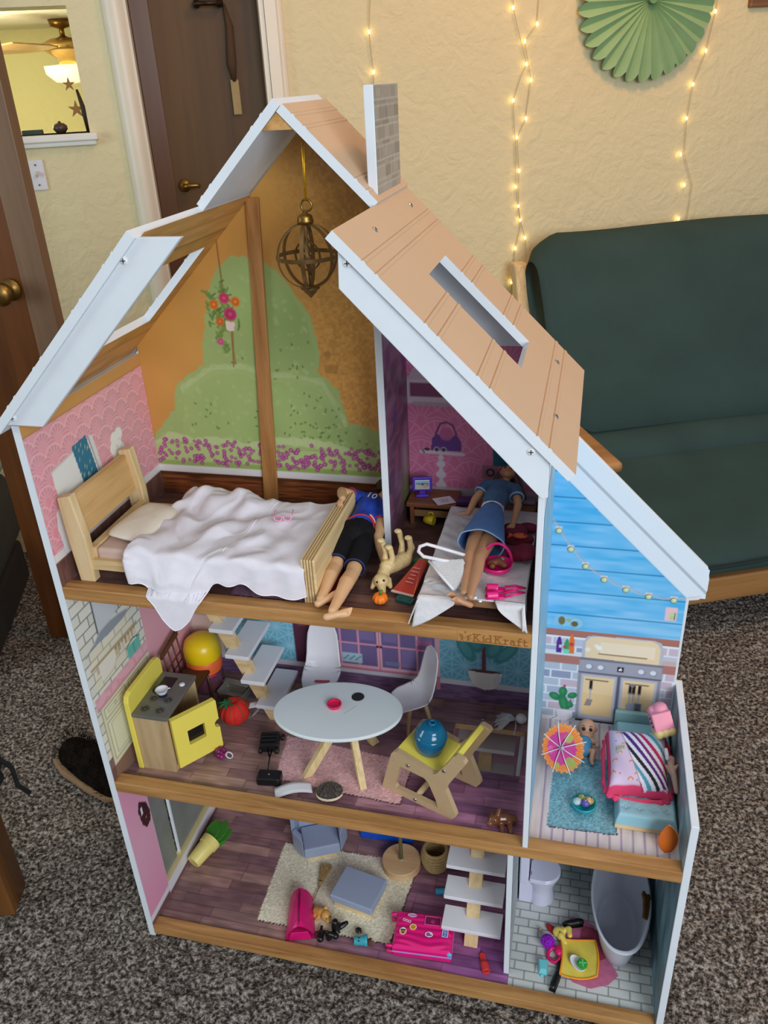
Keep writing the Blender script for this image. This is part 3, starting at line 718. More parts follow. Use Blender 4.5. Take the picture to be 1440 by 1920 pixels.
def p_fw(c):
    n = (vnoise(c.u, c.v*0.15, 200, 3)-0.5)*0.10
    for k in range(12): c.rect(X1R+0.0185*k+0.0165, 0, X1R+0.0185*k+0.0185, 0.4, (138, 112, 150))
    c.c *= (1+n)[:, None]; rug(c, [(0.7775, 0.0662), (0.8903, 0.0698), (0.8830, 0.2394), (0.7830, 0.228)], (112, 166, 180), (34, 44, 56), 5, 0.0016, 0.34)
hm = lambda u, v: ~((u > HX0) & (u < HX1) & (v > HY0) & (v < HY1))
print_panel('printed_floor', on_z(F2+0.0004), TW, X1, 0.0245, DP, 0.0021, PL2[0], p_f2, FL2, hm)
print_panel('printed_floor', on_z(F1+0.0004), TW, 0.726, 0.0245, DP, 0.0023, PL2[0], p_f1, FL1)
print_panel('printed_floor', on_z(F3+0.0004), TW, X1, 0.0245, DP, 0.0025, PL2[0], p_f3, FL3)
print_panel('printed_deck', on_z(FW+0.0004), X1R, 0.988, 0.0245, DW, 0.0019, (216, 206, 206), p_fw, FLW)
def tiles(c, wd, ht, col, line, lw, u0=0.0, v0=0.0, seed=1, jit=0.03):
    row = np.floor((c.v-v0)/ht).astype(int); uu = c.u-u0+(row % 2)*wd/2; k = np.floor(uu/wd).astype(int)
    g = np.random.default_rng(seed).random(997)[(row*31+k*17) % 997]; c.c[:] = np.asarray(col)*(1+(g-0.5)*jit*2)[:, None]
    d = np.minimum(np.abs(uu/wd-np.round(uu/wd))*wd, np.abs((c.v-v0)/ht-np.round((c.v-v0)/ht))*ht)
    c.mix(line, np.clip(0.5-(d-lw/2)/c.aa, 0, 1))
print_panel('printed_tiles', on_z(F1+0.0005), 0.726, 0.988, 0.0245, DW, 0.0016, (205, 208, 204), lambda c: tiles(c, 0.0385, 0.0185, (206, 208, 204), (70, 74, 80), 0.0012, 0.735, 0.026), FL1)

# scallop wallpaper
def scallop(c, w_, h_, lincol, lw, m_, a=0.75, ribs=7, rib_in=0.25, fill=None):
    R_ = w_*0.60; done = np.zeros(len(c.u), bool); rows = np.arange(int(c.v.min()/h_)-2, int(c.v.max()/h_)+2)
    L = np.zeros(len(c.u)); Fm = np.zeros(len(c.u))
    for j in rows:
        cy = j*h_; off = (j % 2)*w_/2; i = np.round((c.u-off)/w_); du = c.u-off-i*w_; dv = c.v-cy; r = np.hypot(du, dv*0.92)
        inn = (r < R_) & (dv > -0.1*R_) & ~done
        th = np.arctan2(du, dv); e = np.clip(0.5-(np.abs(r-R_+lw)-lw/2)/c.aa, 0, 1)
        q = np.abs((th/(pi*0.86)+0.5)*ribs % 1.0-0.5)*(pi*0.86/ribs)*r
        rb = np.clip(0.5-((pi*0.86/ribs*r*0.5-q)-lw*0.42)/c.aa, 0, 1)*(r > rib_in*R_)*(r < R_*0.92)
        lobe = (r > rib_in*R_)*(r < R_*0.86)
        L = np.where(inn, np.maximum(e, rb*0.9), L); Fm = np.where(inn, lobe, Fm); done |= inn
    if fill is not None: c.mix(fill, Fm*m_*0.7)
    c.mix(lincol, L*m_*a)

# gable mural, upper storey
HEDGE = [(0.013, 0.90), (0.013, 0.939), (0.045, 0.978), (0.071, 1.005), (0.078, 1.041), (0.091, 1.056), (0.120, 1.077), (0.144, 1.088), (0.146, 1.126), (0.159, 1.173), (0.173, 1.223), (0.192, 1.254), (0.219, 1.273), (0.257, 1.266), (0.273, 1.258), (0.294, 1.241), (0.314, 1.211), (0.334, 1.176), (0.343, 1.122), (0.337, 1.084), (0.357, 1.071), (0.375, 1.047), (0.381, 1.009), (0.385, 0.989), (0.418, 0.985), (0.451, 0.972), (0.489, 0.962), (0.489, 0.90)]
def bumpy(poly, r, seed, close=False):
    g = np.random.default_rng(seed); out = []
    for (x0, y0), (x1, y1) in zip(poly[:-1], poly[1:]):
        L = math.hypot(x1-x0, y1-y0); n = max(1, int(L/r))
        for k in range(n): out.append((x0+(x1-x0)*(k+0.5)/n, y0+(y1-y0)*(k+0.5)/n, r*(0.7+0.6*g.random())))
    return out
def p_mural(c):
    c.mottle(0.04, 17, 1); gr_ = np.random.default_rng(2).random(len(c.u))-0.5; rt_ = np.clip((c.u-0.27)/0.12, 0, 1); c.c *= (1+(gr_*0.10+(vnoise(c.u, c.v, 210, 5)-0.5)*0.16)*rt_)[:, None]
    G = (160, 182, 112); c.c *= np.array([1.0, 0.97, 0.92])
    for x, y, r in bumpy(HEDGE[1:-1], 0.008, 3): c.circ(x, y, r, G)
    c.poly(HEDGE, G); ms = c.inside(HEDGE)
    lo = [(0.06, 0.90), (0.09, 1.045), (0.15, 1.085), (0.21, 1.088), (0.25, 1.075), (0.30, 1.075), (0.35, 1.065), (0.385, 0.99), (0.385, 0.90)]
    for x, y, r in bumpy(lo[1:-1], 0.009, 4): c.circ(x, y, r, (184, 202, 142), 0.6)
    c.poly(lo, (166, 188, 116), 0.8)
    for x, y, r, q in ((0.30, 1.16, 0.06, 0.5), (0.36, 0.99, 0.05, 0.45), (0.24, 0.965, 0.04, 0.4), (0.14, 1.02, 0.05, 0.2)):
        d = np.hypot(c.u-x, (c.v-y)*0.8)/r; c.mix((130, 156, 90), np.exp(-d*d*1.5)*q*ms)
    g = np.random.default_rng(9)
    for k in range(420):
        x, y = g.uniform(0.02, 0.48), g.uniform(0.92, 1.27)
        if not _in(HEDGE, x, y): continue
        c.circ(x, y, 0.0018+0.003*g.random(), (184, 202, 140), 0.35)
    for k in range(110):
        x, y = g.choice([0.31, 0.35, 0.24, 0.13, 0.37, 0.30])+g.normal()*0.03, g.choice([1.10, 0.99, 0.965, 1.02])+g.normal()*0.018
        if _in(HEDGE, x, y): c.circ(x, y, 0.0028, (84, 112, 48), 0.75, ry=0.0014, rot=g.uniform(0, 3))
    for x, y, r in bumpy([(0.013, 0.935), (0.05, 0.955), (0.10, 0.945), (0.15, 0.95), (0.2, 0.94), (0.26, 0.955), (0.32, 0.955), (0.36, 0.95), (0.40, 0.935), (0.489, 0.925)], 0.008, 6): c.circ(x, y, r, (190, 204, 146), 0.8)
    c.rect(0.0, 0.89, 0.5, 0.938, (180, 198, 128)); c.rect(0, 0.89, 0.5, 0.905, (134, 160, 74), 0.6)
    for k in range(300):
        x, y = g.uniform(0.014, 0.487), 0.9+abs(g.beta(1.4, 1.6))*0.052; r = g.uniform(0.0028, 0.0044)
        c.circ(x, y, r, (158, 62, 128)); c.circ(x, y, r*0.36, (222, 170, 196))
    c.line([(0.191, 1.372), (0.191, 1.213)], 0.002, (138, 84, 50))
    for k in range(90):
        x, y = 0.184+g.normal()*0.013, 1.195+g.normal()*0.018; a = g.uniform(0, 3); c.line([(x, y), (x+0.008*cos(a), y+0.008*sin(a))], 0.0022, g.choice([(96, 128, 54), (134, 158, 80), (78, 104, 48)]))
    for k in range(60):
        t = k/60; x, y = 0.178+0.006*sin(9*t)+g.normal()*0.003, 1.17-0.055*t; a = g.uniform(0, 3); c.line([(x, y), (x+0.006*cos(a), y+0.006*sin(a))], 0.0018, (112, 140, 66))
    for k in range(24): t = k/24; x, y = 0.176-0.02*t, 1.20+0.022*t; a = g.uniform(0, 3); c.line([(x, y), (x+0.006*cos(a), y+0.006*sin(a))], 0.0018, (112, 140, 66))
    c.poly([(0.188, 1.172), (0.205, 1.170), (0.202, 1.156), (0.194, 1.153), (0.188, 1.158)], (232, 212, 196))
    for x, y, r, q in ((0.191, 1.211, 0.0095, (206, 66, 104)), (0.2105, 1.205, 0.0085, (226, 118, 42)), (0.171, 1.200, 0.0085, (226, 118, 42)), (0.1985, 1.184, 0.0115, (198, 60, 104)), (0.178, 1.171, 0.0075, (220, 112, 50)), (0.174, 1.136, 0.0062, (214, 96, 140))):
        c.circ(x, y, r, q); c.ring(x, y, r*0.55, r*0.18, tuple(int(z*0.78) for z in q)); c.circ(x, y, r*0.22, tuple(min(255, int(z*1.2)) for z in q))
    c.line([(0.196, 1.154), (0.1945, 1.12), (0.192, 1.092)], 0.0017, (150, 88, 52)); c.line([(0.199, 1.154), (0.1955, 1.12), (0.1965, 1.098), (0.189, 1.10)], 0.0017, (150, 88, 52))
    c.circ(0.365, 1.118, 0.006, (160, 112, 56), 0.6); c.rect(0.358, 1.085, 0.382, 1.100, (160, 112, 56), 0.5)
    wd_ = c.v < 0.8815; n = vnoise(c.u*0.12, c.v, 300, 8); c.mix((128, 72, 40), wd_*1.0); c.c *= (1+wd_*(n-0.5)*0.7)[:, None]
    c.line([(0, 0.866), (0.5, 0.866)], 0.0012, (70, 36, 20)); c.rect(0, 0.8745, 0.5, 0.8815, (70, 40, 26), 0.6)
    c.rect(0, 0.8815, 0.5, 0.8955, (226, 222, 222))
def _in(P, x, y):
    r = False
    for (x0, y0), (x1, y1) in zip(P, P[1:]+P[:1]):
        if (y0 > y) != (y1 > y) and x < (x1-x0)*(y-y0)/(y1-y0)+x0: r = not r
    return r
gm = lambda u, v: (v < u+1.13-0.016) & (v < 1.8794-u-0.016)
print_panel('printed_mural', on_y(DP-0.0004), TW, 0.489, F3, 1.49, 0.00165, (206, 156, 82), p_mural, BW, gm)
# left wall upstairs: pink scallops, printed armchair
def p_left3(c):
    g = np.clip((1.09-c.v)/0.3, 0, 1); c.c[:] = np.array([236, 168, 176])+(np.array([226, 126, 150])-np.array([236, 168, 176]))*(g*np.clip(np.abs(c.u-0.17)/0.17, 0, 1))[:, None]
    scallop(c, 0.040, 0.0265, (246, 206, 208), 0.0018, np.ones(len(c.u)), 0.8, 7, 0.3, (214, 146, 160))
    c.poly([(0.043, 1.018), (0.120, 1.028), (0.128, 1.031), (0.150, 1.028), (0.165, 0.955), (0.16, 0.90), (0.048, 0.905)], (232, 232, 226)); c.line([(0.043, 1.018), (0.12, 1.028)], 0.003, (206, 204, 196))
    c.poly([(0.104, 1.034), (0.146, 1.038), (0.160, 0.955), (0.118, 0.945)], (46, 118, 148))
    for k in range(24): x, y = pr.uniform(0.112, 0.150), pr.uniform(0.955, 1.03); c.circ(x, y, 0.004, (206, 200, 150), 0.7, ry=0.0012, rot=1.2)
    c.poly([(0.152, 1.036), (0.163, 1.030), (0.176, 0.95), (0.165, 0.94)], (222, 222, 220)); c.line([(0.1515, 1.034), (0.166, 0.945)], 0.0016, (120, 120, 120))
    c.poly([(0.032, 0.955), (0.045, 0.962), (0.062, 0.90), (0.060, 0.868), (0.043, 0.866), (0.030, 0.89), (0.026, 0.93)], (230, 230, 226))
    for x, y in ((0.215, 0.985), (0.222, 1.0), (0.231, 0.992), (0.236, 0.976), (0.229, 0.964), (0.219, 0.97), (0.226, 0.982), (0.237, 1.003)): c.circ(x, y, 0.0115, (240, 238, 232))
    for k in range(9): x, y = 0.227+pr.normal()*0.008, 0.985+pr.normal()*0.01; c.line([(x, y), (x+0.004, y+0.002)], 0.0012, (196, 192, 186))
    c.line([(0.222, 0.958), (0.232, 0.962), (0.226, 0.955)], 0.0035, (60, 60, 52))
    c.rect(-1, 1.0905, 1, 1.2, (206, 152, 88)); c.line([(0, 1.0905), (1, 1.0905)], 0.0016, (176, 116, 70))
    c.rect(0, F3, 0.4, 0.8815, (112, 78, 70)); n = vnoise(c.u, c.v*0.2, 240, 4); c.c *= (1+(c.v < 0.8815)*(n-0.5)*0.3)[:, None]
    c.rect(0, 0.8815, 0.028, 0.8955, (228, 224, 224)); c.rect(0.062, 0.8815, 0.4, 0.8955, (228, 224, 224)); c.line([(0.046, 0.866), (0.044, 0.845)], 0.006, (92, 56, 40)); c.rect(0.028, 0.8815, 0.032, 0.8955, (228, 224, 224))
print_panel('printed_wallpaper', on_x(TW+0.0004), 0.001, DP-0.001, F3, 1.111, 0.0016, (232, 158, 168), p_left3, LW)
# inside of the lower left roof: printed beams
def p_roofin(c):
    c.mottle(0.06, 30, 3); n = vnoise(c.u*0.12, c.v, 200, 6)
    c.rect(-1, 0.212, 1, 0.30, (214, 160, 96)); c.rect(-1, 0.010, 1, 0.046, (206, 152, 88)); c.c *= (1+(n-0.5)*0.16)[:, None]
    c.line([(-1, 0.241), (1, 0.237)], 0.0014, (150, 98, 48)); c.line([(-1, 0.212), (1, 0.212)], 0.0018, (140, 92, 44)); c.line([(-1, 0.046), (1, 0.046)], 0.0014, (150, 100, 50)); c.line([(-1, 0.010), (1, 0.010)], 0.0014, (150, 100, 50))
rin = 1.13-TH*1.41421-0.0006
print_panel('printed_beams', lambda u, v: np.stack([v, u, v+rin], 1), 0.0, DP-0.001, 0.0, 0.262, 0.0028, (200, 148, 80), p_roofin, LR, lambda u, v: ~((u > 0.154) & (u < 0.311) & (v > 0.069) & (v < 0.190)))
# closet prints
def p_closet(c):
    scallop(c, 0.058, 0.036, (226, 156, 190), 0.0018, np.ones(len(c.u)), 0.85, 7, 0.2)
    c.rect(0.49, 1.038, 0.60, 1.080, (206, 190, 202)); c.rect(0.505, 1.050, 0.60, 1.074, (128, 70, 104)); c.rect(0.51, 1.034, 0.60, 1.041, (176, 160, 176)); c.poly([(0.50, 1.080), (0.60, 1.080), (0.60, 1.10), (0.512, 1.10)], (190, 170, 186))
    c.poly([(0.539, 0.953), (0.541, 0.975), (0.549, 0.985), (0.560, 0.978), (0.574, 0.978), (0.583, 0.985), (0.591, 0.972), (0.592, 0.953)], (98, 62, 132)); c.line([(0.548, 0.985), (0.556, 1.003), (0.566, 1.006), (0.577, 1.001), (0.583, 0.985)], 0.0026, (78, 46, 100)); c.circ(0.566, 0.984, 0.012, (180, 96, 140), 0.9)
    c.line([(0.522, 0.950), (0.595, 0.948)], 0.006, (206, 196, 206)); c.rect(0.553, 0.875, 0.559, 0.948, (200, 190, 204))
    for y, r in ((0.940, 0.005), (0.928, 0.008), (0.917, 0.004), (0.908, 0.009), (0.896, 0.004), (0.888, 0.009), (0.876, 0.007)): c.circ(0.556, y, r, (210, 200, 212), ry=r*0.8)
    c.circ(0.549, 0.955, 0.0042, (70, 56, 72)); c.circ(0.561, 0.955, 0.0042, (70, 56, 72)); c.ring(0.549, 0.955, 0.0045, 0.0012, (226, 216, 226)); c.ring(0.561, 0.955, 0.0045, 0.0012, (226, 216, 226)); c.circ(0.532, 0.955, 0.005, (60, 44, 56), ry=0.0025); c.line([(0.524, 0.953), (0.527, 0.948)], 0.002, (60, 44, 56))
    c.rect(0.628, 0.905, 0.655, 0.930, (150, 104, 120)); c.ring(0.642, 0.917, 0.006, 0.003, (40, 24, 30)); c.rect(0.646, 0.930, 0.675, 0.965, (34, 92, 110)); c.line([(0.69, 0.92), (0.70, 0.87)], 0.005, (150, 120, 140)); c.line([(0.67, 0.872), (0.72, 0.868)], 0.006, (150, 120, 140))
    c.rect(0.49, 0.866, 0.76, 0.884, (190, 172, 186)); c.rect(0.49, 0.836, 0.76, 0.866, (86, 52, 56))
print_panel('printed_wallpaper', on_y(DP-0.0004), 0.500, X1, F3, 1.14, 0.0016, (206, 114, 152), p_closet, BW)
def p_adiv(c):
    c.mottle(0.25, 40, 5); n = vnoise(c.u*0.3, c.v, 120, 7)
    c.mix((150, 116, 142), (n > 0.62)*0.35); c.mix((120, 140, 70), np.exp(-(((c.u-0.31)/0.03)**2+((c.v-0.89)/0.05)**2))*0.85); c.mix((190, 190, 190), np.exp(-(((c.u-0.32)/0.02)**2+((c.v-0.95)/0.04)**2))*0.6); c.rect(0, F3, 1, 0.866, (84, 56, 60), 0.8)
    for k in range(14): y = pr.uniform(0.98, 1.2); x = pr.uniform(0.2, 0.34); c.circ(x, y, 0.012, [(112, 52, 92), (84, 58, 132), (150, 70, 100)][k % 3], 0.6, ry=0.02)
print_panel('printed_closet_side', on_x(0.5004), 0.197, DP-0.001, F3, 1.20, 0.003, (110, 72, 98), p_adiv, AD)

# middle storey, left wall: kitchen
def p_kitchen(c):
    tiles(c, 0.0400, 0.0205, (226, 224, 210), (58, 62, 66), 0.0013, 0.0, F2, 3)
    c.poly([(0.059, 0.82), (0.057, 0.706), (0.127, 0.716), (0.127, 0.82)], (206, 210, 212)); c.line([(0.0575, 0.82), (0.056, 0.706)], 0.0035, (84, 84, 88)); c.line([(0.128, 0.82), (0.128, 0.716)], 0.003, (110, 110, 112))
    c.poly([(0.039, 0.699), (0.062, 0.710), (0.096, 0.710), (0.128, 0.704), (0.151, 0.698), (0.145, 0.691), (0.122, 0.689), (0.088, 0.689), (0.056, 0.692), (0.039, 0.694)], (150, 156, 164))
    c.line([(0.012, 0.692), (0.039, 0.699), (0.062, 0.710), (0.096, 0.7105), (0.128, 0.705), (0.153, 0.698)], 0.0028, (196, 198, 198)); c.line([(0.012, 0.690), (0.038, 0.697)], 0.0012, (90, 90, 94))
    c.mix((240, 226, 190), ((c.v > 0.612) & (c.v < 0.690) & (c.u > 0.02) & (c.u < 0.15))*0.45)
    c.line([(0.016, 0.660), (0.168, 0.658)], 0.0036, (186, 166, 122)); c.line([(0.016, 0.6575), (0.168, 0.6555)], 0.0010, (120, 100, 76))
    for k, x in enumerate((0.090, 0.101, 0.112, 0.123, 0.134, 0.145, 0.154)): c.rect(x, 0.636+0.003*(k % 2), x+0.0075, 0.654, [(206, 186, 146), (196, 168, 150), (216, 204, 176), (190, 160, 120)][k % 4]); c.rect(x+0.001, 0.650, x+0.0065, 0.655, (160, 130, 90))
    c.poly([(0.036, 0.655), (0.088, 0.655), (0.088, 0.632), (0.078, 0.620), (0.040, 0.617)], (236, 230, 214)); c.rect(0.030, 0.640, 0.037, 0.656, (196, 184, 164)); c.line([(0.040, 0.618), (0.078, 0.621), (0.088, 0.633)], 0.0016, (186, 178, 160))
    c.rect(0.123, 0.592, 0.168, 0.628, (104, 186, 174)); c.rect(0.143, 0.592, 0.148, 0.628, (84, 164, 154)); c.line([(0.122, 0.628), (0.148, 0.636), (0.169, 0.627)], 0.0022, (44, 96, 92))
    c.rect(0.006, 0.576, 0.186, 0.603, (230, 176, 188)); c.mix((206, 140, 156), ((c.v > 0.576) & (c.v < 0.603) & (vnoise(c.u, c.v, 130, 2) > 0.6))*0.4); c.rect(0.006, 0.576, 0.186, 0.582, (208, 150, 164))
    c.rect(0.014, 0.447, 0.186, 0.576, (222, 220, 192)); c.line([(0.014, 0.447), (0.014, 0.576)], 0.002, (150, 150, 120))
    for x0, x1 in ((0.022, 0.094), (0.104, 0.178)):
        for y0, y1 in ((0.548, 0.571), (0.456, 0.540)):
            c.rect(x0, y0, x1, y1, (150, 150, 122)); c.rect(x0+0.0018, y0+0.0018, x1-0.0018, y1-0.0018, (230, 229, 204)); c.rect(x0+0.010, y0+0.007, x1-0.010, y1-0.007, (176, 176, 146)); c.rect(x0+0.0118, y0+0.0085, x1-0.0118, y1-0.0085, (226, 226, 198))
        c.circ((x0+x1)/2, 0.559, 0.0042, (176, 172, 150)); c.circ((x0+x1)/2, 0.559, 0.002, (230, 226, 210))
    c.rect(-1, F2, 0.186, 0.447, (140, 108, 92)); c.rect(-1, F2+0.012, 0.014, 0.470, (110, 76, 78), 0.8)
    pk = c.u > 0.186; c.mix((226, 164, 176), pk*1.0); c.circ(0.222, 0.66, 0.0035, (200, 180, 180)); c.rect(0.186, F2, 1, 0.440, (140, 108, 92)); c.rect(0.186, 0.440, 1, 0.452, (222, 206, 208))
print_panel('printed_kitchen', on_x(TW+0.0004), 0.001, DP-0.001, F2, 0.815, 0.0016, (220, 220, 208), p_kitchen, LW)
def asanoha(c, m_, col, sz, lw, a):
    best = np.full(len(c.u), 1e9); h = sz*math.sqrt(3)/2
    for ang_, sp in ((0, h), (pi/3, h), (2*pi/3, h), (pi/2, sz/2), (pi/6, sz/2), (5*pi/6, sz/2)):
        q = -c.u*sin(ang_)+c.v*cos(ang_); d = np.abs(q/sp-np.round(q/sp))*sp; k = np.round(q/sp)
        best = np.minimum(best, d)
    c.mix(col, m_*a*np.clip(0.5-(best-lw/2)/c.aa, 0, 1))
def p_midback(c):
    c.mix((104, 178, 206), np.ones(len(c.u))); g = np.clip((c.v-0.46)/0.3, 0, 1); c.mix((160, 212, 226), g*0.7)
    asanoha(c, np.ones(len(c.u)), (196, 228, 238), 0.052, 0.0022, 0.6)
    c.rect(0, F2, 0.085, 0.82, (226, 200, 190)); c.rect(0.012, 0.50, 0.075, 0.82, (206, 184, 176)); c.rect(0.018, 0.51, 0.070, 0.55, (226, 208, 198)); c.rect(0.02, 0.555, 0.06, 0.60, (140, 110, 130))
    for k in range(4): c.rect(0.022+0.010*k, 0.557, 0.028+0.010*k, 0.59, [(90, 110, 150), (180, 90, 100), (200, 190, 200), (90, 80, 120)][k])
    c.rect(0.245, 0.455, 0.292, 0.56, (84, 40, 62)); c.rect(0.255, 0.55, 0.28, 0.60, (120, 60, 80)); c.line([(0.25, 0.56), (0.265, 0.62)], 0.003, (60, 32, 48))
    for x in (0.24, 0.258, 0.276, 0.294): c.line([(x, 0.60), (x+0.004, 0.585), (x+0.009, 0.590)], 0.0022, (70, 44, 60))
    n_ = vnoise(c.u*0.2, c.v, 300, 9); u0 = c.v < 0.4455; c.mix((122, 94, 132), u0*1.0); c.c *= (1+u0*(n_-0.5)*0.4)[:, None]
    c.rect(0, 0.4455, 1, 0.458, (214, 212, 222))
    # cabinet
    c.rect(0.300, 0.455, 0.548, 0.80, (234, 176, 192)); c.rect(0.300, 0.430, 0.308, 0.456, (216, 140, 160)); c.rect(0.540, 0.428, 0.548, 0.456, (216, 140, 160)); c.rect(0.300, 0.455, 0.548, 0.4605, (196, 126, 152))
    for x0, x1 in ((0.306, 0.420), (0.430, 0.538)):
        c.rect(x0, 0.468, x1, 0.79, (112, 98, 150)); n = 3
        for i in range(3):
            for j in range(5):
                a, b = x0+(x1-x0)*i/3, 0.468+0.058*j; c.rect(a+0.004, b+0.006, a+(x1-x0)/3-0.004, b+0.050, (130, 118, 168) if (i+j) % 2 else (116, 100, 146), 0.8)
        for i in (1, 2): c.rect(x0+(x1-x0)*i/3-0.0022, 0.468, x0+(x1-x0)*i/3+0.0022, 0.79, (226, 156, 176))
        for j in range(1, 6): c.rect(x0, 0.468+0.053*j-0.0022, x1, 0.468+0.053*j+0.0022, (226, 156, 176))
    c.rect(0.346, 0.472, 0.388, 0.496, (176, 206, 218))
    for k in range(9): c.circ(0.350+0.0042*k, 0.484+0.004*((k*7) % 3-1), 0.0018, (60, 130, 150))
    for x0, y0, q in ((0.436, 0.474, (120, 132, 172)), (0.47, 0.474, (140, 120, 160)), (0.502, 0.535, (190, 110, 150)), (0.502, 0.522, (150, 84, 132)), (0.31, 0.474, (108, 116, 164))):
        c.rect(x0, y0, x0+0.030, y0+0.010, q, 0.85)
    c.circ(0.4215, 0.518, 0.003, (80, 40, 60)); c.circ(0.4285, 0.518, 0.003, (80, 40, 60)); c.line([(0.425, 0.46), (0.425, 0.79)], 0.0014, (170, 100, 124))
    # potted plant
    c.rect(0.631, 0.48, 0.639, 0.62, (120, 60, 72))
    for x, y, rx, ry, a in ((0.600, 0.535, 0.014, 0.03, 0.5), (0.618, 0.56, 0.016, 0.03, 0.2), (0.655, 0.545, 0.015, 0.028, -0.4), (0.678, 0.535, 0.013, 0.032, -0.7), (0.640, 0.575, 0.02, 0.03, 0)):
        c.circ(x, y, rx, (70, 150, 160), 1, ry=ry, rot=a); c.circ(x, y, rx*0.6, (104, 186, 186), 0.6, ry=ry*0.7, rot=a)
    c.poly([(0.603, 0.488), (0.606, 0.470), (0.612, 0.456), (0.622, 0.445), (0.637, 0.4405), (0.652, 0.4435), (0.662, 0.452), (0.668, 0.466), (0.671, 0.487), (0.637, 0.484)], (236, 230, 226)); c.circ(0.637, 0.4865, 0.033, (98, 62, 66), ry=0.0034); c.mix((206, 200, 226), ((c.v < 0.484) & (np.hypot((c.u-0.672)/0.03, (c.v-0.465)/0.04) < 0.6) & (c.u < 0.668))*0.5)
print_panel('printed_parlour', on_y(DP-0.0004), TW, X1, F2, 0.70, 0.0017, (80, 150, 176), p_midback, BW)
# lowest storey, left wall
def p_left1(c):
    g = np.clip(np.abs(c.v-0.22)/0.2, 0, 1); c.mix((228, 142, 178), g*0.6)
    c.rect(-1, 0.032, 0.078, 0.048, (226, 226, 230)); c.rect(0.078, 0.020, 1, 0.056, (226, 226, 230)); c.rect(-1, 0.0, 0.078, 0.032, (120, 84, 88)); c.rect(0.078, 0.0, 1, 0.024, (120, 84, 88))
    c.poly([(0.042, 0.300), (0.050, 0.318), (0.058, 0.312), (0.072, 0.296), (0.078, 0.270), (0.074, 0.248), (0.058, 0.242), (0.046, 0.262)], (66, 26, 36)); c.poly([(0.050, 0.300), (0.057, 0.300), (0.055, 0.283), (0.049, 0.283)], (230, 230, 232)); c.line([(0.062, 0.298), (0.068, 0.282)], 0.005, (46, 22, 34)); c.circ(0.062, 0.266, 0.0022, (206, 150, 80))
print_panel('printed_wallpaper', on_x(TW+0.0004), 0.001, DP-0.001, F1, 0.397, 0.002, (230, 172, 196), p_left1, LW, lambda u, v: ~((u > 0.079) & (u < 0.301) & (v > 0.054)))
# chimney bricks
def p_brick(c):
    g = np.random.default_rng(4); c.mottle(0.10, 120, 1); y = 1.378; r = 0
    while y < 1.518:
        h = 0.0075 if r % 2 else 0.017; x = 0.2128+(0.0 if r % 3 else -0.012)
        while x < 0.352:
            w_ = g.choice([0.020, 0.034, 0.046]); t = 150+g.integers(-22, 22); c.rect(x, y, x+w_, y+h, (t, t-6, t-16), 0.75); c.line([(x, y), (x, y+h)], 0.0013, (206, 200, 188), 0.8); c.line([(x, y), (x+w_, y)], 0.0013, (206, 200, 188), 0.8)
            if g.random() < 0.3: c.rect(x+w_*0.2, y+h*0.2, x+w_*0.8, y+h*0.8, (174, 166, 152), 0.6)
            x += w_
        y += h; r += 1
print_panel('printed_bricks', on_x(0.5009), 0.2130, 0.3518, 1.376, 1.5178, 0.0016, (148, 142, 132), p_brick, CHM)
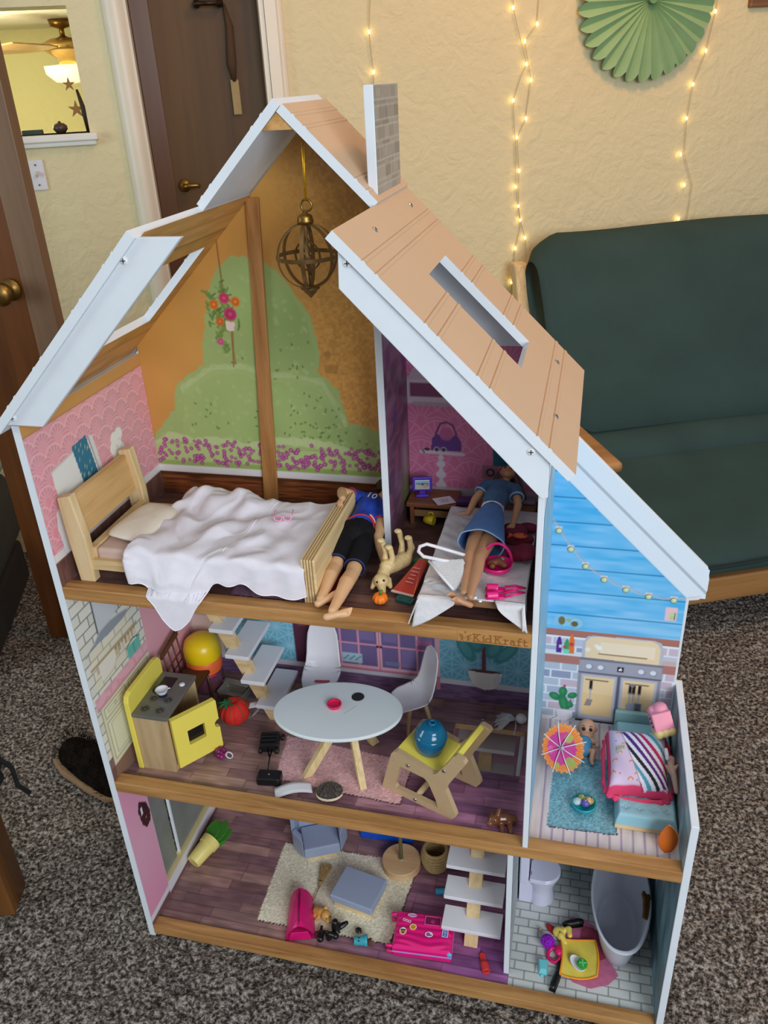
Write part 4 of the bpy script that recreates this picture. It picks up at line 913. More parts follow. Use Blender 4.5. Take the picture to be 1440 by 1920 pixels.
# wing terrace wall
def p_wing(c):
    g = np.random.default_rng(12); zs = [0.937, 0.889, 0.842, 0.796, 0.750, 0.702, 0.655, 0.61]
    n = vnoise(c.u*0.16, c.v, 160, 3); n2 = vnoise(c.u*0.3, c.v, 55, 4); lt = np.clip(0.6*n2+0.7*(n-0.4)+np.clip((0.86-c.v)/0.3, 0, 1)*0.35, 0, 1)
    c.c[:] = np.array([74, 178, 232]); c.mix((162, 212, 248), lt*0.85)
    for z in zs: c.line([(0.7, z), (1.02, z)], 0.0020, (36, 118, 168)); c.line([(0.7, z-0.003), (1.02, z-0.003)], 0.002, (110, 200, 244), 0.6)
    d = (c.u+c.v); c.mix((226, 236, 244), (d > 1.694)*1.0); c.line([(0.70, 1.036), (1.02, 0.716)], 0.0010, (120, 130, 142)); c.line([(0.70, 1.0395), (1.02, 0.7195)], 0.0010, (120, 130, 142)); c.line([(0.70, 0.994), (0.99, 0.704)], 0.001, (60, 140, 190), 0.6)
    # lower part: brick counter
    c.rect(0.7, 0.36, 1.0, 0.620, (236, 238, 244))
    y = 0.412; r = 0
    while y < 0.60:
        x = 0.742-(r % 2)*0.018
        while x < 0.99:
            w_ = 0.030+0.012*g.random(); q = [(176, 184, 204), (196, 200, 216), (150, 160, 186), (206, 188, 200), (184, 196, 210)][g.integers(0, 5)]
            c.rect(x+0.0016, y+0.0014, x+w_-0.0016, y+0.0176, q); x += w_
        y += 0.019; r += 1
    c.rect(0.7, 0.606, 1.0, 0.620, (176, 116, 104)); c.rect(0.7, 0.543, 1.0, 0.562, (180, 122, 112)); c.rect(0.7, 0.562, 0.822, 0.572, (222, 226, 232)); c.rect(0.955, 0.562, 1.0, 0.572, (206, 180, 172)); c.line([(0.7, 0.606), (1, 0.606)], 0.001, (120, 76, 70))
    c.circ(0.785, 0.568, 0.030, (214, 228, 236), ry=0.004)
    # grill
    c.poly([(0.818, 0.562), (0.818, 0.596), (0.826, 0.610), (0.838, 0.613), (0.942, 0.614), (0.954, 0.610), (0.960, 0.596), (0.960, 0.560)], (190, 192, 200))
    c.poly([(0.823, 0.562), (0.823, 0.596), (0.831, 0.608), (0.843, 0.611), (0.938, 0.612), (0.948, 0.607), (0.954, 0.596), (0.954, 0.560)], (240, 216, 176)); c.mix((252, 236, 214), ((c.v > 0.572) & (c.v < 0.60) & (c.u > 0.85) & (c.u < 0.945))*0.6)
    c.line([(0.848, 0.573), (0.932, 0.573)], 0.0022, (130, 110, 70)); c.circ(0.848, 0.586, 0.005, (250, 248, 246)); c.circ(0.843, 0.590, 0.004, (250, 248, 246), 0.8); c.circ(0.828, 0.58, 0.005, (250, 246, 240), 0.7); c.rect(0.816, 0.553, 0.962, 0.561, (120, 124, 136))
    c.rect(0.814, 0.410, 0.962, 0.556, (150, 152, 164)); c.rect(0.816, 0.529, 0.960, 0.556, (166, 166, 178)); c.rect(0.814, 0.526, 0.962, 0.529, (96, 98, 112)); c.rect(0.812, 0.405, 0.964, 0.414, (30, 28, 36))
    for x in (0.833, 0.854, 0.926, 0.947): c.circ(x, 0.5415, 0.0066, (120, 124, 140)); c.circ(x-0.0006, 0.542, 0.0056, (222, 232, 240))
    c.rect(0.8835, 0.5365, 0.8945, 0.5475, (24, 22, 30)); c.poly([(0.886, 0.539), (0.886, 0.542), (0.889, 0.546), (0.892, 0.542), (0.892, 0.539), (0.8897, 0.539), (0.889, 0.541), (0.8882, 0.539)], (240, 240, 244))
    for x0, x1 in ((0.820, 0.884), (0.892, 0.956)):
        c.rect(x0, 0.418, x1, 0.524, (190, 192, 204)); c.rect(x0+0.0045, 0.427, x1-0.0045, 0.519, (236, 204, 150)); c.mix((244, 216, 170), ((c.u > x0+0.0045) & (c.u < x1-0.0045) & (c.v > 0.48) & (c.v < 0.519))*0.7); c.line([(x0+0.009, 0.5115), (x1-0.015, 0.5115)], 0.0022, (96, 84, 62))
    c.rect(0.8858, 0.41, 0.8902, 0.526, (92, 94, 110))
    def tool(x, kind):
        c.line([(x, 0.508), (x, 0.490)], 0.0052, (22, 20, 26)); c.line([(x, 0.490), (x, 0.465)], 0.0024, (176, 178, 190)); c.circ(x, 0.5105, 0.0012, (150, 150, 160))
        if kind == 0: c.poly([(x-0.010, 0.449), (x+0.002, 0.449), (x+0.005, 0.464), (x-0.005, 0.466)], (150, 140, 140))
        if kind == 1: c.circ(x, 0.458, 0.0055, (170, 172, 184), ry=0.009)
        if kind == 2:
            c.rect(x-0.007, 0.448, x+0.007, 0.468, (140, 142, 150))
            for k in (-0.003, 0, 0.003): c.line([(x+k, 0.451), (x+k, 0.465)], 0.0013, (50, 48, 54))
    tool(0.839, 0); tool(0.910, 1); tool(0.9165, 1); tool(0.9265, 2); c.ring(0.9132, 0.509, 0.0034, 0.0016, (170, 172, 184))
    # bottles, cactus, deck, jars, switch, bulbs
    for x, q, h in ((0.776, (88, 38, 140), 0.036), (0.790, (52, 160, 96), 0.032), (0.7985, (236, 120, 50), 0.044)): c.rect(x-0.0048, 0.567, x+0.0048, 0.567+h*0.7, q); c.poly([(x-0.0048, 0.567+h*0.69), (x+0.0048, 0.567+h*0.69), (x+0.0016, 0.567+h), (x-0.0016, 0.567+h)], q)
    c.rect(0.776, 0.578, 0.7805, 0.585, (232, 228, 214)); c.rect(0.785, 0.567, 0.795, 0.576, (120, 220, 196)); c.circ(0.7985, 0.588, 0.004, (206, 60, 90)); c.circ(0.786, 0.581, 0.003, (190, 70, 90))
    for x, y, rx, ry, a in ((0.792, 0.447, 0.009, 0.024, 0.25), (0.789, 0.476, 0.008, 0.012, 0), (0.7745, 0.463, 0.012, 0.0085, -0.5), (0.8065, 0.469, 0.0095, 0.007, 0.5), (0.8025, 0.446, 0.007, 0.008, 0)): c.circ(x, y, rx, (40, 128, 84), ry=ry, rot=a); c.circ(x-0.001, y+0.001, rx*0.5, (74, 160, 104), 0.6, ry=ry*0.55, rot=a)
    c.circ(0.791, 0.490, 0.0025, (190, 40, 90)); c.circ(0.804, 0.456, 0.002, (190, 40, 90))
    # printed deck
    dm = (c.v < 0.4135) & (c.u < 0.814); dk = c.v < 0.410; c.mix((238, 234, 240), (dm | dk)*1.0); q = (c.u-(0.4135-c.v)*-1.4)/0.030; l_ = np.abs(q-np.round(q))*0.030; c.mix((120, 96, 128), (dm | dk)*np.clip(1.2-l_/0.0011, 0, 1))
    c.poly([(0.7775, 0.433), (0.809, 0.433), (0.804, 0.416), (0.796, 0.409), (0.787, 0.409), (0.781, 0.417)], (232, 226, 234)); c.line([(0.7775, 0.433), (0.809, 0.433)], 0.0018, (200, 190, 206))
    c.rect(0.765, 0.628, 0.783, 0.651, (150, 206, 226), 0.6); c.circ(0.805, 0.636, 0.012, (160, 212, 230), 0.6); c.rect(0.78, 0.628, 0.803, 0.648, (176, 222, 236), 0.5); c.circ(0.778, 0.639, 0.006, (120, 112, 70), ry=0.009); c.circ(0.801, 0.634, 0.006, (110, 96, 60)); c.circ(0.79, 0.641, 0.004, (176, 180, 130)); c.ring(0.805, 0.636, 0.012, 0.001, (120, 170, 190))
    c.rect(0.953, 0.660, 0.973, 0.6885, (236, 200, 206)); c.circ(0.965, 0.670, 0.0046, (186, 210, 146), ry=0.008); c.rect(0.9605, 0.670, 0.9695, 0.677, (196, 218, 160)); c.line([(0.9695, 0.663), (0.9695, 0.677)], 0.0012, (60, 60, 50))
    BL = [(0.763, 0.824), (0.785, 0.789), (0.812, 0.757), (0.845, 0.733), (0.883, 0.716), (0.922, 0.706), (0.964, 0.703)]; P = [(0.750, 0.848)]
    for a, b in zip(BL, BL[1:]+[(1.006, 0.718)]): P += [(a[0], a[1]+0.006), ((a[0]+b[0])/2+0.003, (a[1]+b[1])/2-0.001)]
    c.line(P+[(0.988, 0.712), (1.006, 0.716)], 0.0014, (214, 190, 190)); c.line([(x+0.002, y+0.0016) for x, y in P], 0.0010, (176, 170, 176))
    for x, y in BL: c.rect(x-0.0055, y+0.0035, x+0.0055, y+0.0085, (240, 214, 214)); c.circ(x, y, 0.0058, (70, 90, 80)); c.circ(x+0.0006, y, 0.0049, (206, 222, 162)); c.circ(x+0.002, y+0.001, 0.0018, (240, 246, 220))
wm = lambda u, v: (u+v < 1.783) & ((u < 0.9845) | (v > 0.712)) & (v < 1.022)
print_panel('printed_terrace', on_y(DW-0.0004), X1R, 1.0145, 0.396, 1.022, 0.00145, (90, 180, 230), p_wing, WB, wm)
print_panel('printed_side', on_x(X1R+0.0004), 0.002, DW-0.002, 0.4215, 1.02, 0.006, (140, 190, 216), lambda c: c.mottle(0.05, 40, 2), DV)
def p_rw(c):
    tl = c.v < 0.40; c.c[:] = (150, 160, 160); c.mottle(0.12, 60, 2); c.mix((54, 96, 106), (vnoise(c.u, c.v, 26, 5) > 0.55)*(c.v < 0.49)*0.45)
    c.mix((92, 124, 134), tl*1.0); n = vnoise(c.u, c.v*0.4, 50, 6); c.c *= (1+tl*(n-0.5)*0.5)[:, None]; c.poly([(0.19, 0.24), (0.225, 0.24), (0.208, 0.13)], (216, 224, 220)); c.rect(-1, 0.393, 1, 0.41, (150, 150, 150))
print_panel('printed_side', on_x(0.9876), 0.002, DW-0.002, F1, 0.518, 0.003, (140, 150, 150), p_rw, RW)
print_panel('printed_side', on_x(0.7264), 0.052, DW-0.002, F1, 0.394, 0.0025, (190, 196, 194), lambda c: tiles(c, 0.0385, 0.0185, (176, 186, 188), (70, 74, 80), 0.0012), LD)
print_panel('printed_side', on_y(DW+0.0005), 0.727, 0.987, F1, 0.36, 0.004, (96, 128, 140), lambda c: c.mottle(0.2, 40, 3), WB)
print_panel('printed_wallpaper', on_y(DP-0.0004), TW, 0.716, F1, 0.395, 0.006, (196, 160, 182), lambda c: (c.rect(0, 0, 1, 0.045, (120, 86, 100)), c.rect(0, 0.045, 1, 0.058, (220, 214, 222))), BW)
# burnt-in maker's mark on the upper rail
def p_logo(c):
    K = (140, 90, 44); n = vnoise(c.u*0.07, c.v, 300, 3); c.c *= (1+(n-0.5)*0.12)[:, None]
    x0, z0, h, lw = 0.6625, 0.8195, 0.0122, 0.0019
    def L(x, pts, s=1.0): c.line([(x0+x+a*h*s, z0+b*h*s) for a, b in pts], lw, K)
    def serif(x, a, b, w_=0.18): L(x, [(a-w_, b), (a+w_, b)])
    def K_(x): L(x, [(0.1, 0), (0.1, 1)]); serif(x, 0.1, 0); serif(x, 0.1, 1); L(x, [(0.1, 0.42), (0.62, 1)]); L(x, [(0.28, 0.6), (0.68, 0)]); serif(x, 0.62, 1); serif(x, 0.68, 0)
    def i_(x): L(x, [(0.1, 0), (0.1, 0.62)]); serif(x, 0.1, 0); L(x, [(-0.05, 0.62), (0.1, 0.62)]); c.circ(x0+x+0.1*h, z0+0.88*h, 0.0014, K)
    def d_(x): c.ring(x0+x+0.24*h, z0+0.30*h, 0.27*h, lw, K); L(x, [(0.52, 0), (0.52, 1)]); L(x, [(0.36, 1), (0.52, 1)]); L(x, [(0.52, 0), (0.66, 0)])
    def r_(x): L(x, [(0.1, 0), (0.1, 0.62)]); serif(x, 0.1, 0); L(x, [(-0.05, 0.62), (0.1, 0.62)]); L(x, [(0.1, 0.4), (0.25, 0.60), (0.42, 0.58)])
    def a_(x): c.ring(x0+x+0.26*h, z0+0.22*h, 0.2*h, lw, K); L(x, [(0.48, 0), (0.48, 0.45), (0.36, 0.62), (0.12, 0.58)]); L(x, [(0.48, 0), (0.62, 0)])
    def f_(x): L(x, [(0.15, 0), (0.15, 0.8), (0.28, 1), (0.45, 0.95)]); serif(x, 0.15, 0); L(x, [(0.0, 0.6), (0.4, 0.6)])
    def t_(x): L(x, [(0.15, 0.9), (0.15, 0.15), (0.28, 0), (0.45, 0.06)]); L(x, [(0.0, 0.6), (0.42, 0.6)])
    for fn, dx in ((K_, 0), (i_, 0.0118), (d_, 0.0158), (K_, 0.0265), (r_, 0.0385), (a_, 0.0455), (f_, 0.0545), (t_, 0.0615)): fn(dx*1.12)
    def star(x, z, r): c.poly([(x+(r if k % 2 == 0 else r*0.45)*sin(k*pi/5), z+(r if k % 2 == 0 else r*0.45)*cos(k*pi/5)) for k in range(10)], K, 0.85)
    star(0.6510, 0.8335, 0.0026); star(0.6440, 0.8290, 0.0024); star(0.6580, 0.8290, 0.0024)
    for x in (0.6462, 0.6552): c.circ(x, 0.8270, 0.0017, K, 0.9); c.line([(x, 0.8250), (x, 0.8212)], 0.0026, K, 0.85); c.line([(x, 0.8212), (x-0.0025, 0.8182)], 0.0014, K, 0.85); c.line([(x, 0.8212), (x+0.0025, 0.8182)], 0.0014, K, 0.85); c.line([(x-0.0035, 0.8260), (x+0.0035, 0.8236)], 0.0013, K, 0.85)
print_panel('burnt_logo', on_y(-0.0004), 0.640, 0.7416, 0.8172, 0.8388, 0.00045, (182, 134, 78), p_logo, RL3)
# ================================================================ things on the top floor
Z3 = F3+0.0008
def W_(t): return dict(parent=t, world=True)
M_skin = mat('doll_skin', (216, 172, 128), 0.42, 0.02, 40, sub=0.0)
M_skin2 = mat('doll_skin_tan', (186, 136, 100), 0.42, 0.02, 40)

# toy bed
bed = thing('toy_bed', 'pale wooden toy bed with tilted headboard on the top floor', 'toy bed', (0.22, 0.13, Z3))
def post(y0, y1):
    m = MB(); m.prism([(0.030, Z3), (0.056, Z3), (0.0555, 0.915), (0.0462, 0.989), (0.0235, 0.984), (0.0255, 0.912)], lambda u, v, t: (u, t, v), y0, y1); return m
for y0 in (0.0255, 0.207): post(y0, y0+0.017).build('bed_post', M_birch, **W_(bed), bevel=0.002)
def slope(z): return 0.0340+(0.93-z)*0.05 if z < 0.915 else 0.0340-(z-0.915)*0.11
m = MB(); m.prism([(0.033, 0.912), (0.045, 0.912), (0.0375, 0.978), (0.0255, 0.978)], lambda u, v, t: (u, t, v), 0.0405, 0.2075); m.build('headboard', wood('headboard_ply', (190, 146, 88), (222, 182, 124), 'Y', 38, 0.5, 4), **W_(bed), bevel=0.0015)
m = MB(); m.box(0.046, 0.040, 0.872, 0.060, 0.208, 0.893); m.build('head_rail', M_birchx, **W_(bed), bevel=0.0012)
for y0 in (0.0305, 0.205): m = MB(); m.box(0.052, y0, 0.858, 0.410, y0+0.010, 0.876); m.build('side_rail', M_birchx, **W_(bed), bevel=0.001)
m = MB(); m.box(0.4060, 0.0255, Z3, 0.4275, 0.250, 0.9125); m.build('footboard', wood('foot_ply', (206, 176, 124), (232, 206, 156), 'Y', 90, 0.6), **W_(bed), bevel=0.0016)
for k in range(4):
    m = MB(); x = 0.4098+0.0043*k; m.box(x, 0.0249, Z3, x+0.0012, 0.0256, 0.912); m.box(x, 0.0255, 0.9120, x+0.0012, 0.250, 0.9130)
    m.build('plywood_line', mat('ply_dark_layer', (150, 116, 72), 0.6), **W_(bed))
m = MB(); m.box(0.060, 0.040, 0.866, 0.405, 0.206, 0.892); m.build('mattress', mat('blush_mattress', (206, 178, 164), 0.85, 0.03, 20), **W_(bed), bevel=0.006, seg=3)
m = MB(); m.grid(pillow_fn(0.072, 0.118, 0.020, 0.0015), 48, 14); o = tag(m.build('pillow', mat('cream_cotton', (228, 218, 202), 0.9, 0.03, 40, bump=0.2, bscale=600), smooth=True, loc=(0.106, 0.118, 0.9015)), 'cream pillow on the wooden toy bed', 'pillow'); o.rotation_euler = (0, 0.05, -0.12)
# white muslin blanket, rucked up, one corner hanging over the rail
def blanket_fn(i, j):
    """i along the bed, j from the far side to the hem hanging at the front"""
    x = 0.128+0.283*i; yb, yf = 0.228+0.010*sin(i*7), 0.026
    tip = math.exp(-((i-0.27)/0.13)**2)*0.065+math.exp(-((i-0.55)/0.10)**2)*(-0.004)
    drop = 0.044+tip+0.006*sin(i*9); flat = yb-yf; tot = flat+drop; L_ = j*tot
    puff = 0.020*math.exp(-((i-0.20)/0.14)**2)*math.exp(-((j-0.10)/0.10)**2)+0.018*math.exp(-((i-0.42)/0.10)**2)*math.exp(-((j-0.06)/0.08)**2)
    w1 = 0.0040*sin(30*i+19*j+3*sin(5*j+2*i))*(1-abs(i-0.4))+0.0030*sin(9*i-26*j+4*sin(6*i))+0.0055*(0.6-abs(mnoise.noise(Vector((i*7+j*3, j*5-i*2, 1.3)))*2.2))
    amp = 1.0 if i < 0.62 else max(0.25, 1-(i-0.62)*2.6)
    top = 0.9005+puff+max(-0.004, w1*amp)+0.004*math.exp(-((i-0.05)/0.06)**2)
    r = 0.010
    if L_ < flat-r: p = (x, yb-L_, top)
    else:
        q = L_-(flat-r); a = min(q/(r*1.57), 1.0)*pi/2
        y = yf+r-r*sin(a); z = top-r*(1-cos(a)); rest = max(0, q-r*1.57); z -= rest
        fold = 0.0030*sin(34*i+40*rest)*min(1, rest/0.02); out = -0.0035-fold-0.016*math.exp(-((i-0.27)/0.2)**2)*min(1, rest/0.03)-0.006*math.exp(-((i-0.02)/0.05)**2)*min(1, rest/0.01)
        if z < 0.842: out = min(out-0.003, -(yf+0.0018))
        p = (x+0.10*rest*(0.3-i) if i < 0.6 else x, y+out, z)
    if i < 0.12: p = (p[0]-0.010*(1-i/0.12)*math.exp(-((j-0.75)/0.25)**2), p[1], p[2]-0.006*(1-i/0.12)*(1-j))
    return p
M_mus = mat('white_muslin', (228, 224, 232), 0.95, 0.03, 60, bump=0.25, bscale=900)
bl = thing('blanket', 'white muslin blanket rumpled over the toy bed, one corner hanging over the shelf edge', 'blanket', (0.27, 0.12, 0.90))
m = MB(); m.grid(blanket_fn, 110, 110, 0.0012); m.build('cloth', M_mus, **W_(bl), smooth=True)
m = MB(); m.tube([Vector(blanket_fn(i/60, 1.0))+Vector((0, -0.0008, 0)) for i in range(61)], 0.0011, 6); m.build('hem', mat('white_hem', (238, 236, 242), 0.9), **W_(bl), smooth=True)
m = MB(); m.tube([Vector(blanket_fn(0.62-0.10*(k/50), 0.02+0.74*k/50))+Vector((0, 0, 0.0012)) for k in range(51)], 0.0009, 6); m.build('seam', MATS['white_hem'], **W_(bl), smooth=True)
# pink toy glasses
gl = thing('toy_glasses', 'tiny pink toy eyeglasses on the white blanket', 'glasses', (0.335, 0.150, 0.909), (0, 0, 0.25))
M_pg = mat('pink_glasses', (244, 158, 200), 0.3)
for s_ in (-1, 1):
    m = MB(); m.tube([(s_*0.0075+0.0062*cos(2*pi*k/20), -0.004+0.001*sin(k), 0.003+0.0048*sin(2*pi*k/20)) for k in range(20)], 0.0010, 6, closed=True); m.build('rim', M_pg, gl, smooth=True)
    m = MB(); m.tube([(s_*0.0137, -0.004, 0.004), (s_*0.0147, 0.006, 0.004), (s_*0.015, 0.020, 0.004), (s_*0.0135, 0.025, 0.002)], 0.0010, 6); m.build('temple', M_pg, gl, smooth=True)
m = MB(); m.tube([(-0.002, -0.004, 0.004), (0, -0.0045, 0.005), (0.002, -0.004, 0.004)], 0.0010, 6); m.build('bridge', M_pg, gl, smooth=True)

# ---------------------------------------------------------------- dolls
def hand(m, wrist, d, up, s=1.0, curl=0.35):
    """palm plus five bent fingers; d = pointing direction, up = back of the hand"""
    d = Vector(d).normalized(); up = Vector(up); up = (up-d*up.dot(d)).normalized(); side = d.cross(up)
    w0 = Vector(wrist); k = 0.001*s
    for o in (-4.0, -1.3, 1.3, 4.0): m.cap_limb([w0+side*o*0.6*k, w0+d*5*k+side*o*k, w0+d*11*k+side*o*k*1.1], [2.7*k, 2.7*k, 2.3*k], 8)
    for o, L_ in ((-4.6, 9.5), (-1.6, 11.5), (1.5, 11), (4.4, 8.5)):
        b = w0+d*11*k+side*o*k*1.12; sp = side*o*0.10*k
        p1 = b+d*L_*0.42*k+sp*2-up*L_*curl*0.18*k; p2 = p1+d*L_*0.33*k+sp-up*L_*curl*0.4*k; p3 = p2+d*L_*0.22*k-up*L_*curl*0.5*k
        m.cap_limb([b, p1, p2, p3], [1.5*k, 1.4*k, 1.25*k, 1.0*k], 8)
    b = w0+d*3*k+side*4*k; m.cap_limb([b, b+d*4.5*k+side*4*k, b+d*9*k+side*5*k-up*2*k], [2.0*k, 1.7*k, 1.3*k], 8)
def foot(m, heel, toe, up, s=1.0):
    h, t = Vector(heel), Vector(toe); d = (t-h).normalized(); up = Vector(up); up = (up-d*up.dot(d)).normalized(); side = d.cross(up); L_ = (t-h).length; k = L_/38.0
    m.cap_limb([h, h+d*L_*0.4+up*1.5*k, h+d*L_*0.72], [5.6*k, 5.4*k, 5.0*k], 12)
    m.cap_limb([h+d*L_*0.45-side*1.5*k, h+d*L_*0.74-side*3.0*k], [4.4*k, 4.0*k], 10); m.cap_limb([h+d*L_*0.5+side*2*k, h+d*L_*0.74+side*3.0*k], [4.0*k, 3.6*k], 10)
    for i, (o, q) in enumerate(((-5.0, 1.0), (-2.2, 0.98), (0.2, 0.95), (2.6, 0.91), (4.8, 0.86))): m.cap_limb([h+d*L_*0.72+side*o*0.9*k, h+d*L_*q+side*o*k], [(2.2, 1.7, 1.6, 1.5, 1.4)[i]*k, (2.0, 1.5, 1.45, 1.4, 1.3)[i]*k], 8)

def head(m, c, fwd, up, s=1.0):
    """skull, jaw, nose, lips, ears"""
    c = Vector(c); f = Vector(fwd).normalized(); u = Vector(up); u = (u-f*u.dot(f)).normalized(); r = f.cross(u); k = 0.001*s
    m.ell(c+u*2*k, (14*k,)*3); m.ell(c+f*4*k-u*6*k, (10.5*k,)*3); m.ell(c+f*7*k-u*12*k, (6.5*k,)*3)
    m.cap_limb([c+f*13*k+u*2*k, c+f*17.2*k-u*3.5*k], [1.6*k, 2.3*k], 8); m.cap_limb([c+f*13*k-u*9*k-r*3*k, c+f*14.2*k-u*9*k, c+f*13*k-u*9*k+r*3*k], [1.3*k, 1.7*k, 1.3*k], 8)
    for sg in (-1, 1): m.ell(c+r*sg*13.6*k-u*1*k-f*1*k, (2.2*k, 3*k, 4.5*k))
    m.cap_limb([c-u*11*k-f*2*k, c-u*24*k-f*5*k], [7*k, 7.5*k], 12)
def eyes(parent, c, fwd, up, s=1.0):
    c = Vector(c); f = Vector(fwd).normalized(); u = Vector(up); u = (u-f*u.dot(f)).normalized(); r = f.cross(u); k = 0.001*s
    for sg in (-1, 1):
        m = MB(); m.ell(c+f*12.2*k+r*sg*5.4*k+u*1.2*k, (2.5*k, 2.0*k, 1.7*k)); m.build('eye', mat('doll_eye', (36, 26, 22), 0.25), **W_(parent), smooth=True)
        m = MB(); m.tube([c+f*13.2*k+r*sg*3*k+u*5*k, c+f*13.0*k+r*sg*5.6*k+u*6*k, c+f*11.5*k+r*sg*8*k+u*5.2*k], 0.6*k, 5); m.build('eyebrow', MATS['doll_eye'], **W_(parent), smooth=True)
    m = MB(); m.tube([c+f*14.6*k+r*sg*3.0*k-u*9.4*k for sg in (-1, 1)], 1.0*k, 6); m.build('lips', mat('doll_lips', (176, 84, 84), 0.4), **W_(parent), smooth=True)

# man doll lying face down, feet over the shelf edge
md = thing('man_doll', 'male doll in blue football shirt and black shorts lying face down beside the toy bed', 'doll', (0.45, 0.14, Z3))
HL, HR = Vector((0.433, 0.178, 0.872)), Vector((0.462, 0.174, 0.868))
KL, KR = Vector((0.4345, 0.093, 0.8605)), Vector((0.4655, 0.083, 0.8600))
AL, AR = Vector((0.4355, 0.016, 0.8535)), Vector((0.4615, -0.010, 0.8545))
CH = Vector((0.452, 0.252, 0.884)); SL, SR = Vector((0.425, 0.268, 0.893)), Vector((0.474, 0.256, 0.880))
m = MB()
for h, k, a in ((HL, KL, AL), (HR, KR, AR)):
    cf_ = k.lerp(a, 0.30)+Vector((0, 0, 0.003)); m.cap_limb([h, h.lerp(k, 0.5), k, cf_, k.lerp(a, 0.7), a], [0.0150, 0.0142, 0.0112, 0.0118, 0.0085, 0.0066])
foot(m, (0.4335, 0.008, 0.8510), (0.4585, 0.036, 0.8545), (0.4, -0.6, 0.8)); foot(m, (0.4555, -0.021, 0.8500), (0.4890, -0.004, 0.8520), (0.4, -0.6, 0.8))
m.cap_limb([(0.4475, 0.18, 0.872), (0.449, 0.215, 0.876), (0.450, 0.250, 0.882), (0.4505, 0.270, 0.886)], [0.020, 0.0185, 0.021, 0.016])
m.cap_limb([SL, (0.450, 0.264, 0.889), SR], [0.0115, 0.013, 0.0115])
EL = Vector((0.4065, 0.243, 0.916)); WL = Vector((0.4195, 0.205, 0.9235))
m.cap_limb([SL, SL.lerp(EL, 0.5), EL, EL.lerp(WL, 0.35), WL], [0.0110, 0.0102, 0.0082, 0.0085, 0.0055])
hand(m, WL, (-0.15, -0.9, -0.25), (-0.4, 0, 0.9), 0.85, 0.8)
ER = Vector((0.494, 0.178, 0.872)); WR = Vector((0.5075, 0.122, 0.855)); ER.x = 0.4830
m.cap_limb([SR, SR.lerp(ER, 0.5), ER, ER.lerp(WR, 0.35), WR], [0.0110, 0.0100, 0.0082, 0.0082, 0.0055])
hand(m, WR, (0.1, -0.9, -0.35), (0.6, 0, 0.8), 0.85, 0.4)
head(m, (0.468, 0.300, 0.893), (0.55, 0.15, -0.80), (0.15, 0.95, 0.12), 0.92)
m.build('body', M_skin, **W_(md), remesh=0.0011, sm=5)
eyes(md, (0.468, 0.300, 0.893), (0.55, 0.15, -0.80), (0.15, 0.95, 0.12), 0.92)
m = MB(); hc = Vector((0.467, 0.3035, 0.8965)); m.ell(hc, (0.0150, 0.0140, 0.0140)); m.ell(hc+Vector((-0.004, 0.003, 0.003)), 0.0135)
nr = random.Random(3)
for k in range(40):
    a, b = nr.uniform(0, 2*pi), nr.uniform(0, 1.4); p = hc+Vector((0.0145*cos(a)*cos(b)-0.003, 0.0135*sin(a)*cos(b)+0.002, 0.0135*sin(b)+0.001)); m.ell(p, 0.0028, nu=8, nv=6)
m.build('hair', mat('dark_brown_hair', (52, 34, 22), 0.6, 0.3, 200), **W_(md), remesh=0.0011, sm=1)
m = MB()
m.cap_limb([(0.4480, 0.176, 0.873), (0.4490, 0.205, 0.8765)], [0.0225, 0.0205])
for h, k in ((HL, KL), (HR, KR)): m.tube([h+Vector((0, 0.006, 0)), h.lerp(k, 0.5), h.lerp(k, 0.83)], [0.0178, 0.0172, 0.0158], 18); m.ell(h+Vector((0, 0.008, 0.004)), 0.0175)
m.build('shorts', mat('black_shorts', (20, 20, 24), 0.8, 0.15, 60, spec=0.2), **W_(md), remesh=0.0012, sm=2)
for h, k in ((HL, KL), (HR, KR)):
    c = h.lerp(k, 0.83); d = (k-h).normalized(); x_, y_, _ = frame(d); m = MB(); m.tube([c+x_*cos(2*pi*q/24)*0.0160+y_*sin(2*pi*q/24)*0.0160 for q in range(24)], 0.0014, 6, closed=True); m.build('shorts_hem', mat('navy_trim', (36, 46, 96), 0.7), **W_(md), smooth=True)
m = MB(); m.cap_limb([(0.4480, 0.205, 0.8770), (0.4495, 0.228, 0.8795), (0.4500, 0.252, 0.8835), (0.4505, 0.268, 0.887)], [0.0222, 0.0220, 0.0232, 0.0180])
m.cap_limb([SL, (0.450, 0.264, 0.889), SR], [0.0138, 0.0152, 0.0138])
for s_, e in ((SL, EL), (SR, ER)): m.tube([s_, s_.lerp(e, 0.45)], [0.0142, 0.0132], 16)
m.build('football_shirt', mat('royal_blue_jersey', (30, 66, 172), 0.6, 0.35, 55), **W_(md), remesh=0.0012, sm=2)
for s_, e in ((SL, EL), (SR, ER)):
    c = s_.lerp(e, 0.46); d = (e-s_).normalized(); x_, y_, _ = frame(d); m = MB(); m.tube([c+(x_*cos(2*pi*q/24)+y_*sin(2*pi*q/24))*0.0128 for q in range(24)], 0.0011, 6, closed=True); m.build('sleeve_trim', mat('red_trim', (200, 44, 60), 0.6), **W_(md), smooth=True)
m = MB(); m.tube([Vector((0.4480+0.0232*cos(2*pi*q/36), 0.1985+0.004*sin(2*pi*q/36*2), 0.8762+0.0232*sin(2*pi*q/36))) for q in range(36)], 0.0012, 6, closed=True); m.build('shirt_hem', MATS['red_trim'], **W_(md), smooth=True)
for dx, cc in ((0, 'red_trim'), (0.0034, 'white_trim'), (0.0066, 'red_trim')):
    m = MB(); m.tube([Vector((0.4480+0.0230*cos(t_), 0.206+dx+0.017*q, 0.8770+0.0230*sin(t_))) for q in (0,) for t_ in [0.9-0.09*i for i in range(13)]], 0.0009, 5); m.build('side_stripe', mat(cc, (226, 226, 236), 0.6), **W_(md), smooth=True)
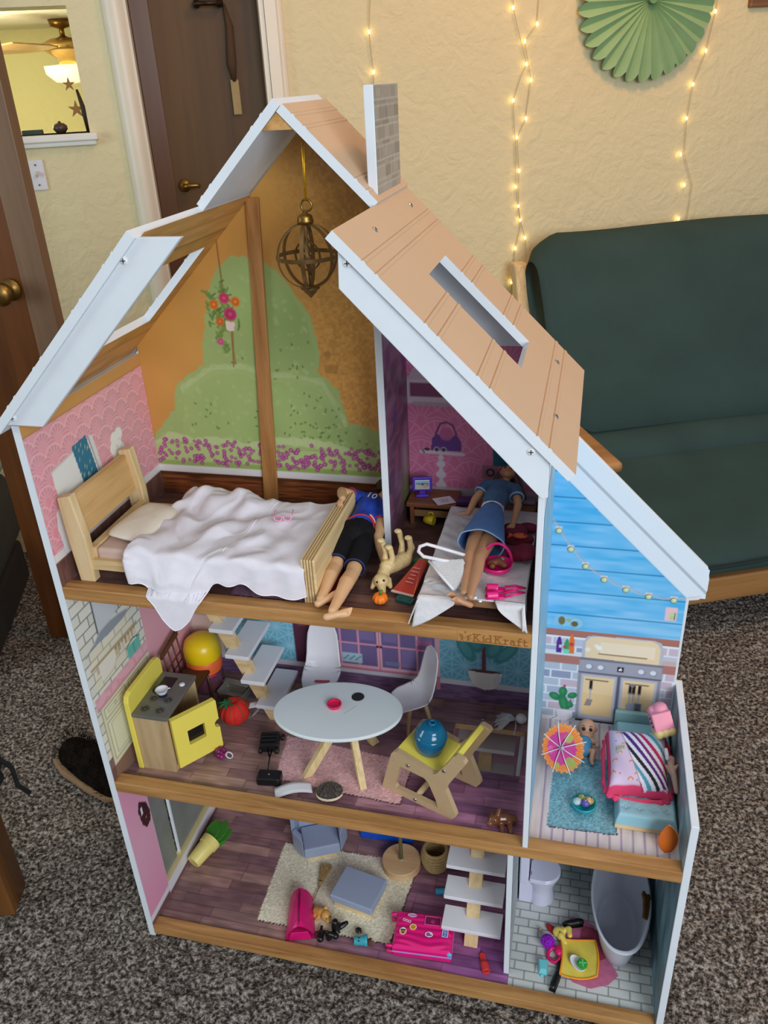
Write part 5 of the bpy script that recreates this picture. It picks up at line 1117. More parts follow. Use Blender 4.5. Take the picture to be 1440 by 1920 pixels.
cu = bpy.data.curves.new('number', 'FONT'); cu.body = '10'; cu.size = 0.019; cu.extrude = 0.0004; cu.align_x = 'CENTER'
tmp = bpy.data.objects.new('tmp', cu); COL.objects.link(tmp); me = bpy.data.meshes.new_from_object(tmp.evaluated_get(bpy.context.evaluated_depsgraph_get())); bpy.data.objects.remove(tmp); bpy.data.curves.remove(cu)
me.materials.clear(); me.materials.append(mat('white_trim', (226, 226, 236), 0.6)); no = bpy.data.objects.new('shirt_number', me); COL.objects.link(no); no.parent = md; no.location = Vector((0.4545, 0.2475, 0.9068))-Vector(md['_loc']); no.rotation_euler = (0.10, 0.14, -0.15)
m = MB(); m.box(0.430, 0.028, Z3, 0.452, 0.115, Z3+0.006); tag(m.build('red_cloth', mat('red_felt', (150, 24, 34), 0.9), world=True, loc=(0.441, 0.07, Z3), bevel=0.002), 'red felt strip on the floor under the male doll', 'cloth')

# cream dog lying on its back, mini pumpkin, tubes
dg = thing('toy_dog', 'cream toy dog lying on its back with legs in the air', 'toy', (0.524, 0.115, Z3))
m = MB(); m.cap_limb([(0.5135, 0.110, 0.860), (0.523, 0.122, 0.8575), (0.534, 0.137, 0.859)], [0.0125, 0.0115, 0.0125])
for x, y, lx, ly, lz in ((0.508, 0.118, -0.003, 0.004, 0.036), (0.5195, 0.111, -0.001, 0.003, 0.030), (0.528, 0.145, -0.004, 0.010, 0.036), (0.5405, 0.138, 0.003, 0.002, 0.034)):
    m.cap_limb([(x, y, 0.862), (x+lx*0.5+0.003, y+ly*0.5, 0.862+lz*0.5), (x+lx, y+ly, 0.862+lz)], [0.0062, 0.0044, 0.0046]); m.ell((x+lx-0.0015, y+ly-0.002, 0.862+lz+0.002), (0.0062, 0.0055, 0.004))
m.cap_limb([(0.5120, 0.104, 0.858), (0.5095, 0.090, 0.852)], [0.0100, 0.0095]); m.ell((0.5100, 0.0840, 0.8510), (0.0125, 0.0120, 0.0118)); m.cap_limb([(0.5120, 0.076, 0.8475), (0.5165, 0.0655, 0.8440)], [0.0074, 0.0052])
for p, q in (((0.5005, 0.086, 0.850), (0.4975, 0.076, 0.842)), ((0.520, 0.090, 0.850), (0.5245, 0.082, 0.8425))): m.cap_limb([p, q], [0.0048, 0.0034])
m.cap_limb([(0.541, 0.146, 0.862), (0.546, 0.151, 0.874), (0.5435, 0.150, 0.884)], [0.004, 0.0034, 0.0026])
m.build('body', mat('cream_dog', (222, 196, 140), 0.4, 0.18, 60, bump=0.5, bscale=260), **W_(dg), remesh=0.0012, sm=2)
for p in ((0.5065, 0.0735, 0.8545), (0.5165, 0.0755, 0.8570)): m = MB(); m.ell(p, (0.0019, 0.0014, 0.0019)); m.build('eye', MATS['doll_eye'], **W_(dg), smooth=True)
m = MB(); m.ell((0.5172, 0.0622, 0.8430), (0.0026, 0.002, 0.002)); m.build('nose', M_black, **W_(dg), smooth=True)
pk = thing('toy_pumpkin', 'tiny orange toy pumpkin with green stem below the dog', 'toy', (0.5176, 0.0455, Z3))
def pump(i, j):
    a = 2*pi*i; b = (j-0.5)*pi; r = 0.0118*(0.88+0.12*abs(cos(4.5*a))); return (r*cos(b)*cos(a), r*cos(b)*sin(a), 0.0088+0.0088*sin(b)-0.003*math.exp(-(cos(b)/0.3)**2)*(1 if b > 0 else 0))
m = MB(); m.grid(pump, 72, 16); m.build('body', mat('orange_pumpkin', (240, 124, 22), 0.45), pk, smooth=True)
m = MB(); m.tube([(0, 0, 0.0140), (0.001, 0.001, 0.0185), (0.003, 0.001, 0.0215)], [0.0026, 0.0018, 0.0022], 8); m.build('stem', mat('green_stem', (70, 140, 60), 0.5), pk, smooth=True)
tb = thing('lotion_tube', 'translucent red toy tube leaning by the white cloth', 'toy', (0.555, 0.095, Z3))
def tube_fn(i, j):
    a = 2*pi*i; c = Vector((0.5465, 0.0695, 0.8425)).lerp(Vector((0.5640, 0.134, 0.8575)), j); w_ = 0.0185*(1-j)+0.0085*j; t_ = 0.0012*(1-j)+0.0085*j
    d = Vector((0.26, 0.95, 0.2)).normalized(); x_ = Vector((0.96, -0.27, -0.0)); n_ = x_.cross(d); return c+x_*cos(a)*w_+n_*sin(a)*t_
m = MB(); m.grid(tube_fn, 30, 12); m.build('body', mat('red_gel_tube', (206, 74, 62), 0.2, 0.05, 20), **W_(tb), smooth=True)
m = MB(); m.obox((0.5462, 0.0680, 0.8422), (0.038, 0.0045, 0.0030), (0, 0, -0.27)); m.build('crimp', mat('clear_crimp', (232, 206, 200), 0.25), **W_(tb), bevel=0.001)
m = MB()
for k in range(5): p = Vector((0.5535+0.0015*k, 0.085+0.007*k, 0.8520+0.0021*k)); m.obox(p, (0.013-0.002*(k % 3), 0.0012, 0.0006), (0.25, 0, -0.27))
m.build('printed_lines', mat('tube_print', (236, 190, 180), 0.4), **W_(tb))
m = MB(); m.cyl((0.5640, 0.134, 0.8575), (0.5672, 0.146, 0.8600), 0.0075); m.build('cap', mat('olive_cap', (150, 128, 52), 0.4), **W_(tb), smooth=False, bevel=0.001)
gb = thing('green_ball', 'small green toy ball between the dog and the red tube', 'toy', (0.5535, 0.150, Z3)); m = MB(); m.ell((0, 0, 0.0095), 0.0095); m.build('body', mat('green_ball_plastic', (40, 140, 90), 0.35), gb, smooth=True); m = MB(); m.lathe([(0.0097, -0.001), (0.0097, 0.001)], (0, 0, 0.0095)); m.build('mould_line', mat('green_ball_dark', (28, 110, 70), 0.4), gb)
tl = thing('teal_block', 'small teal toy block under the red tube', 'toy', (0.553, 0.055, Z3), (0, 0, -0.25)); m = MB(); m.box(-0.014, -0.006, 0, 0.014, 0.006, 0.006); m.build('body', mat('teal_plastic', (22, 92, 92), 0.4), tl, bevel=0.0015)
for sx_ in (-0.007, 0.007): m = MB(); m.cyl((sx_, 0, 0.006), (sx_, 0, 0.0068), 0.003, n=12); m.build('stud', MATS['teal_plastic'], tl)

# closet: side table with toy computer and drawing, yellow cup
ct = thing('toy_side_table', 'small brown wooden toy table at the back of the closet', 'toy table', (0.545, 0.318, Z3))
M_tb = wood('brown_toy_table', (112, 66, 40), (140, 86, 54), 'X', 50, 0.5)
m = MB(); m.box(0.5055, 0.288, 0.872, 0.592, 0.348, 0.880); m.build('table_top', M_tb, **W_(ct), bevel=0.0015)
for x in (0.511, 0.581):
    for y in (0.291, 0.339): m = MB(); m.box(x, y, Z3, x+0.007, y+0.007, 0.8722); m.build('leg', M_tb, **W_(ct), bevel=0.001)
m = MB(); m.box(0.516, 0.299, 0.850, 0.580, 0.301, 0.862); m.build('stretcher', mat('pale_stretcher', (150, 112, 72), 0.6), **W_(ct))
pcn = thing('toy_computer', 'purple toy computer screen on the closet table', 'toy', (0.5285, 0.318, 0.8805), (0, 0, 0.20))
M_pu = mat('purple_plastic', (92, 58, 190), 0.35)
m = MB(); m.box(-0.017, -0.003, 0.010, 0.017, 0.003, 0.036); m.build('case', M_pu, pcn, bevel=0.0015)
m = MB(); m.box(-0.0125, -0.0042, 0.014, 0.0125, -0.0030, 0.0315); m.build('bezel', M_wplas, pcn, bevel=0.0006)
def p_scr(c): c.poly([(-0.011, 0.016), (0.011, 0.016), (0.011, 0.02), (-0.011, 0.024)], (206, 196, 180)); c.circ(0.003, 0.024, 0.0035, (60, 60, 70)); c.circ(0.005, 0.021, 0.004, (206, 170, 150)); c.rect(-0.011, 0.026, 0.011, 0.030, (150, 200, 220))
print_panel('screen', on_y(-0.00435), -0.0112, 0.0112, 0.0155, 0.030, 0.0006, (80, 150, 176), p_scr, pcn)
m = MB(); m.box(-0.005, -0.003, 0.004, 0.005, 0.003, 0.0105); m.build('stand', M_pu, pcn); m = MB(); m.box(-0.011, -0.007, 0, 0.011, 0.005, 0.004); m.build('foot', M_pu, pcn, bevel=0.001)
dp = thing('drawing', 'white sheet with a pencil drawing on the closet table', 'paper', (0.569, 0.302, 0.8815), (0, 0.04, 0.55))
m = MB(); m.box(-0.0165, -0.0135, 0, 0.0165, 0.0135, 0.0004); m.build('paper', mat('white_paper', (224, 218, 224), 0.8), dp)
def p_draw(c):
    for x, y in ((-0.005, 0.002), (0.004, 0.003), (0.0, -0.003)): c.ring(x, y, 0.0038, 0.0007, (130, 110, 140), 0.8)
    for k in range(7): c.line([(-0.008+0.0025*k, -0.008), (-0.005+0.002*k, 0.006-(k % 3)*0.002)], 0.0005, (150, 126, 150), 0.7)
print_panel('pencil_lines', on_z(0.00055), -0.013, 0.013, -0.011, 0.011, 0.0006, (224, 218, 224), p_draw, dp)
yc = thing('yellow_toy_cup', 'yellow toy cup lying on the closet floor', 'cup', (0.5435, 0.2965, Z3))
m = MB(); m.lathe([(0, 0), (0.0065, 0), (0.0075, 0.008), (0.0085, 0.018), (0.0078, 0.018), (0.0066, 0.004), (0, 0.004)], (-0.008, 0, 0.009), (1, -0.25, 0.02)); m.build('body', mat('yellow_plastic', (222, 200, 40), 0.35), yc, smooth=True)
m = MB(); m.tube([(-0.002, 0.001, 0.017), (0.0, 0.002, 0.0225), (0.006, 0.001, 0.0225), (0.008, 0, 0.017)], 0.0014, 8); m.build('handle', MATS['yellow_plastic'], yc, smooth=True)

# white padded cloth over a doll couch in the closet
lc = thing('doll_daybed', 'low doll daybed hidden under a white quilted cloth', 'doll bed', (0.655, 0.13, Z3))
m = MB(); m.box(0.594, 0.020, 0.862, 0.724, 0.335, 0.876); m.build('frame', wood('daybed_wood', (120, 84, 60), (150, 110, 80), 'Y', 40), **W_(lc), bevel=0.003)
for x in (0.598, 0.712):
    for y in (0.0265, 0.322): m = MB(); m.box(x, y, Z3, x+0.010, y+0.010, 0.8625); m.build('leg', MATS['daybed_wood'], **W_(lc))
cl = thing('quilted_cloth', 'white quilted cloth draped over the daybed in the closet', 'cloth', (0.655, 0.13, 0.88))
def cloth_fn(i, j):
    y = 0.012+0.272*j; x0, x1 = 0.586, 0.729
    dl = 0.040 if j < 0.12 else 0.020+0.01*sin(j*20); dr = 0.034 if j < 0.14 else 0.012
    w_ = x1-x0; tot = dl+w_+dr; L_ = i*tot
    if L_ < dl: x, z = x0-0.002-0.004*(1-L_/dl)+(-0.010*(1-L_/dl) if j < 0.10 else 0), 0.8815-(dl-L_)
    elif L_ > dl+w_: q = L_-dl-w_; x, z = x1+0.001+0.05*q, 0.8815-q
    else: x, z = x0+L_-dl, 0.8815
    z = max(z, Z3+0.001) if y > 0.012+0.03 else z
    q = (x-0.60)*60; z += 0.0010*sin(60*j+6*sin(q*0.3))*sin(q*1.3+8*j) if dl < L_ < dl+w_ else 0
    if j < 0.10 and (L_ < dl or L_ > dl+w_):
        y = -0.006*(1-j/0.10)+y*(j/0.10) if z < 0.8815 else y
        y = min(y, 0.010) if z < 0.842 else y
        if z < 0.8415: y = min(y, -0.003)
    return (x, y, z)
m = MB(); m.grid(cloth_fn, 110, 80, 0.0016); m.build('cloth', mat('white_quilt', (214, 212, 214), 0.95, 0.03, 60, bump=0.6, bscale=160), **W_(cl), smooth=True)
m = MB(); nr = random.Random(2)
for k in range(9):
    cx_, cy_, r = 0.61+0.024*(k % 3), 0.03+0.022*(k//3), 0.012
    for q in (1.0, 0.72): m.tube([(cx_+r*q*cos(0.5+2.2*t_/10), cy_+r*q*0.8*sin(0.5+2.2*t_/10), 0.8826) for t_ in range(11)], 0.0008, 5)
def flap(xa, xb, dr, flip):
    def f(i, j):
        q = (1-i) if not flip else i; L_ = dr*q**0.75*j; x = xa+(xb-xa)*i-(0.008*q*j if not flip else -0.006*q*j)
        a = min(1, L_/0.010); y = 0.012-0.010*sin(a*pi/2)-0.0055*min(1, max(0, L_-0.010)/0.02); return (x, y-0.0025*sin(5*i+1)*j, 0.8822-0.004*(1-cos(a*pi/2))-max(0, L_-0.006))
    return f
for fa in ((0.584, 0.642, 0.047, False), (0.690, 0.731, 0.040, True)): mf = MB(); mf.grid(flap(*fa), 16, 16, 0.0014); mf.build('hanging_corner', MATS['white_quilt'], **W_(cl), smooth=True)
o = m.build('quilting', MATS['white_quilt'], **W_(cl), smooth=True); o['kind'] = 'stuff'
# white toy carrier with loop handle
wc = thing('toy_carrier', 'white cloth toy carrier with a long loop handle on the daybed', 'toy', (0.615, 0.06, 0.89))
m = MB(); m.tube([(0.6400, 0.083, 0.908), (0.605, 0.081, 0.918), (0.5830, 0.078, 0.925), (0.5745, 0.069, 0.925), (0.5745, 0.060, 0.922), (0.5830, 0.054, 0.918), (0.610, 0.058, 0.912), (0.640, 0.064, 0.906)], 0.0026, 10); m.build('loop_handle', M_wplas, **W_(wc), smooth=True)
m = MB(); m.prism([(0.590, 0.0570), (0.640, 0.0640), (0.643, 0.032), (0.632, 0.018)], lambda u, v, t: (u, v, 0.884+(v-0.018)*0.55+t), 0, 0.006); m.build('panel', mat('white_towelling', (206, 204, 204), 0.95, 0.04, 80, bump=0.6, bscale=400), **W_(wc), bevel=0.003)
m = MB(); m.tube([(0.590, 0.057, 0.910), (0.610, 0.038, 0.900), (0.632, 0.019, 0.889)], 0.0022, 8); m.build('piping', M_wplas, **W_(wc), smooth=True)

# girl doll in a denim dress lying on the daybed
gd = thing('girl_doll', 'barefoot doll in a blue denim dress lying on the white daybed cloth', 'doll', (0.66, 0.15, 0.885))
m = MB(); HL, HR = Vector((0.649, 0.168, 0.912)), Vector((0.672, 0.168, 0.912)); KL, KR = Vector((0.6445, 0.088, 0.906)), Vector((0.6600, 0.080, 0.908)); AL, AR = Vector((0.6475, 0.010, 0.8925)), Vector((0.6580, 0.000, 0.8930))
for h, k, a in ((HL, KL, AL), (HR, KR, AR)): m.cap_limb([h, h.lerp(k, 0.5), k, k.lerp(a, 0.28)+Vector((0, 0, -0.002)), k.lerp(a, 0.7), a], [0.0132, 0.0118, 0.0088, 0.0090, 0.0062, 0.0050])
foot(m, (0.6500, -0.006, 0.8905), (0.6290, -0.013, 0.9050), (-0.2, -0.9, 0.5), 0.8); foot(m, (0.6605, -0.016, 0.8905), (0.6370, -0.0225, 0.9045), (-0.2, -0.9, 0.5), 0.8)
m.cap_limb([(0.6605, 0.172, 0.912), (0.661, 0.212, 0.914), (0.666, 0.255, 0.922), (0.6685, 0.280, 0.927)], [0.0185, 0.0135, 0.0175, 0.0125])
SL, SR = Vector((0.6455, 0.276, 0.928)), Vector((0.692, 0.270, 0.926)); m.cap_limb([SL, (0.668, 0.278, 0.928), SR], [0.0085, 0.010, 0.0085])
EL, WL = Vector((0.6300, 0.245, 0.917)), Vector((0.6240, 0.212, 0.9085)); m.cap_limb([SL, EL, WL], [0.0078, 0.0064, 0.0044]); hand(m, WL, (-0.75, -0.1, 0.10), (0, 0.2, 0.9), 0.86, 0.25)
ER, WR = Vector((0.7000, 0.232, 0.918)), Vector((0.6960, 0.192, 0.905)); m.cap_limb([SR, ER, WR], [0.0078, 0.0064, 0.0044]); hand(m, WR, (-0.1, -0.9, -0.3), (0.3, 0, 0.9), 0.86, 0.3)
HCg = Vector((0.6745, 0.316, 0.933)); head(m, HCg, (0.10, -0.25, 0.95), (0.05, 0.98, 0.15), 0.92)
m.build('body', M_skin2, **W_(gd), remesh=0.0011, sm=5); eyes(gd, HCg, (0.10, -0.25, 0.95), (0.05, 0.98, 0.15), 0.92)
m = MB(); m.ell(HCg+Vector((0.001, 0.006, -0.004)), (0.0165, 0.0140, 0.0150))
nr = random.Random(6)
for k in range(46):
    a = nr.uniform(-1.0, 1.0); s0 = HCg+Vector((0.014*sin(a), 0.013*cos(a)-0.002, nr.uniform(-0.006, 0.006))); sd = 1 if a > 0 else -1
    m.cap_limb([s0, s0+Vector((sd*0.006, -0.010, -0.006)), s0+Vector((sd*(0.012+nr.uniform(0, .006)), -0.030, -0.020)), s0+Vector((sd*(0.010+nr.uniform(0, .010)), -0.052, -0.030))], [0.0030, 0.0028, 0.0024, 0.0012], 7)
m.build('hair', mat('auburn_hair', (64, 40, 30), 0.5, 0.3, 160), **W_(gd), remesh=0.0013, sm=1)
M_den = mat('denim', (76, 112, 166), 0.85, 0.10, 120, bump=0.3, bscale=900)
m = MB(); m.cap_limb([(0.661, 0.222, 0.9150), (0.664, 0.245, 0.9200), (0.6675, 0.272, 0.9265)], [0.0172, 0.0210, 0.0158]); m.cap_limb([SL, (0.668, 0.277, 0.928), SR], [0.0106, 0.0122, 0.0106])
for s_, e in ((SL, EL), (SR, ER)): m.tube([s_, s_.lerp(e, 0.5)], [0.0108, 0.0112], 14)
m.build('bodice', mat('dark_denim', (58, 88, 122), 0.85, 0.10, 120), **W_(gd), remesh=0.0012, sm=2)
def skirt(i, j):
    a = 2*pi*i; y = 0.216-0.102*j; rx = 0.0165+0.0185*j**0.8+0.0012*sin(6*a)*j; rz = 0.0145+0.0085*j+0.0010*sin(5*a)*j
    return (0.6610-0.004*j+rx*cos(a), y+0.006*j*cos(a)*-1, 0.9150-0.0035*j+rz*sin(a))
m = MB(); m.grid(skirt, 48, 14, 0.0008); m.build('skirt', M_den, **W_(gd), smooth=True)
m = MB(); m.tube([Vector(skirt(k/40, 1.0)) for k in range(40)], 0.0010, 6, closed=True); m.build('skirt_hem', mat('pale_denim', (142, 172, 210), 0.85), **W_(gd), smooth=True)
for dy, cc, rgb in ((0.0, 'white_trim', (226, 226, 236)), (0.0035, 'belt_red', (186, 60, 90)), (0.0065, 'white_trim', (226, 226, 236))):
    m = MB(); m.tube([(0.6612+0.0170*cos(2*pi*k/30), 0.2165+dy, 0.9152+0.0150*sin(2*pi*k/30)) for k in range(30)], 0.0013, 6, closed=True); m.build('belt', mat(cc, rgb, 0.6), **W_(gd), smooth=True)
for s_, e in ((SL, EL), (SR, ER)):
    c = s_.lerp(e, 0.5); d = (e-s_).normalized(); x_, y_, _ = frame(d); m = MB(); m.tube([c+(x_*cos(2*pi*q/20)+y_*sin(2*pi*q/20))*0.0108 for q in range(20)], 0.0016, 6, closed=True); m.build('sleeve_cuff', MATS['pale_denim'], **W_(gd), smooth=True)

# pink bag, pink sandals, purple box, dark cloth
pb = thing('pink_basket', 'hot pink round toy basket with brown toys beside the doll', 'toy basket', (0.684, 0.088, 0.884))
m = MB(); m.lathe([(0.012, 0.0), (0.019, 0.004), (0.0225, 0.013), (0.0215, 0.013), (0.0175, 0.006), (0.0, 0.004)], (0, 0, 0)); m.build('bowl', M_pinkp, pb, smooth=True)
m = MB(); m.tube([(0.0205*cos(t_*pi/12), 0.006, 0.012+0.030*sin(t_*pi/12)) for t_ in range(13)], 0.0022, 8); m.build('handle', M_pinkp, pb, smooth=True)
tg = thing('brown_toy_lump', 'brown toy lying inside the pink basket', 'toy', (0.684, 0.088, 0.891))
m = MB(); m.cap_limb([(-0.010, 0, 0.004), (0.002, 0.004, 0.006), (0.011, -0.002, 0.004)], [0.005, 0.0062, 0.0045]); m.ell((-0.006, -0.007, 0.004), 0.0048); m.build('body', mat('brown_toy', (126, 72, 44), 0.5), tg, remesh=0.0012, sm=2)
m = MB(); m.ell((0.006, 0.008, 0.008), (0.004, 0.003, 0.003)); m.build('head', mat('grey_toy', (140, 140, 144), 0.5), tg, smooth=True)
for k, (x, y, rz) in enumerate(((0.688, 0.028, 0.12), (0.690, 0.010, 0.28))):
    sh = thing('pink_sandal', ['hot pink doll sandal behind the other on the white cloth', 'front hot pink doll sandal with braided strap on the cloth'][k], 'shoe', (x, y+0.006, 0.8850), (0, 0, rz), 'pink doll sandals')
    m = MB(); m.prism([(-0.014, -0.005), (0.012, -0.006), (0.015, 0), (0.012, 0.006), (-0.014, 0.005)], lambda u, v, t: (u, v, t), 0, 0.003); m.build('sole', M_pinkp, sh, bevel=0.001)
    m = MB(); m.tube([(0.013, -0.005, 0.003), (0.028, -0.003, 0.005), (0.041, 0.003, 0.003), (0.028, 0.007, 0.004), (0.013, 0.005, 0.003)], 0.0017, 8); m.build('strap', M_pinkp, sh, smooth=True)
    m = MB(); m.grid(lambda i, j: (-0.012+0.016*i, -0.006*cos(pi*j), 0.002+0.008*sin(pi*j)), 8, 12, 0.0008); m.build('upper', M_pinkp, sh, smooth=True)
for k, (x, y) in enumerate(((0.6635, -0.002), (0.671, -0.009))): m = MB(); m.ell((0, 0, 0.002), (0.0026, 0.002, 0.002)); tag(m.build('glass_bead', mat('clear_bead', (240, 240, 244), 0.1), loc=(x, y+0.012, 0.8835), smooth=True), ['clear glass bead beside the doll foot, nearer the heel', 'clear glass bead at the front edge of the white cloth'][k], 'bead', 'glass beads on the white cloth')
m = MB(); m.box(-0.018, -0.009, 0, 0.018, 0.009, 0.012); bx = tag(m.build('purple_case', mat('dark_purple_print', (74, 34, 92), 0.5, 0.4, 90), loc=(0.610, 0.302, 0.8775), bevel=0.002), 'dark purple patterned case on the daybed behind the doll hand', 'case'); bx.rotation_euler = (0, 0, 0.1)
db = thing('doll_bin', 'grey toy chair tray standing behind the closet doll', 'toy', (0.700, 0.325, 0.8765)); m = MB(); m.tube([(0.004, 0, 0.006), (0.000, -0.004, 0.045)], 0.003, 8); m.build('pole', mat('grey_lilac', (140, 124, 136), 0.5), db, smooth=True); m = MB(); m.box(-0.022, -0.010, 0, 0.022, 0.008, 0.006); m.build('base', MATS['grey_lilac'], db, bevel=0.002)
nr = random.Random(9); m = MB()
for k in range(16): m.ell((nr.uniform(-.016, .016), nr.uniform(-.055, .055), nr.uniform(0.004, 0.014)), (nr.uniform(.009, .014), nr.uniform(.014, .022), nr.uniform(.007, .012)), (0, 0, nr.uniform(0, 3)))
tag(m.build('maroon_cloth', mat('maroon_cloth', (112, 26, 52), 0.9, 0.25, 60), loc=(0.7085, 0.170, 0.8860), remesh=0.002, sm=4), 'crumpled maroon cloth at the right side of the closet', 'cloth')
of = thing('orange_toy_fish', 'orange toy fish lying on the maroon cloth in the closet', 'toy', (0.711, 0.150, 0.9095)); m = MB(); m.ell((0, 0, 0), (0.011, 0.0065, 0.004)); m.prism([(-0.009, 0), (-0.018, 0.007), (-0.0165, 0), (-0.018, -0.007)], lambda u, v, t: (u, v, t), -0.001, 0.001); m.build('body', mat('burnt_orange', (196, 84, 40), 0.5), of, smooth=False, bevel=0); m = MB(); m.ell((0.007, -0.002, 0.0035), 0.0012); m.build('eye', M_black, of, smooth=True)

# hanging armillary globe
GC = Vector((0.3895, 0.222, 1.3035)); GR = 0.0455
gb = thing('globe_ornament', 'brass armillary globe ornament hanging from the attic ridge on a gold cord', 'ornament', GC)
m = MB(); m.tube([(0.006, -0.002, 0.166), (0.005, -0.001, 0.12), (0.0035, -0.001, 0.0745)], 0.0011, 6); m.tube([(0.0085, 0.002, 0.166), (0.0055, 0.0015, 0.11), (0.0045, 0.001, 0.0745)], 0.0011, 6); m.build('gold_cord', mat('gold_cord', (206, 156, 30), 0.35, 0.2, 300, metal=0.7), gb, smooth=True)
M_ab = mat('antique_brass', (132, 102, 58), 0.42, 0.2, 60, metal=0.45)
m = MB(); m.tube([(0.0042+0.0078*cos(2*pi*k/24), 0, 0.0690+0.0078*sin(2*pi*k/24)) for k in range(24)], 0.0017, 8, closed=True); m.build('hanging_ring', M_brass, gb, smooth=True)
m = MB(); m.lathe([(0.0, 0.062), (0.003, 0.061), (0.004, 0.058), (0.009, 0.056), (0.011, 0.053), (0.0105, 0.051), (0.012, 0.049), (0.0115, 0.045), (0.008, 0.043), (0, 0.043)], (0.001, 0, 0)); m.build('cap', M_brass, gb, smooth=True)
def band(nrm, w_, R_=GR):
    x_, y_, z_ = frame(nrm); m = MB(); n = 48; vs = []
    for k in range(n):
        a = 2*pi*k/n; d = x_*cos(a)+y_*sin(a)
        for q, h in ((R_, -w_/2), (R_, w_/2), (R_-0.0016, w_/2), (R_-0.0016, -w_/2)): vs.append(d*q+z_*h)
    fs = [(4*k+i, 4*k+(i+1) % 4, 4*((k+1) % n)+(i+1) % 4, 4*((k+1) % n)+i) for k in range(n) for i in range(4)]
    return m.add(vs, fs)
band((0, 0, 1), 0.0055).build('equator_band', M_ab, gb)
for a in (0.15, 0.15+pi/3, 0.15+2*pi/3): band((cos(a), sin(a), 0), 0.0058).build('meridian_band', M_ab, gb)
band((0.9, 0.3, 0.1), 0.0036, 0.027).build('inner_ring', M_ab, gb); band((0.2, 0.95, 0), 0.0036, 0.021).build('inner_ring', M_ab, gb)
m = MB(); m.lathe([(0.0, 0.044), (0.003, 0.040), (0.0016, 0.036), (0.0036, 0.031), (0.0018, 0.027), (0.0044, 0.021), (0.0022, 0.016), (0.0060, 0.009), (0.0030, 0.003), (0.0080, -0.002), (0.0082, -0.006), (0.0040, -0.011), (0.0018, -0.020), (0.0014, -0.044), (0, -0.045)]); m.build('spindle', M_ab, gb, smooth=True)
m = MB(); m.lathe([(0.0, -0.043), (0.013, -0.0435), (0.0145, -0.046), (0.010, -0.049), (0.0085, -0.052), (0.005, -0.055), (0.0015, -0.059), (0, -0.060)]); m.build('finial', M_ab, gb, smooth=True)
# ================================================================ things on the middle floor
Z2 = F2+0.0008
M_yel = mat('yellow_paint', (236, 218, 92), 0.5, 0.02, 20)
M_beech = wood('beech_board', (176, 148, 106), (200, 174, 132), 'Z', 50, 0.6)
M_mdf = mat('mdf_board', (188, 160, 122), 0.7, 0.03, 60)
st = thing('toy_stove', 'yellow wooden toy stove with open oven door and steel hob', 'toy stove', (0.07, 0.115, Z2))
m = MB(); m.prism([(0.053, Z2), (0.178, Z2), (0.178, 0.566), (0.172, 0.576), (0.160, 0.5785), (0.068, 0.5785), (0.057, 0.574), (0.053, 0.562)], lambda u, v, t: (t, u, v), 0.0305, 0.0405); m.build('back_panel', M_yel, **W_(st), bevel=0.0015)
m = MB()
for b in [(0.0408, 0.055, Z2, 0.107, 0.0625, 0.5315), (0.0408, 0.1675, Z2, 0.107, 0.175, 0.5315), (0.0408, 0.0625, Z2, 0.107, 0.1675, 0.4190), (0.0408, 0.0625, 0.419, 0.0450, 0.1675, 0.5315)]: m.box(*b)
m.build('cabinet', M_beech, **W_(st), bevel=0.001)
m = MB(); m.box(0.0410, 0.053, 0.5316, 0.110, 0.177, 0.5390); m.build('cooktop', mat('steel_hob', (120, 118, 112), 0.35, 0.06, 20, metal=0.3), **W_(st), bevel=0.0012)
m = MB(); m.box(0.0530, 0.128, 0.5388, 0.080, 0.162, 0.5396); m.build('glass_panel', mat('black_glass', (18, 18, 18), 0.15), **W_(st))
for k, (x, y) in enumerate(((0.059, 0.072), (0.088, 0.072), (0.062, 0.101), (0.090, 0.101))):
    m = MB(); m.lathe([(0, 0.0002), (0.0085, 0.0002), (0.0085, 0.0010), (0.0072, 0.0010), (0.0068, 0.0004)], (x, y, 0.539)); m.build('burner', mat('burner_grey', (84, 82, 76), 0.4, 0.1, 40), **W_(st))
    m = MB(); m.tube([(x+0.0042*cos(2*pi*q/20), y+0.0042*sin(2*pi*q/20), 0.5394) for q in range(20)], 0.0006, 5, closed=True); m.build('burner_ring', MATS['black_glass'], **W_(st))
m = MB(); m.lathe([(0, 0.0012), (0.0100, 0.0012), (0.0105, 0.0002)], (0.058, 0.124, 0.5395)); m.build('black_plate', MATS['black_glass'], **W_(st))
m = MB(); m.lathe([(0, 0.003), (0.0045, 0.0028), (0.0055, 0.0)], (0.0960, 0.146, 0.5392)); m.build('knob', M_wplas, **W_(st), smooth=True)
m = MB(); dv = Vector((0.163-0.109, 0.131-0.0605, 0)); DL = dv.length; da = math.atan2(dv.y, dv.x)
def dpt(u, v, t): return (0.1095+cos(da)*u+sin(da)*t, 0.0605+sin(da)*u-cos(da)*t, v)
z0, z1 = 0.4215, 0.5325; wx0, wx1, wz0, wz1 = 0.026, 0.060, 0.462, 0.495
notch = [(DL+0.0, 0.486)]+[(DL-0.0095*sin(pi*k/8), 0.478+0.0095*cos(pi*k/8)) for k in range(9)]
for poly in ([(0, z0), (DL, z0), (DL, 0.4685)]+[(DL-0.0095*sin(pi*(8-k)/8), 0.478+0.0095*cos(pi*(8-k)/8)) for k in range(9)]+[(DL, z1), (wx1, z1), (wx1, z0+0.0)][:0],): pass
m.prism([(0, z0), (wx0, z0), (wx0, z1), (0, z1)], dpt, 0, 0.010); m.prism([(wx0, z0), (wx1, z0), (wx1, wz0), (wx0, wz0)], dpt, 0, 0.010); m.prism([(wx0, wz1), (wx1, wz1), (wx1, z1), (wx0, z1)], dpt, 0, 0.010)
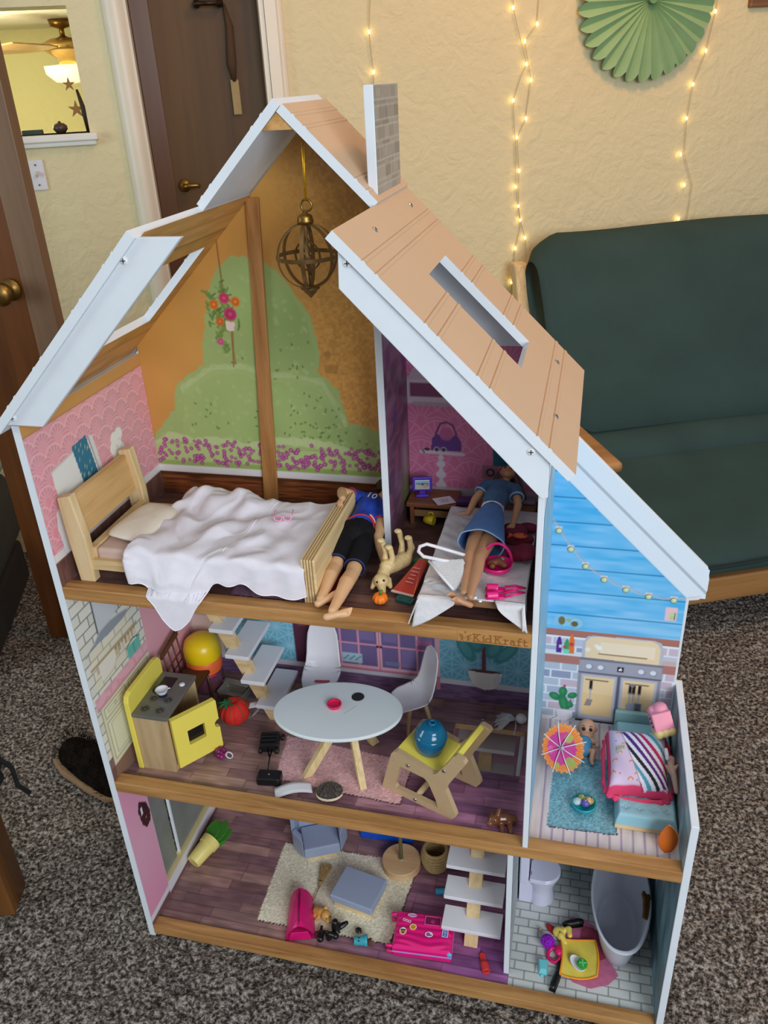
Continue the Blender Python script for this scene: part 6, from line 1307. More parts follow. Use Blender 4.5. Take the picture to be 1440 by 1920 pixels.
arc = [(DL-0.0095*sin(pi*k/8), 0.478-0.0095*cos(pi*k/8)) for k in range(9)]
m.prism([(wx1, z0), (DL-0.002, z0), (DL, z0+0.002)]+arc+[(DL, z1-0.002), (DL-0.002, z1), (wx1, z1)], dpt, 0, 0.010)
m.build('oven_door', M_yel, **W_(st))
m = MB(); m.prism([(wx0-0.002, wz0-0.002), (wx1+0.002, wz0-0.002), (wx1+0.002, wz1+0.002), (wx0-0.002, wz1+0.002)], dpt, 0.0005, 0.0012); m.build('oven_window', MATS['black_glass'], **W_(st))
pot = thing('toy_pot', 'tiny white and navy toy saucepan on the yellow stove', 'pot', (0.0745, 0.111, 0.5405))
m = MB(); m.lathe([(0, 0), (0.0082, 0), (0.0090, 0.006)]); m.build('base', mat('navy_enamel', (36, 44, 88), 0.3), pot, smooth=True)
m = MB(); m.lathe([(0.0090, 0.006), (0.0112, 0.012), (0.0122, 0.0135), (0.0108, 0.0128), (0.0085, 0.006), (0, 0.005)]); m.tube([(0.010, 0.004, 0.0125), (0.0145, 0.006, 0.0135)], 0.0013, 6); m.build('bowl', M_wplas, pot, smooth=True)

# tomato pincushion
tm = thing('tomato_pincushion', 'red tomato pincushion with green felt top and white ribbon loop', 'pincushion', (0.1625, 0.205, Z2+0.0006))
def tomato(i, j):
    a = 2*pi*i; b = (j-0.5)*pi; r = 0.0305*(0.93+0.07*abs(cos(4*a+0.3))**0.7); n = mnoise.noise(Vector((cos(a)*3, sin(a)*3, b*3)))*0.0012
    return ((r+n)*cos(b)*cos(a), (r+n)*cos(b)*sin(a), 0.0270+0.0270*sin(b)-0.006*math.exp(-(cos(b)/0.25)**2)*(1 if b > 0 else -0.2))
m = MB(); m.grid(tomato, 96, 24); m.build('cushion', mat('red_cotton', (206, 34, 24), 0.8, 0.15, 50, bump=0.25, bscale=700), tm, smooth=True)
m = MB(); pts = []
for k in range(12): a = 2*pi*k/12; q = 0.019 if k % 2 == 0 else 0.008; pts.append((q*cos(a), q*sin(a)))
vs = [(0, 0, 0.0505)]+[(x-0.004, y-0.005, 0.0525-0.05*(x*x+y*y)/0.0016*0.30) for x, y in pts]; vs = [(x-0.006, y-0.006, z+0.0022) for x, y, z in vs]; m.add(vs, [(0, i+1, (i+1) % 12+1) for i in range(12)]); m.build('felt_leaves', mat('green_felt', (30, 110, 60), 0.9), tm)
for k in range(8):
    a = 2*pi*k/8+0.2; m = MB(); m.tube([(0.031*cos(b)*cos(a), 0.031*cos(b)*sin(a), 0.0272+0.0272*sin(b)) for b in [1.2-0.22*q for q in range(11)]], 0.0006, 5); m.build('thread', mat('green_thread', (70, 110, 60), 0.8), tm, smooth=True)
m = MB(); m.grid(lambda i, j: (0.024+0.022*sin(pi*i)+0.003, 0.010+0.011*(j-0.5)+0.008*i, 0.036-0.030*i+0.016*sin(pi*i)+0.006*(j-0.5)), 24, 4, 0.0006); m.build('ribbon_loop', mat('white_ribbon', (222, 216, 220), 0.6), tm, smooth=True)

# yellow-topped clear jar, steel tin, brown chair
jr = thing('treat_jar', 'clear jar with a domed yellow lid and orange contents by the stairs', 'jar', (0.060, 0.300, Z2))
m = MB(); m.lathe([(0, 0.001), (0.030, 0.001), (0.034, 0.006), (0.036, 0.050)]); m.build('clear_base', mat('smoky_clear', (126, 78, 96), 0.15, 0.15, 30, trans=0.35), jr, smooth=True)
m = MB(); m.lathe([(0.0355, 0.047), (0.0372, 0.055), (0.0372, 0.080), (0.036, 0.081)]); m.build('orange_contents', mat('orange_wrapper', (240, 110, 56), 0.4, 0.15, 40), jr, smooth=True)
m = MB(); m.lathe([(0.0372, 0.079), (0.0385, 0.082), (0.0382, 0.100), (0.034, 0.115), (0.024, 0.124), (0.010, 0.127), (0, 0.1275)]); m.build('lid', mat('yellow_lid', (242, 204, 24), 0.3, 0.03, 20), jr, smooth=True)
m = MB(); m.tube([(0.0372*cos(a), 0.0372*sin(a), 0.047) for a in [-1.9+0.1*k for k in range(15)]], 0.0016, 6); m.build('pink_strip', M_pinkp, jr, smooth=True)
tn = thing('hinged_tin', 'small open hinged steel tin beside the yellow lidded jar', 'tin', (0.128, 0.280, Z2+0.0006), (0, 0, -0.12))
M_tin = mat('polished_tin', (168, 164, 154), 0.25, 0.1, 20, metal=0.5)
def rrect(w_, d_, r, n=6): return [(sx_*(w_/2-r)+r*cos(a0+pi/2*k/n), sy_*(d_/2-r)+r*sin(a0+pi/2*k/n)) for sx_, sy_, a0 in ((1, 1, 0), (-1, 1, pi/2), (-1, -1, pi), (1, -1, 1.5*pi)) for k in range(n+1)]
def tray(m, w_, d_, h, M_=None):
    o, i_ = rrect(w_, d_, 0.008), rrect(w_-0.004, d_-0.004, 0.007); n = len(o)
    vs = [(x*0.94, y*0.94, 0) for x, y in o]+[(x, y, h) for x, y in o]+[(x, y, h) for x, y in i_]+[(x*0.92, y*0.92, 0.002) for x, y in i_]
    fs = [tuple(range(n))[::-1], tuple(range(3*n, 4*n))]+[(k*n+i, k*n+(i+1) % n, (k+1)*n+(i+1) % n, (k+1)*n+i) for k in range(3) for i in range(n)]
    if M_: vs = [tuple(M_@Vector(v)) for v in vs]
    return m.add(vs, fs)
m = MB(); tray(m, 0.062, 0.042, 0.016); m.build('tray', M_tin, tn, auto=0.6)
m = MB(); tray(m, 0.062, 0.042, 0.012, Matrix.Translation((-0.010, 0.026, 0.018)) @ Matrix.Rotation(-1.25, 4, 'X') @ Matrix.Translation((0, 0.021, 0)) @ Matrix.Rotation(pi, 4, 'X')); m.build('lid', M_tin, tn, auto=0.6)
bc = thing('toy_chair_brown', 'dark brown spindle-back toy chair against the pink wall', 'toy chair', (0.050, 0.232, Z2)); bc.name = 'spindle_chair'
M_bc = wood('walnut_chair', (66, 36, 22), (92, 54, 34), 'Y', 50, 0.45)
m = MB(); m.prism([(0.196, 0.548), (0.198, 0.560), (0.268, 0.572), (0.268, 0.558)], lambda u, v, t: (t, u, v), 0.027, 0.032); m.build('crest_rail', M_bc, **W_(bc), bevel=0.001)
for k in range(4): y = 0.203+0.0195*k; m = MB(); m.tube([(0.030, y, 0.556), (0.038, y, 0.478)], 0.0017, 8); m.build('spindle', M_bc, **W_(bc), smooth=True)
for z in (0.520, 0.500): m = MB(); m.tube([(0.0345, 0.203, z), (0.0345, 0.262, z+0.004)], 0.0014, 8); m.build('cross_rail', M_bc, **W_(bc), smooth=True)
m = MB(); m.box(0.034, 0.196, 0.470, 0.088, 0.268, 0.476); m.build('seat', M_bc, **W_(bc), bevel=0.0015)
for x in (0.040, 0.083):
    for y in (0.201, 0.263): m = MB(); m.tube([(x, y, 0.471), (x+(0.003 if x > 0.06 else -0.003), y, Z2)], 0.0024, 8); m.build('leg', M_bc, **W_(bc), smooth=True)

# oval table and what is on it
ov = thing('oval_table', 'white oval toy table with splayed plywood legs', 'toy table', (0.400, 0.143, Z2), (0, 0, 0.155))
m = MB(); n = 72; P = [(0.1165*cos(2*pi*k/n), 0.0765*sin(2*pi*k/n)) for k in range(n)]
m.prism(P, lambda u, v, t: (u, v, t), 0.1150, 0.1222); m.build('table_top', mat('table_white', (222, 230, 232), 0.5, 0.02, 12), ov, bevel=0.002)
for x0, y0, x1, y1 in ((0.010, -0.006, -0.060, -0.040), (0.022, -0.010, 0.044, -0.062), (0.020, 0.012, 0.055, 0.048), (-0.010, 0.014, -0.045, 0.050)):
    d = Vector((x1-x0, y1-y0, -0.115)); m = MB(); q = Vector((-(y1-y0), x1-x0, 0)).normalized(); w_ = 0.0062; t_ = 0.0088; r = Vector((x1-x0, y1-y0, 0)).normalized()
    vs = [Vector((bx, by, bz))+q*a*w_+r*b*t_ for bx, by, bz in ((x0, y0, 0.1152), (x1, y1, 0)) for a, b in ((-1, -1), (1, -1), (1, 1), (-1, 1))]
    m.add(vs, [(0, 3, 2, 1), (4, 5, 6, 7)]+[(i, (i+1) % 4, (i+1) % 4+4, i+4) for i in range(4)]); m.build('leg', wood('ply_leg', (206, 178, 124), (230, 206, 156), 'Z', 120, 0.6), ov, bevel=0.0012)
m = MB()
for x0, y0 in ((0.012, -0.006), (0.004, 0.004)): m.obox((x0, y0, 0.108), (0.05, 0.012, 0.014), (0, 0, 0.8 if y0 > 0 else -0.8))
m.build('crosspiece', MATS['ply_leg'], ov)
for k in range(5):
    m = MB(); x, y = (0.012+0.004*k, 0.002+0.0045*k); m.tube([(x, y-0.014, 0.1224), (x+0.004, y-0.011, 0.1224)], 0.0004, 4); m.build('scratch', mat('scratch_grey', (150, 156, 158), 0.6), ov)
dc = thing('pink_dish', 'hot pink round toy dish on the white oval table', 'dish', (0.3915, 0.151, Z2+0.1226)); m = MB(); m.lathe([(0, 0), (0.0118, 0), (0.0130, 0.003), (0.0130, 0.0062), (0.0112, 0.0062), (0.0108, 0.0022), (0, 0.0020)], n=36); m.build('body', mat('raspberry_plastic', (226, 34, 92), 0.35), dc, smooth=False, auto=0.7)
m = MB(); m.lathe([(0.0131, 0.0045), (0.0134, 0.0052), (0.0131, 0.006)], n=36); m.build('rim', MATS['raspberry_plastic'], dc)
bd = thing('black_disc', 'flat black disc on the white oval table', 'disc', (0.4270, 0.182, Z2+0.1226)); m = MB(); m.lathe([(0, 0.0012), (0.0105, 0.0012), (0.0112, 0.0006), (0.0112, 0)], n=36); m.build('disc', mat('matt_black', (34, 34, 40), 0.7), bd)
m = MB(); m.lathe([(0.0112, 0.0), (0.0116, 0.0004), (0.0112, 0.0008)], n=36); m.build('edge', MATS['matt_black'], bd)

def shell_chair(label, loc, rz):
    c = thing('shell_chair', label, 'toy chair', loc, (0, 0, rz), 'white shell chairs at the oval table')
    prof = [(-0.034, 0.058), (-0.030, 0.0625), (-0.018, 0.0625), (0.0, 0.060), (0.014, 0.0605), (0.024, 0.066), (0.030, 0.078), (0.033, 0.095), (0.0355, 0.115), (0.038, 0.135), (0.040, 0.150), (0.041, 0.160)]
    wid = [0.026, 0.030, 0.0335, 0.035, 0.035, 0.034, 0.0325, 0.031, 0.0300, 0.0280, 0.0235, 0.0120]; side = [0.0, 0.002, 0.006, 0.010, 0.012, 0.012, 0.010, 0.007, 0.005, 0.0035, 0.002, 0.0]
    def f(i, j):
        t = j*(len(prof)-1); k = min(int(t), len(prof)-2); a = t-k; L = lambda s_: s_[k]*(1-a)+s_[k+1]*a
        y = prof[k][0]*(1-a)+prof[k+1][0]*a; z = prof[k][1]*(1-a)+prof[k+1][1]*a; w_ = L(wid); s_ = L(side); u = 2*i-1; e = abs(u)**2.6
        ny = prof[k+1][0]-prof[k][0]; nz = prof[k+1][1]-prof[k][1]; ln = math.hypot(ny, nz); return (u*w_, y-nz/ln*s_*e, z+ny/ln*s_*e)
    m = MB(); m.grid(f, 24, 44, 0.0022); m.build('shell', M_wplas, c, smooth=True)
    c.scale = (1.06, 1.06, 1.06)
    for x in (-1, 1):
        for y in (-1, 1): m = MB(); m.tube([(x*0.016, y*0.014+0.001, 0.0595), (x*0.027, y*0.025+0.001, 0.0016)], [0.0042, 0.0028], 10); m.build('leg', M_beech, c, smooth=True)
    m = MB(); m.cyl((-0.016, 0, 0.0565), (0.016, 0, 0.0565), 0.0022); m.cyl((0, -0.014, 0.0565), (0, 0.014, 0.0565), 0.0022); m.build('underframe', M_black, c)
    return c
shell_chair('white shell chair behind the oval table with a pink clip on its seat', (0.3180, 0.292, Z2), 0.10)
shell_chair('white shell chair at the right end of the oval table, turned sideways', (0.5120, 0.262, Z2), -0.98)
hc = thing('hair_clip', 'pink doll hair clip on the seat of the rear white chair', 'clip', (0.3240, 0.277, Z2+0.0620), (0, 0, 0.1)); M_cl = mat('rose_clip', (216, 88, 122), 0.4)
m = MB(); m.cap_limb([(-0.013, 0, 0.0035), (0.013, 0.001, 0.0035)], [0.0032, 0.0036]); m.build('bar', M_cl, hc, smooth=True)
for k in range(5): m = MB(); m.ell((-0.010+0.005*k, -0.001, 0.0065), (0.0026, 0.0028, 0.002)); m.build('bump', M_cl, hc, smooth=True)

# yellow seated plywood chair with a teal jar
yh = thing('yellow_seat_chair', 'plywood toy chair with yellow seat standing beside the floor opening', 'toy chair', (0.4871, 0.0955, Z2), (0, 0, -0.362))
outl = [(0, 0), (0.024, 0.090), (0.030, 0.098), (0.036, 0.0995), (0.098, 0.0885), (0.107, 0.0865), (0.114, 0.0900), (0.136, 0.1245), (0.1475, 0.1455), (0.152, 0.1490), (0.166, 0.1465), (0.170, 0.1400), (0.133, 0.0700), (0.1315, 0.0630), (0.150, 0.018), (0.1510, 0.012), (0.143, 0.0)]
cut = [(0.041, 0.070), (0.028, 0.018), (0.032, 0.013), (0.116, 0.013), (0.112, 0.030), (0.098, 0.062), (0.090, 0.068)]
def plate_hole(m, outer, inner, fn, t0, t1):
    """outline with one hole, bridged into a single n-gon pair"""
    bi, bj = min(((i, j) for i in range(len(outer)) for j in range(len(inner))), key=lambda q: (outer[q[0]][0]-inner[q[1]][0])**2+(outer[q[0]][1]-inner[q[1]][1])**2)
    o = outer[bi:]+outer[:bi]; n_ = inner[bj:]+inner[:bj]; k, l = len(o), len(n_)
    import mathutils.geometry as mg
    tri = mg.tessellate_polygon([[Vector((x, y, 0)) for x, y in o], [Vector((x, y, 0)) for x, y in n_]])
    al = o+n_; vs = [fn(x, y, t0) for x, y in al]+[fn(x, y, t1) for x, y in al]; N_ = len(al)
    fs = [tuple(t) for t in tri]+[tuple(i+N_ for i in t[::-1]) for t in tri]
    fs += [(i, (i+1) % k, (i+1) % k+N_, i+N_) for i in range(k)]+[(k+i, k+i+N_, k+(i+1) % l+N_, k+(i+1) % l) for i in range(l)]
    return m.add(vs, fs)
for t0 in (0.0, 0.0860): m = MB(); plate_hole(m, outl, cut, lambda u, v, t: (u, t, v), t0, t0+0.0095); m.build('side_frame', M_mdf, yh)
m = MB(); m.prism([(0.030, 0.0975), (0.112, 0.0855), (0.111, 0.0785), (0.029, 0.0905)], lambda u, v, t: (u, t, v), 0.0095, 0.0860); m.build('seat', M_yel, yh, bevel=0.001)
m = MB(); m.prism([(0.129, 0.1130), (0.150, 0.1480), (0.158, 0.1440), (0.137, 0.1090)], lambda u, v, t: (u, t, v), 0.0095, 0.0860); m.build('backrest', M_yel, yh, bevel=0.001)
m = MB(); m.tube([(0.070, 0.0095, 0.008), (0.070, 0.0860, 0.008)], 0.0055, 10); m.build('stretcher', M_beech, yh, smooth=True)
for x, z in ((0.058, 0.0800), (0.129, 0.1050), (0.070, 0.0070)):
    m = MB(); m.lathe([(0, 0.0018), (0.0028, 0.0014), (0.0034, 0)], (x, 0, z), (0, -1, 0)); m.cur = 1; m.box(x-0.0014, -0.0021, z-0.0003, x+0.0014, -0.0017, z+0.0003); m.build('bolt', [M_chrome, MATS['screw_slot']], yh)
tj = thing('teal_jar', 'glossy teal toy jar with a ring-topped lid on the yellow chair seat', 'jar', (0.5720, 0.1090, Z2+0.0925), (0.0, 0.13, -0.362)); tj.scale = (1.12, 1.12, 1.16)
M_tl = mat('teal_gloss', (8, 96, 132), 0.12, 0.03, 20)
m = MB(); m.lathe([(0, 0), (0.018, 0), (0.021, 0.003), (0.0245, 0.016), (0.0255, 0.026), (0.0245, 0.031), (0.0225, 0.033)], n=40); m.build('body', M_tl, tj, smooth=True)
m = MB(); m.lathe([(0.0230, 0.0330), (0.0205, 0.0395), (0.0190, 0.0405), (0.0180, 0.0440), (0.0130, 0.0485), (0.006, 0.050), (0, 0.050)], n=40); m.build('lid', M_tl, tj, smooth=True)
m = MB(); m.tube([(0.0045*cos(2*pi*k/20), 0.0045*sin(2*pi*k/20), 0.0535) for k in range(20)], 0.0020, 8, closed=True); m.box(-0.002, -0.006, 0.048, 0.002, -0.003, 0.053); m.build('lid_ring', M_tl, tj, smooth=True)

# small stuff on the middle floor
bk = thing('black_luggage_cart', 'black plastic toy buggy lying with its long rod and foot', 'toy', (0.270, 0.12, Z2))
m = MB(); m.obox((0.2560, 0.1500, 0.4220), (0.036, 0.034, 0.022), (0.1, 0, 0.25)); m.build('body', M_black, **W_(bk), bevel=0.004, seg=2)
for dx, dy in ((-0.016, 0.018), (0.018, 0.021), (-0.012, -0.020), (0.019, -0.015)): m = MB(); m.cyl((0.256+dx-0.003, 0.150+dy, 0.417), (0.256+dx+0.003, 0.150+dy, 0.417), 0.0062, n=16); m.build('wheel', M_black, **W_(bk), bevel=0.001)
for k in range(3): m = MB(); m.obox((0.2560, 0.150+0.009*(k-1), 0.4340), (0.030, 0.0035, 0.003), (0.1, 0, 0.25)); m.build('rib', mat('black_gloss', (24, 26, 30), 0.2), **W_(bk))
for dx in (-0.004, 0.004): m = MB(); m.tube([(0.262+dx, 0.132, 0.420), (0.270, 0.110, 0.4215), (0.2765, 0.083, 0.422)], 0.0014, 8); m.build('rod', M_black, **W_(bk), smooth=True)
m = MB(); m.obox((0.2850, 0.0680, 0.4170), (0.044, 0.026, 0.018), (0, 0, 0.12)); m.build('foot', M_black, **W_(bk), bevel=0.004, seg=3)
m = MB(); m.ell((0.2850, 0.0680, 0.4262), (0.0016, 0.0016, 0.0008)); m.build('rivet', M_chrome, **W_(bk), smooth=True)
rp_ = thing('ring_gem', 'purple and red jelly ring toy on the floor by the stove', 'toy', (0.1725, 0.110, Z2), (0, 0, 0.1))
m = MB(); nr = random.Random(5)
for k in range(16): m.ell((nr.uniform(-.006, .006), nr.uniform(-.007, .007), 0.010+nr.uniform(-.005, .006)), nr.uniform(.004, .006), nu=10, nv=7)
m.build('jelly', mat('berry_jelly', (126, 26, 92), 0.15, 0.6, 90), rp_, smooth=True)
m = MB(); m.tube([(0.017+0.0065*cos(2*pi*k/20), -0.004, 0.0085+0.0075*sin(2*pi*k/20)) for k in range(20)], 0.0014, 7, closed=True); m.cyl((0.006, -0.001, 0.008), (0.012, -0.003, 0.008), 0.0022); m.build('ring', mat('clear_lilac', (216, 206, 220), 0.2), rp_, smooth=True)
br = thing('white_strip', 'curved white plastic strip lying by the front rail', 'strip', (0.337, 0.056, Z2), (0, 0, 0.42))
m = MB(); m.grid(lambda i, j: (-0.036+0.066*i, -0.0125+0.025*j-0.003*(2*i-1)**2, 0.004+0.005*sin(pi*i)), 20, 4, 0.0012); m.build('strip', M_wplas, br, smooth=True); m = MB(); m.tube([(-0.036+0.066*k/20, -0.0125-0.003*(k/10-1)**2, 0.0042+0.005*sin(pi*k/20)) for k in range(21)], 0.0008, 5); m.build('edge_bead', M_wplas, br, smooth=True)
sc = thing('brush_head', 'dark bristly oval brush head with pale rim by the front rail', 'brush', (0.4010, 0.0590, Z2), (0.0, 0.0, 0.25))
m = MB(); m.ell((0, -0.002, 0.006), (0.0245, 0.0195, 0.0055)); m.build('rim', mat('cream_rim', (214, 196, 168), 0.6), sc, smooth=True)
m = MB(); m.ell((0, 0, 0.009), (0.0238, 0.0190, 0.010)); m.build('pad', mat('dark_bristle', (44, 36, 32), 0.8, 0.5, 120), sc, smooth=True)
nr = random.Random(12); m = MB()
for k in range(520):
    a, r = nr.uniform(0, 2*pi), math.sqrt(nr.random()); p = Vector((0.0236*r*cos(a), 0.0188*r*sin(a), 0.009+0.0100*math.sqrt(max(0, 1-r*r)))); d = Vector((nr.uniform(-1, 1), nr.uniform(-1, 1), 0.25)).normalized()*0.0042; x_, y_, _ = frame(d); m.add([p-d+x_*0.0004, p-d-x_*0.0004, p+d+Vector((0, 0, 0.0012))], [(0, 1, 2)])
o = m.build('bristles', mat('bristle_tip', (108, 98, 92), 0.7, 0.4, 200), sc); o['kind'] = 'stuff'
ts = thing('yarn_tassel', 'white yarn tassel with a round knot by the floor opening', 'tassel', (0.700, 0.300, Z2), (0, 0, 0.0)); nr = random.Random(3)
M_yn = mat('white_yarn', (222, 218, 222), 0.9, 0.06, 60)
m = MB()
for k in range(46):
    a = nr.uniform(-0.75, 0.75); L_ = nr.uniform(0.030, 0.042); h = nr.uniform(0.001, 0.013); m.tube([(0.004, 0, 0.010), (0.004-L_*0.4*cos(a), -L_*0.4*sin(a), 0.010+h*0.5), (0.004-L_*cos(a), -L_*sin(a)-0.004, 0.001+h*0.4)], 0.0011, 5)
o = m.build('strands', M_yn, ts, smooth=True); o['kind'] = 'stuff'
m = MB(); m.ell((0.014, 0.004, 0.011), (0.011, 0.010, 0.010)); m.build('knot', M_yn, ts, smooth=True); m = MB(); m.tube([(0.004, -0.002, 0.008), (0.006, -0.020, 0.010), (0.004, -0.034, 0.002)], 0.0010, 6); m.build('cord', M_yn, ts, smooth=True)
bs = thing('brown_toy_animal', 'glossy brown toy animal lying at the front right corner of the middle floor', 'toy', (0.706, 0.052, Z2)); m = MB(); m.cap_limb([(-0.012, 0.0, 0.012), (0.004, 0.004, 0.012), (0.018, 0.006, 0.010)], [0.0115, 0.0105, 0.008])
m.ell((-0.014, -0.008, 0.018), (0.0095, 0.009, 0.0085)); m.ell((-0.020, -0.014, 0.014), 0.0055)
for p, q in (((-0.002, -0.006, 0.008), (0.002, -0.020, 0.005)), ((0.012, -0.004, 0.008), (0.016, -0.018, 0.005)), ((-0.008, -0.002, 0.023), (-0.006, 0.004, 0.030))): m.cap_limb([p, q], [0.0048, 0.0036])
m.build('body', mat('glossy_brown', (112, 66, 40), 0.18, 0.15, 50), bs, remesh=0.0012, sm=2)
for p in ((-0.0205, -0.0085, 0.0215), (-0.012, -0.0155, 0.0225)): m = MB(); m.ell(p, 0.0014); m.build('eye', M_black, bs, smooth=True)

# ================================================================ terrace (right wing, middle floor)
ZW = FW+0.0008
um = thing('cocktail_umbrella', 'open orange and purple paper cocktail umbrella leaning by the divider', 'umbrella', (0.7905, 0.212, 0.444))
nz = Vector((0.50, -0.62, 0.60)).normalized(); ux_ = Vector((1, 0, 0)); ux_ = (ux_-nz*ux_.dot(nz)).normalized(); uy_ = nz.cross(ux_)
um.rotation_euler = Matrix((ux_, uy_, nz)).transposed().to_euler()
RU_ = 0.0435
def umb(u, v):
    a = u; r = v*RU_*(0.965+0.035*np.cos(a*24)*v); z = 0.012*(v**2)+0.0012*np.abs(np.sin(a*4))*v
    return np.stack([r*np.cos(a), r*np.sin(a), z], 1)
def p_umb(c):
    g = np.abs(np.sin(c.u*4+0.4)); c.mix((206, 66, 150), ((c.v < 0.62+0.12*vnoise(np.cos(c.u)*2+3, np.sin(c.u)*2+3, 2, 3)))*1.0); c.mix((240, 160, 90), (c.v > 0.88)*0.8)
    for a, b, r, col in ((0.9, 0.55, 0.22, (176, 196, 90)), (5.4, 0.72, 0.25, (166, 190, 96)), (4.5, 0.75, 0.16, (176, 190, 90)), (3.4, 0.5, 0.2, (232, 110, 170)), (2.1, 0.4, 0.2, (190, 60, 150))):
        d = np.hypot(c.v*np.cos(c.u)-b*cos(a), c.v*np.sin(c.u)-b*sin(a)); c.mix(col, np.clip((r-d)/0.06, 0, 1)*0.9)
    c.c *= (0.93+0.07*np.cos(c.u*48))[:, None]
print_panel('paper_canopy', umb, 0, 2*pi, 0.02, 1.0, 0.034, (240, 138, 66), p_umb, um, m=paint_mat('umbrella_paper', 0.8))
for k in range(8):
    a = 2*pi*k/8+0.35; m = MB(); m.tube([(0.003*cos(a), 0.003*sin(a), 0.004), (0.024*cos(a), 0.024*sin(a), 0.0075), (0.0445*cos(a), 0.0445*sin(a), 0.0145), (0.047*cos(a), 0.047*sin(a), 0.0155)], 0.0010, 6); m.build('rib', M_wplas, um, smooth=True)
m = MB(); m.cyl((0, 0, 0.0), (0, 0, 0.010), 0.0032, n=14); m.build('hub', mat('pale_hub', (170, 166, 190), 0.5), um, smooth=False)
m = MB(); m.cyl((0, 0, -0.012), (0, 0, 0.0), 0.0013, n=8); m.build('tip', M_beech, um, smooth=True)

by = thing('baby_doll', 'bald baby doll in a blue romper lying on the terrace floor', 'doll', (0.833, 0.262, ZW))
hcb = Vector((0.8375, 0.289, 0.4300)); m = MB(); m.ell(hcb, (0.0170, 0.0165, 0.0165)); m.ell(hcb+Vector((0, -0.007, -0.007)), (0.0135, 0.0115, 0.0110)); m.ell(hcb+Vector((0, -0.0135, 0.0035)), (0.0022, 0.0020, 0.002))
for sg in (-1, 1): m.ell(hcb+Vector((sg*0.0165, 0, -0.002)), (0.003, 0.0035, 0.0045))
m.cap_limb([(0.8355, 0.273, 0.4190), (0.834, 0.258, 0.4165), (0.8335, 0.246, 0.4150)], [0.0095, 0.0125, 0.0125])
for sg in (-1, 1):
    m.cap_limb([(0.8345+sg*0.010, 0.268, 0.4195), (0.8345+sg*0.0205, 0.262, 0.4190), (0.8345+sg*0.0225, 0.272 if sg < 0 else 0.252, 0.4240)], [0.0056, 0.0048, 0.0042]); m.ell((0.8345+sg*0.0230, 0.276 if sg < 0 else 0.2485, 0.4260), (0.0046, 0.0048, 0.004))
    m.cap_limb([(0.8335+sg*0.007, 0.244, 0.4155), (0.8335+sg*0.0165, 0.237, 0.4215), (0.8335+sg*0.0145, 0.224, 0.4120)], [0.0068, 0.0062, 0.0046]); m.cap_limb([(0.8335+sg*0.0145, 0.223, 0.4105), (0.8335+sg*0.0160, 0.2165, 0.4130)], [0.0042, 0.0036])
m.build('body', mat('baby_skin', (206, 156, 128), 0.45, 0.02, 40), **W_(by), remesh=0.0010, sm=4)
m = MB(); m.cap_limb([(0.8345, 0.262, 0.4175), (0.8335, 0.246, 0.4158)], [0.0132, 0.0136]); m.build('romper', mat('blue_romper', (72, 150, 190), 0.7, 0.06, 60), **W_(by), remesh=0.0012, sm=3)
for sg in (-1, 1):
    m = MB(); m.ell(hcb+Vector((sg*0.0062, -0.0128, 0.0075)), (0.0034, 0.0026, 0.0040)); m.build('eye', MATS['doll_eye'], **W_(by), smooth=True)
    m = MB(); m.tube([hcb+Vector((sg*0.004, -0.0120, 0.0130)), hcb+Vector((sg*0.0068, -0.0110, 0.0142)), hcb+Vector((sg*0.0090, -0.0095, 0.0130))], 0.0006, 5); m.build('eyebrow', mat('tan_brow', (120, 80, 56), 0.6), **W_(by), smooth=True)
m = MB(); m.tube([hcb+Vector((sx_*0.003, -0.0178, -0.0055-0.0006*(1-abs(sx_)))) for sx_ in (-1, 0, 1)], 0.0009, 6); m.build('mouth', MATS['doll_lips'], **W_(by), smooth=True)

co = thing('tufted_daybed', 'pale blue tufted doll daybed with a wooden base on the terrace', 'doll sofa', (0.937, 0.20, ZW))
M_sky = mat('sky_vinyl', (146, 196, 208), 0.4, 0.02, 20)
m = MB(); m.box(0.8875, 0.0830, ZW, 0.9865, 0.318, 0.4170); m.build('base', M_birchx, **W_(co), bevel=0.001)
BT = [(0.9035+0.0225*i, 0.1045+0.022*j) for i in range(4) for j in range(8)]
def tuft(i, j):
    x, y = 0.8870+0.1000*i, 0.0815+0.236*j; e = min(i, 1-i)*0.1; f = min(j, 1-j)*0.236; d = min(e, f); z = 0.4170+0.0195*(1-(max(0, 0.008-d)/0.008)**2)
    for bx_, by_ in BT:
        r = math.hypot(x-bx_, y-by_)
        if r < 0.009: z -= 0.0026*(1-r/0.009)**1.5
        if abs(y-by_) < 0.0012 and abs(x-bx_) < 0.0085 or abs(x-bx_) < 0.0012 and abs(y-by_) < 0.007: z -= 0.0007
    return (x, y, z)
m = MB(); m.grid(tuft, 100, 118); m.build('cushion', M_sky, **W_(co), smooth=True)
for bx_, by_ in BT: m = MB(); m.ell((bx_, by_, 0.4345), (0.0019, 0.0019, 0.0012), nu=8, nv=5); m.build('button', mat('pale_button', (190, 220, 228), 0.35), **W_(co), smooth=True)
m = MB(); m.prism([(0.3175, ZW), (0.3265, ZW), (0.3285, 0.4525), (0.3185, 0.4525)], lambda u, v, t: (t, u, v), 0.8870, 0.9865); m.build('headboard', mat('mint_board', (150, 190, 188), 0.45), **W_(co), bevel=0.003)

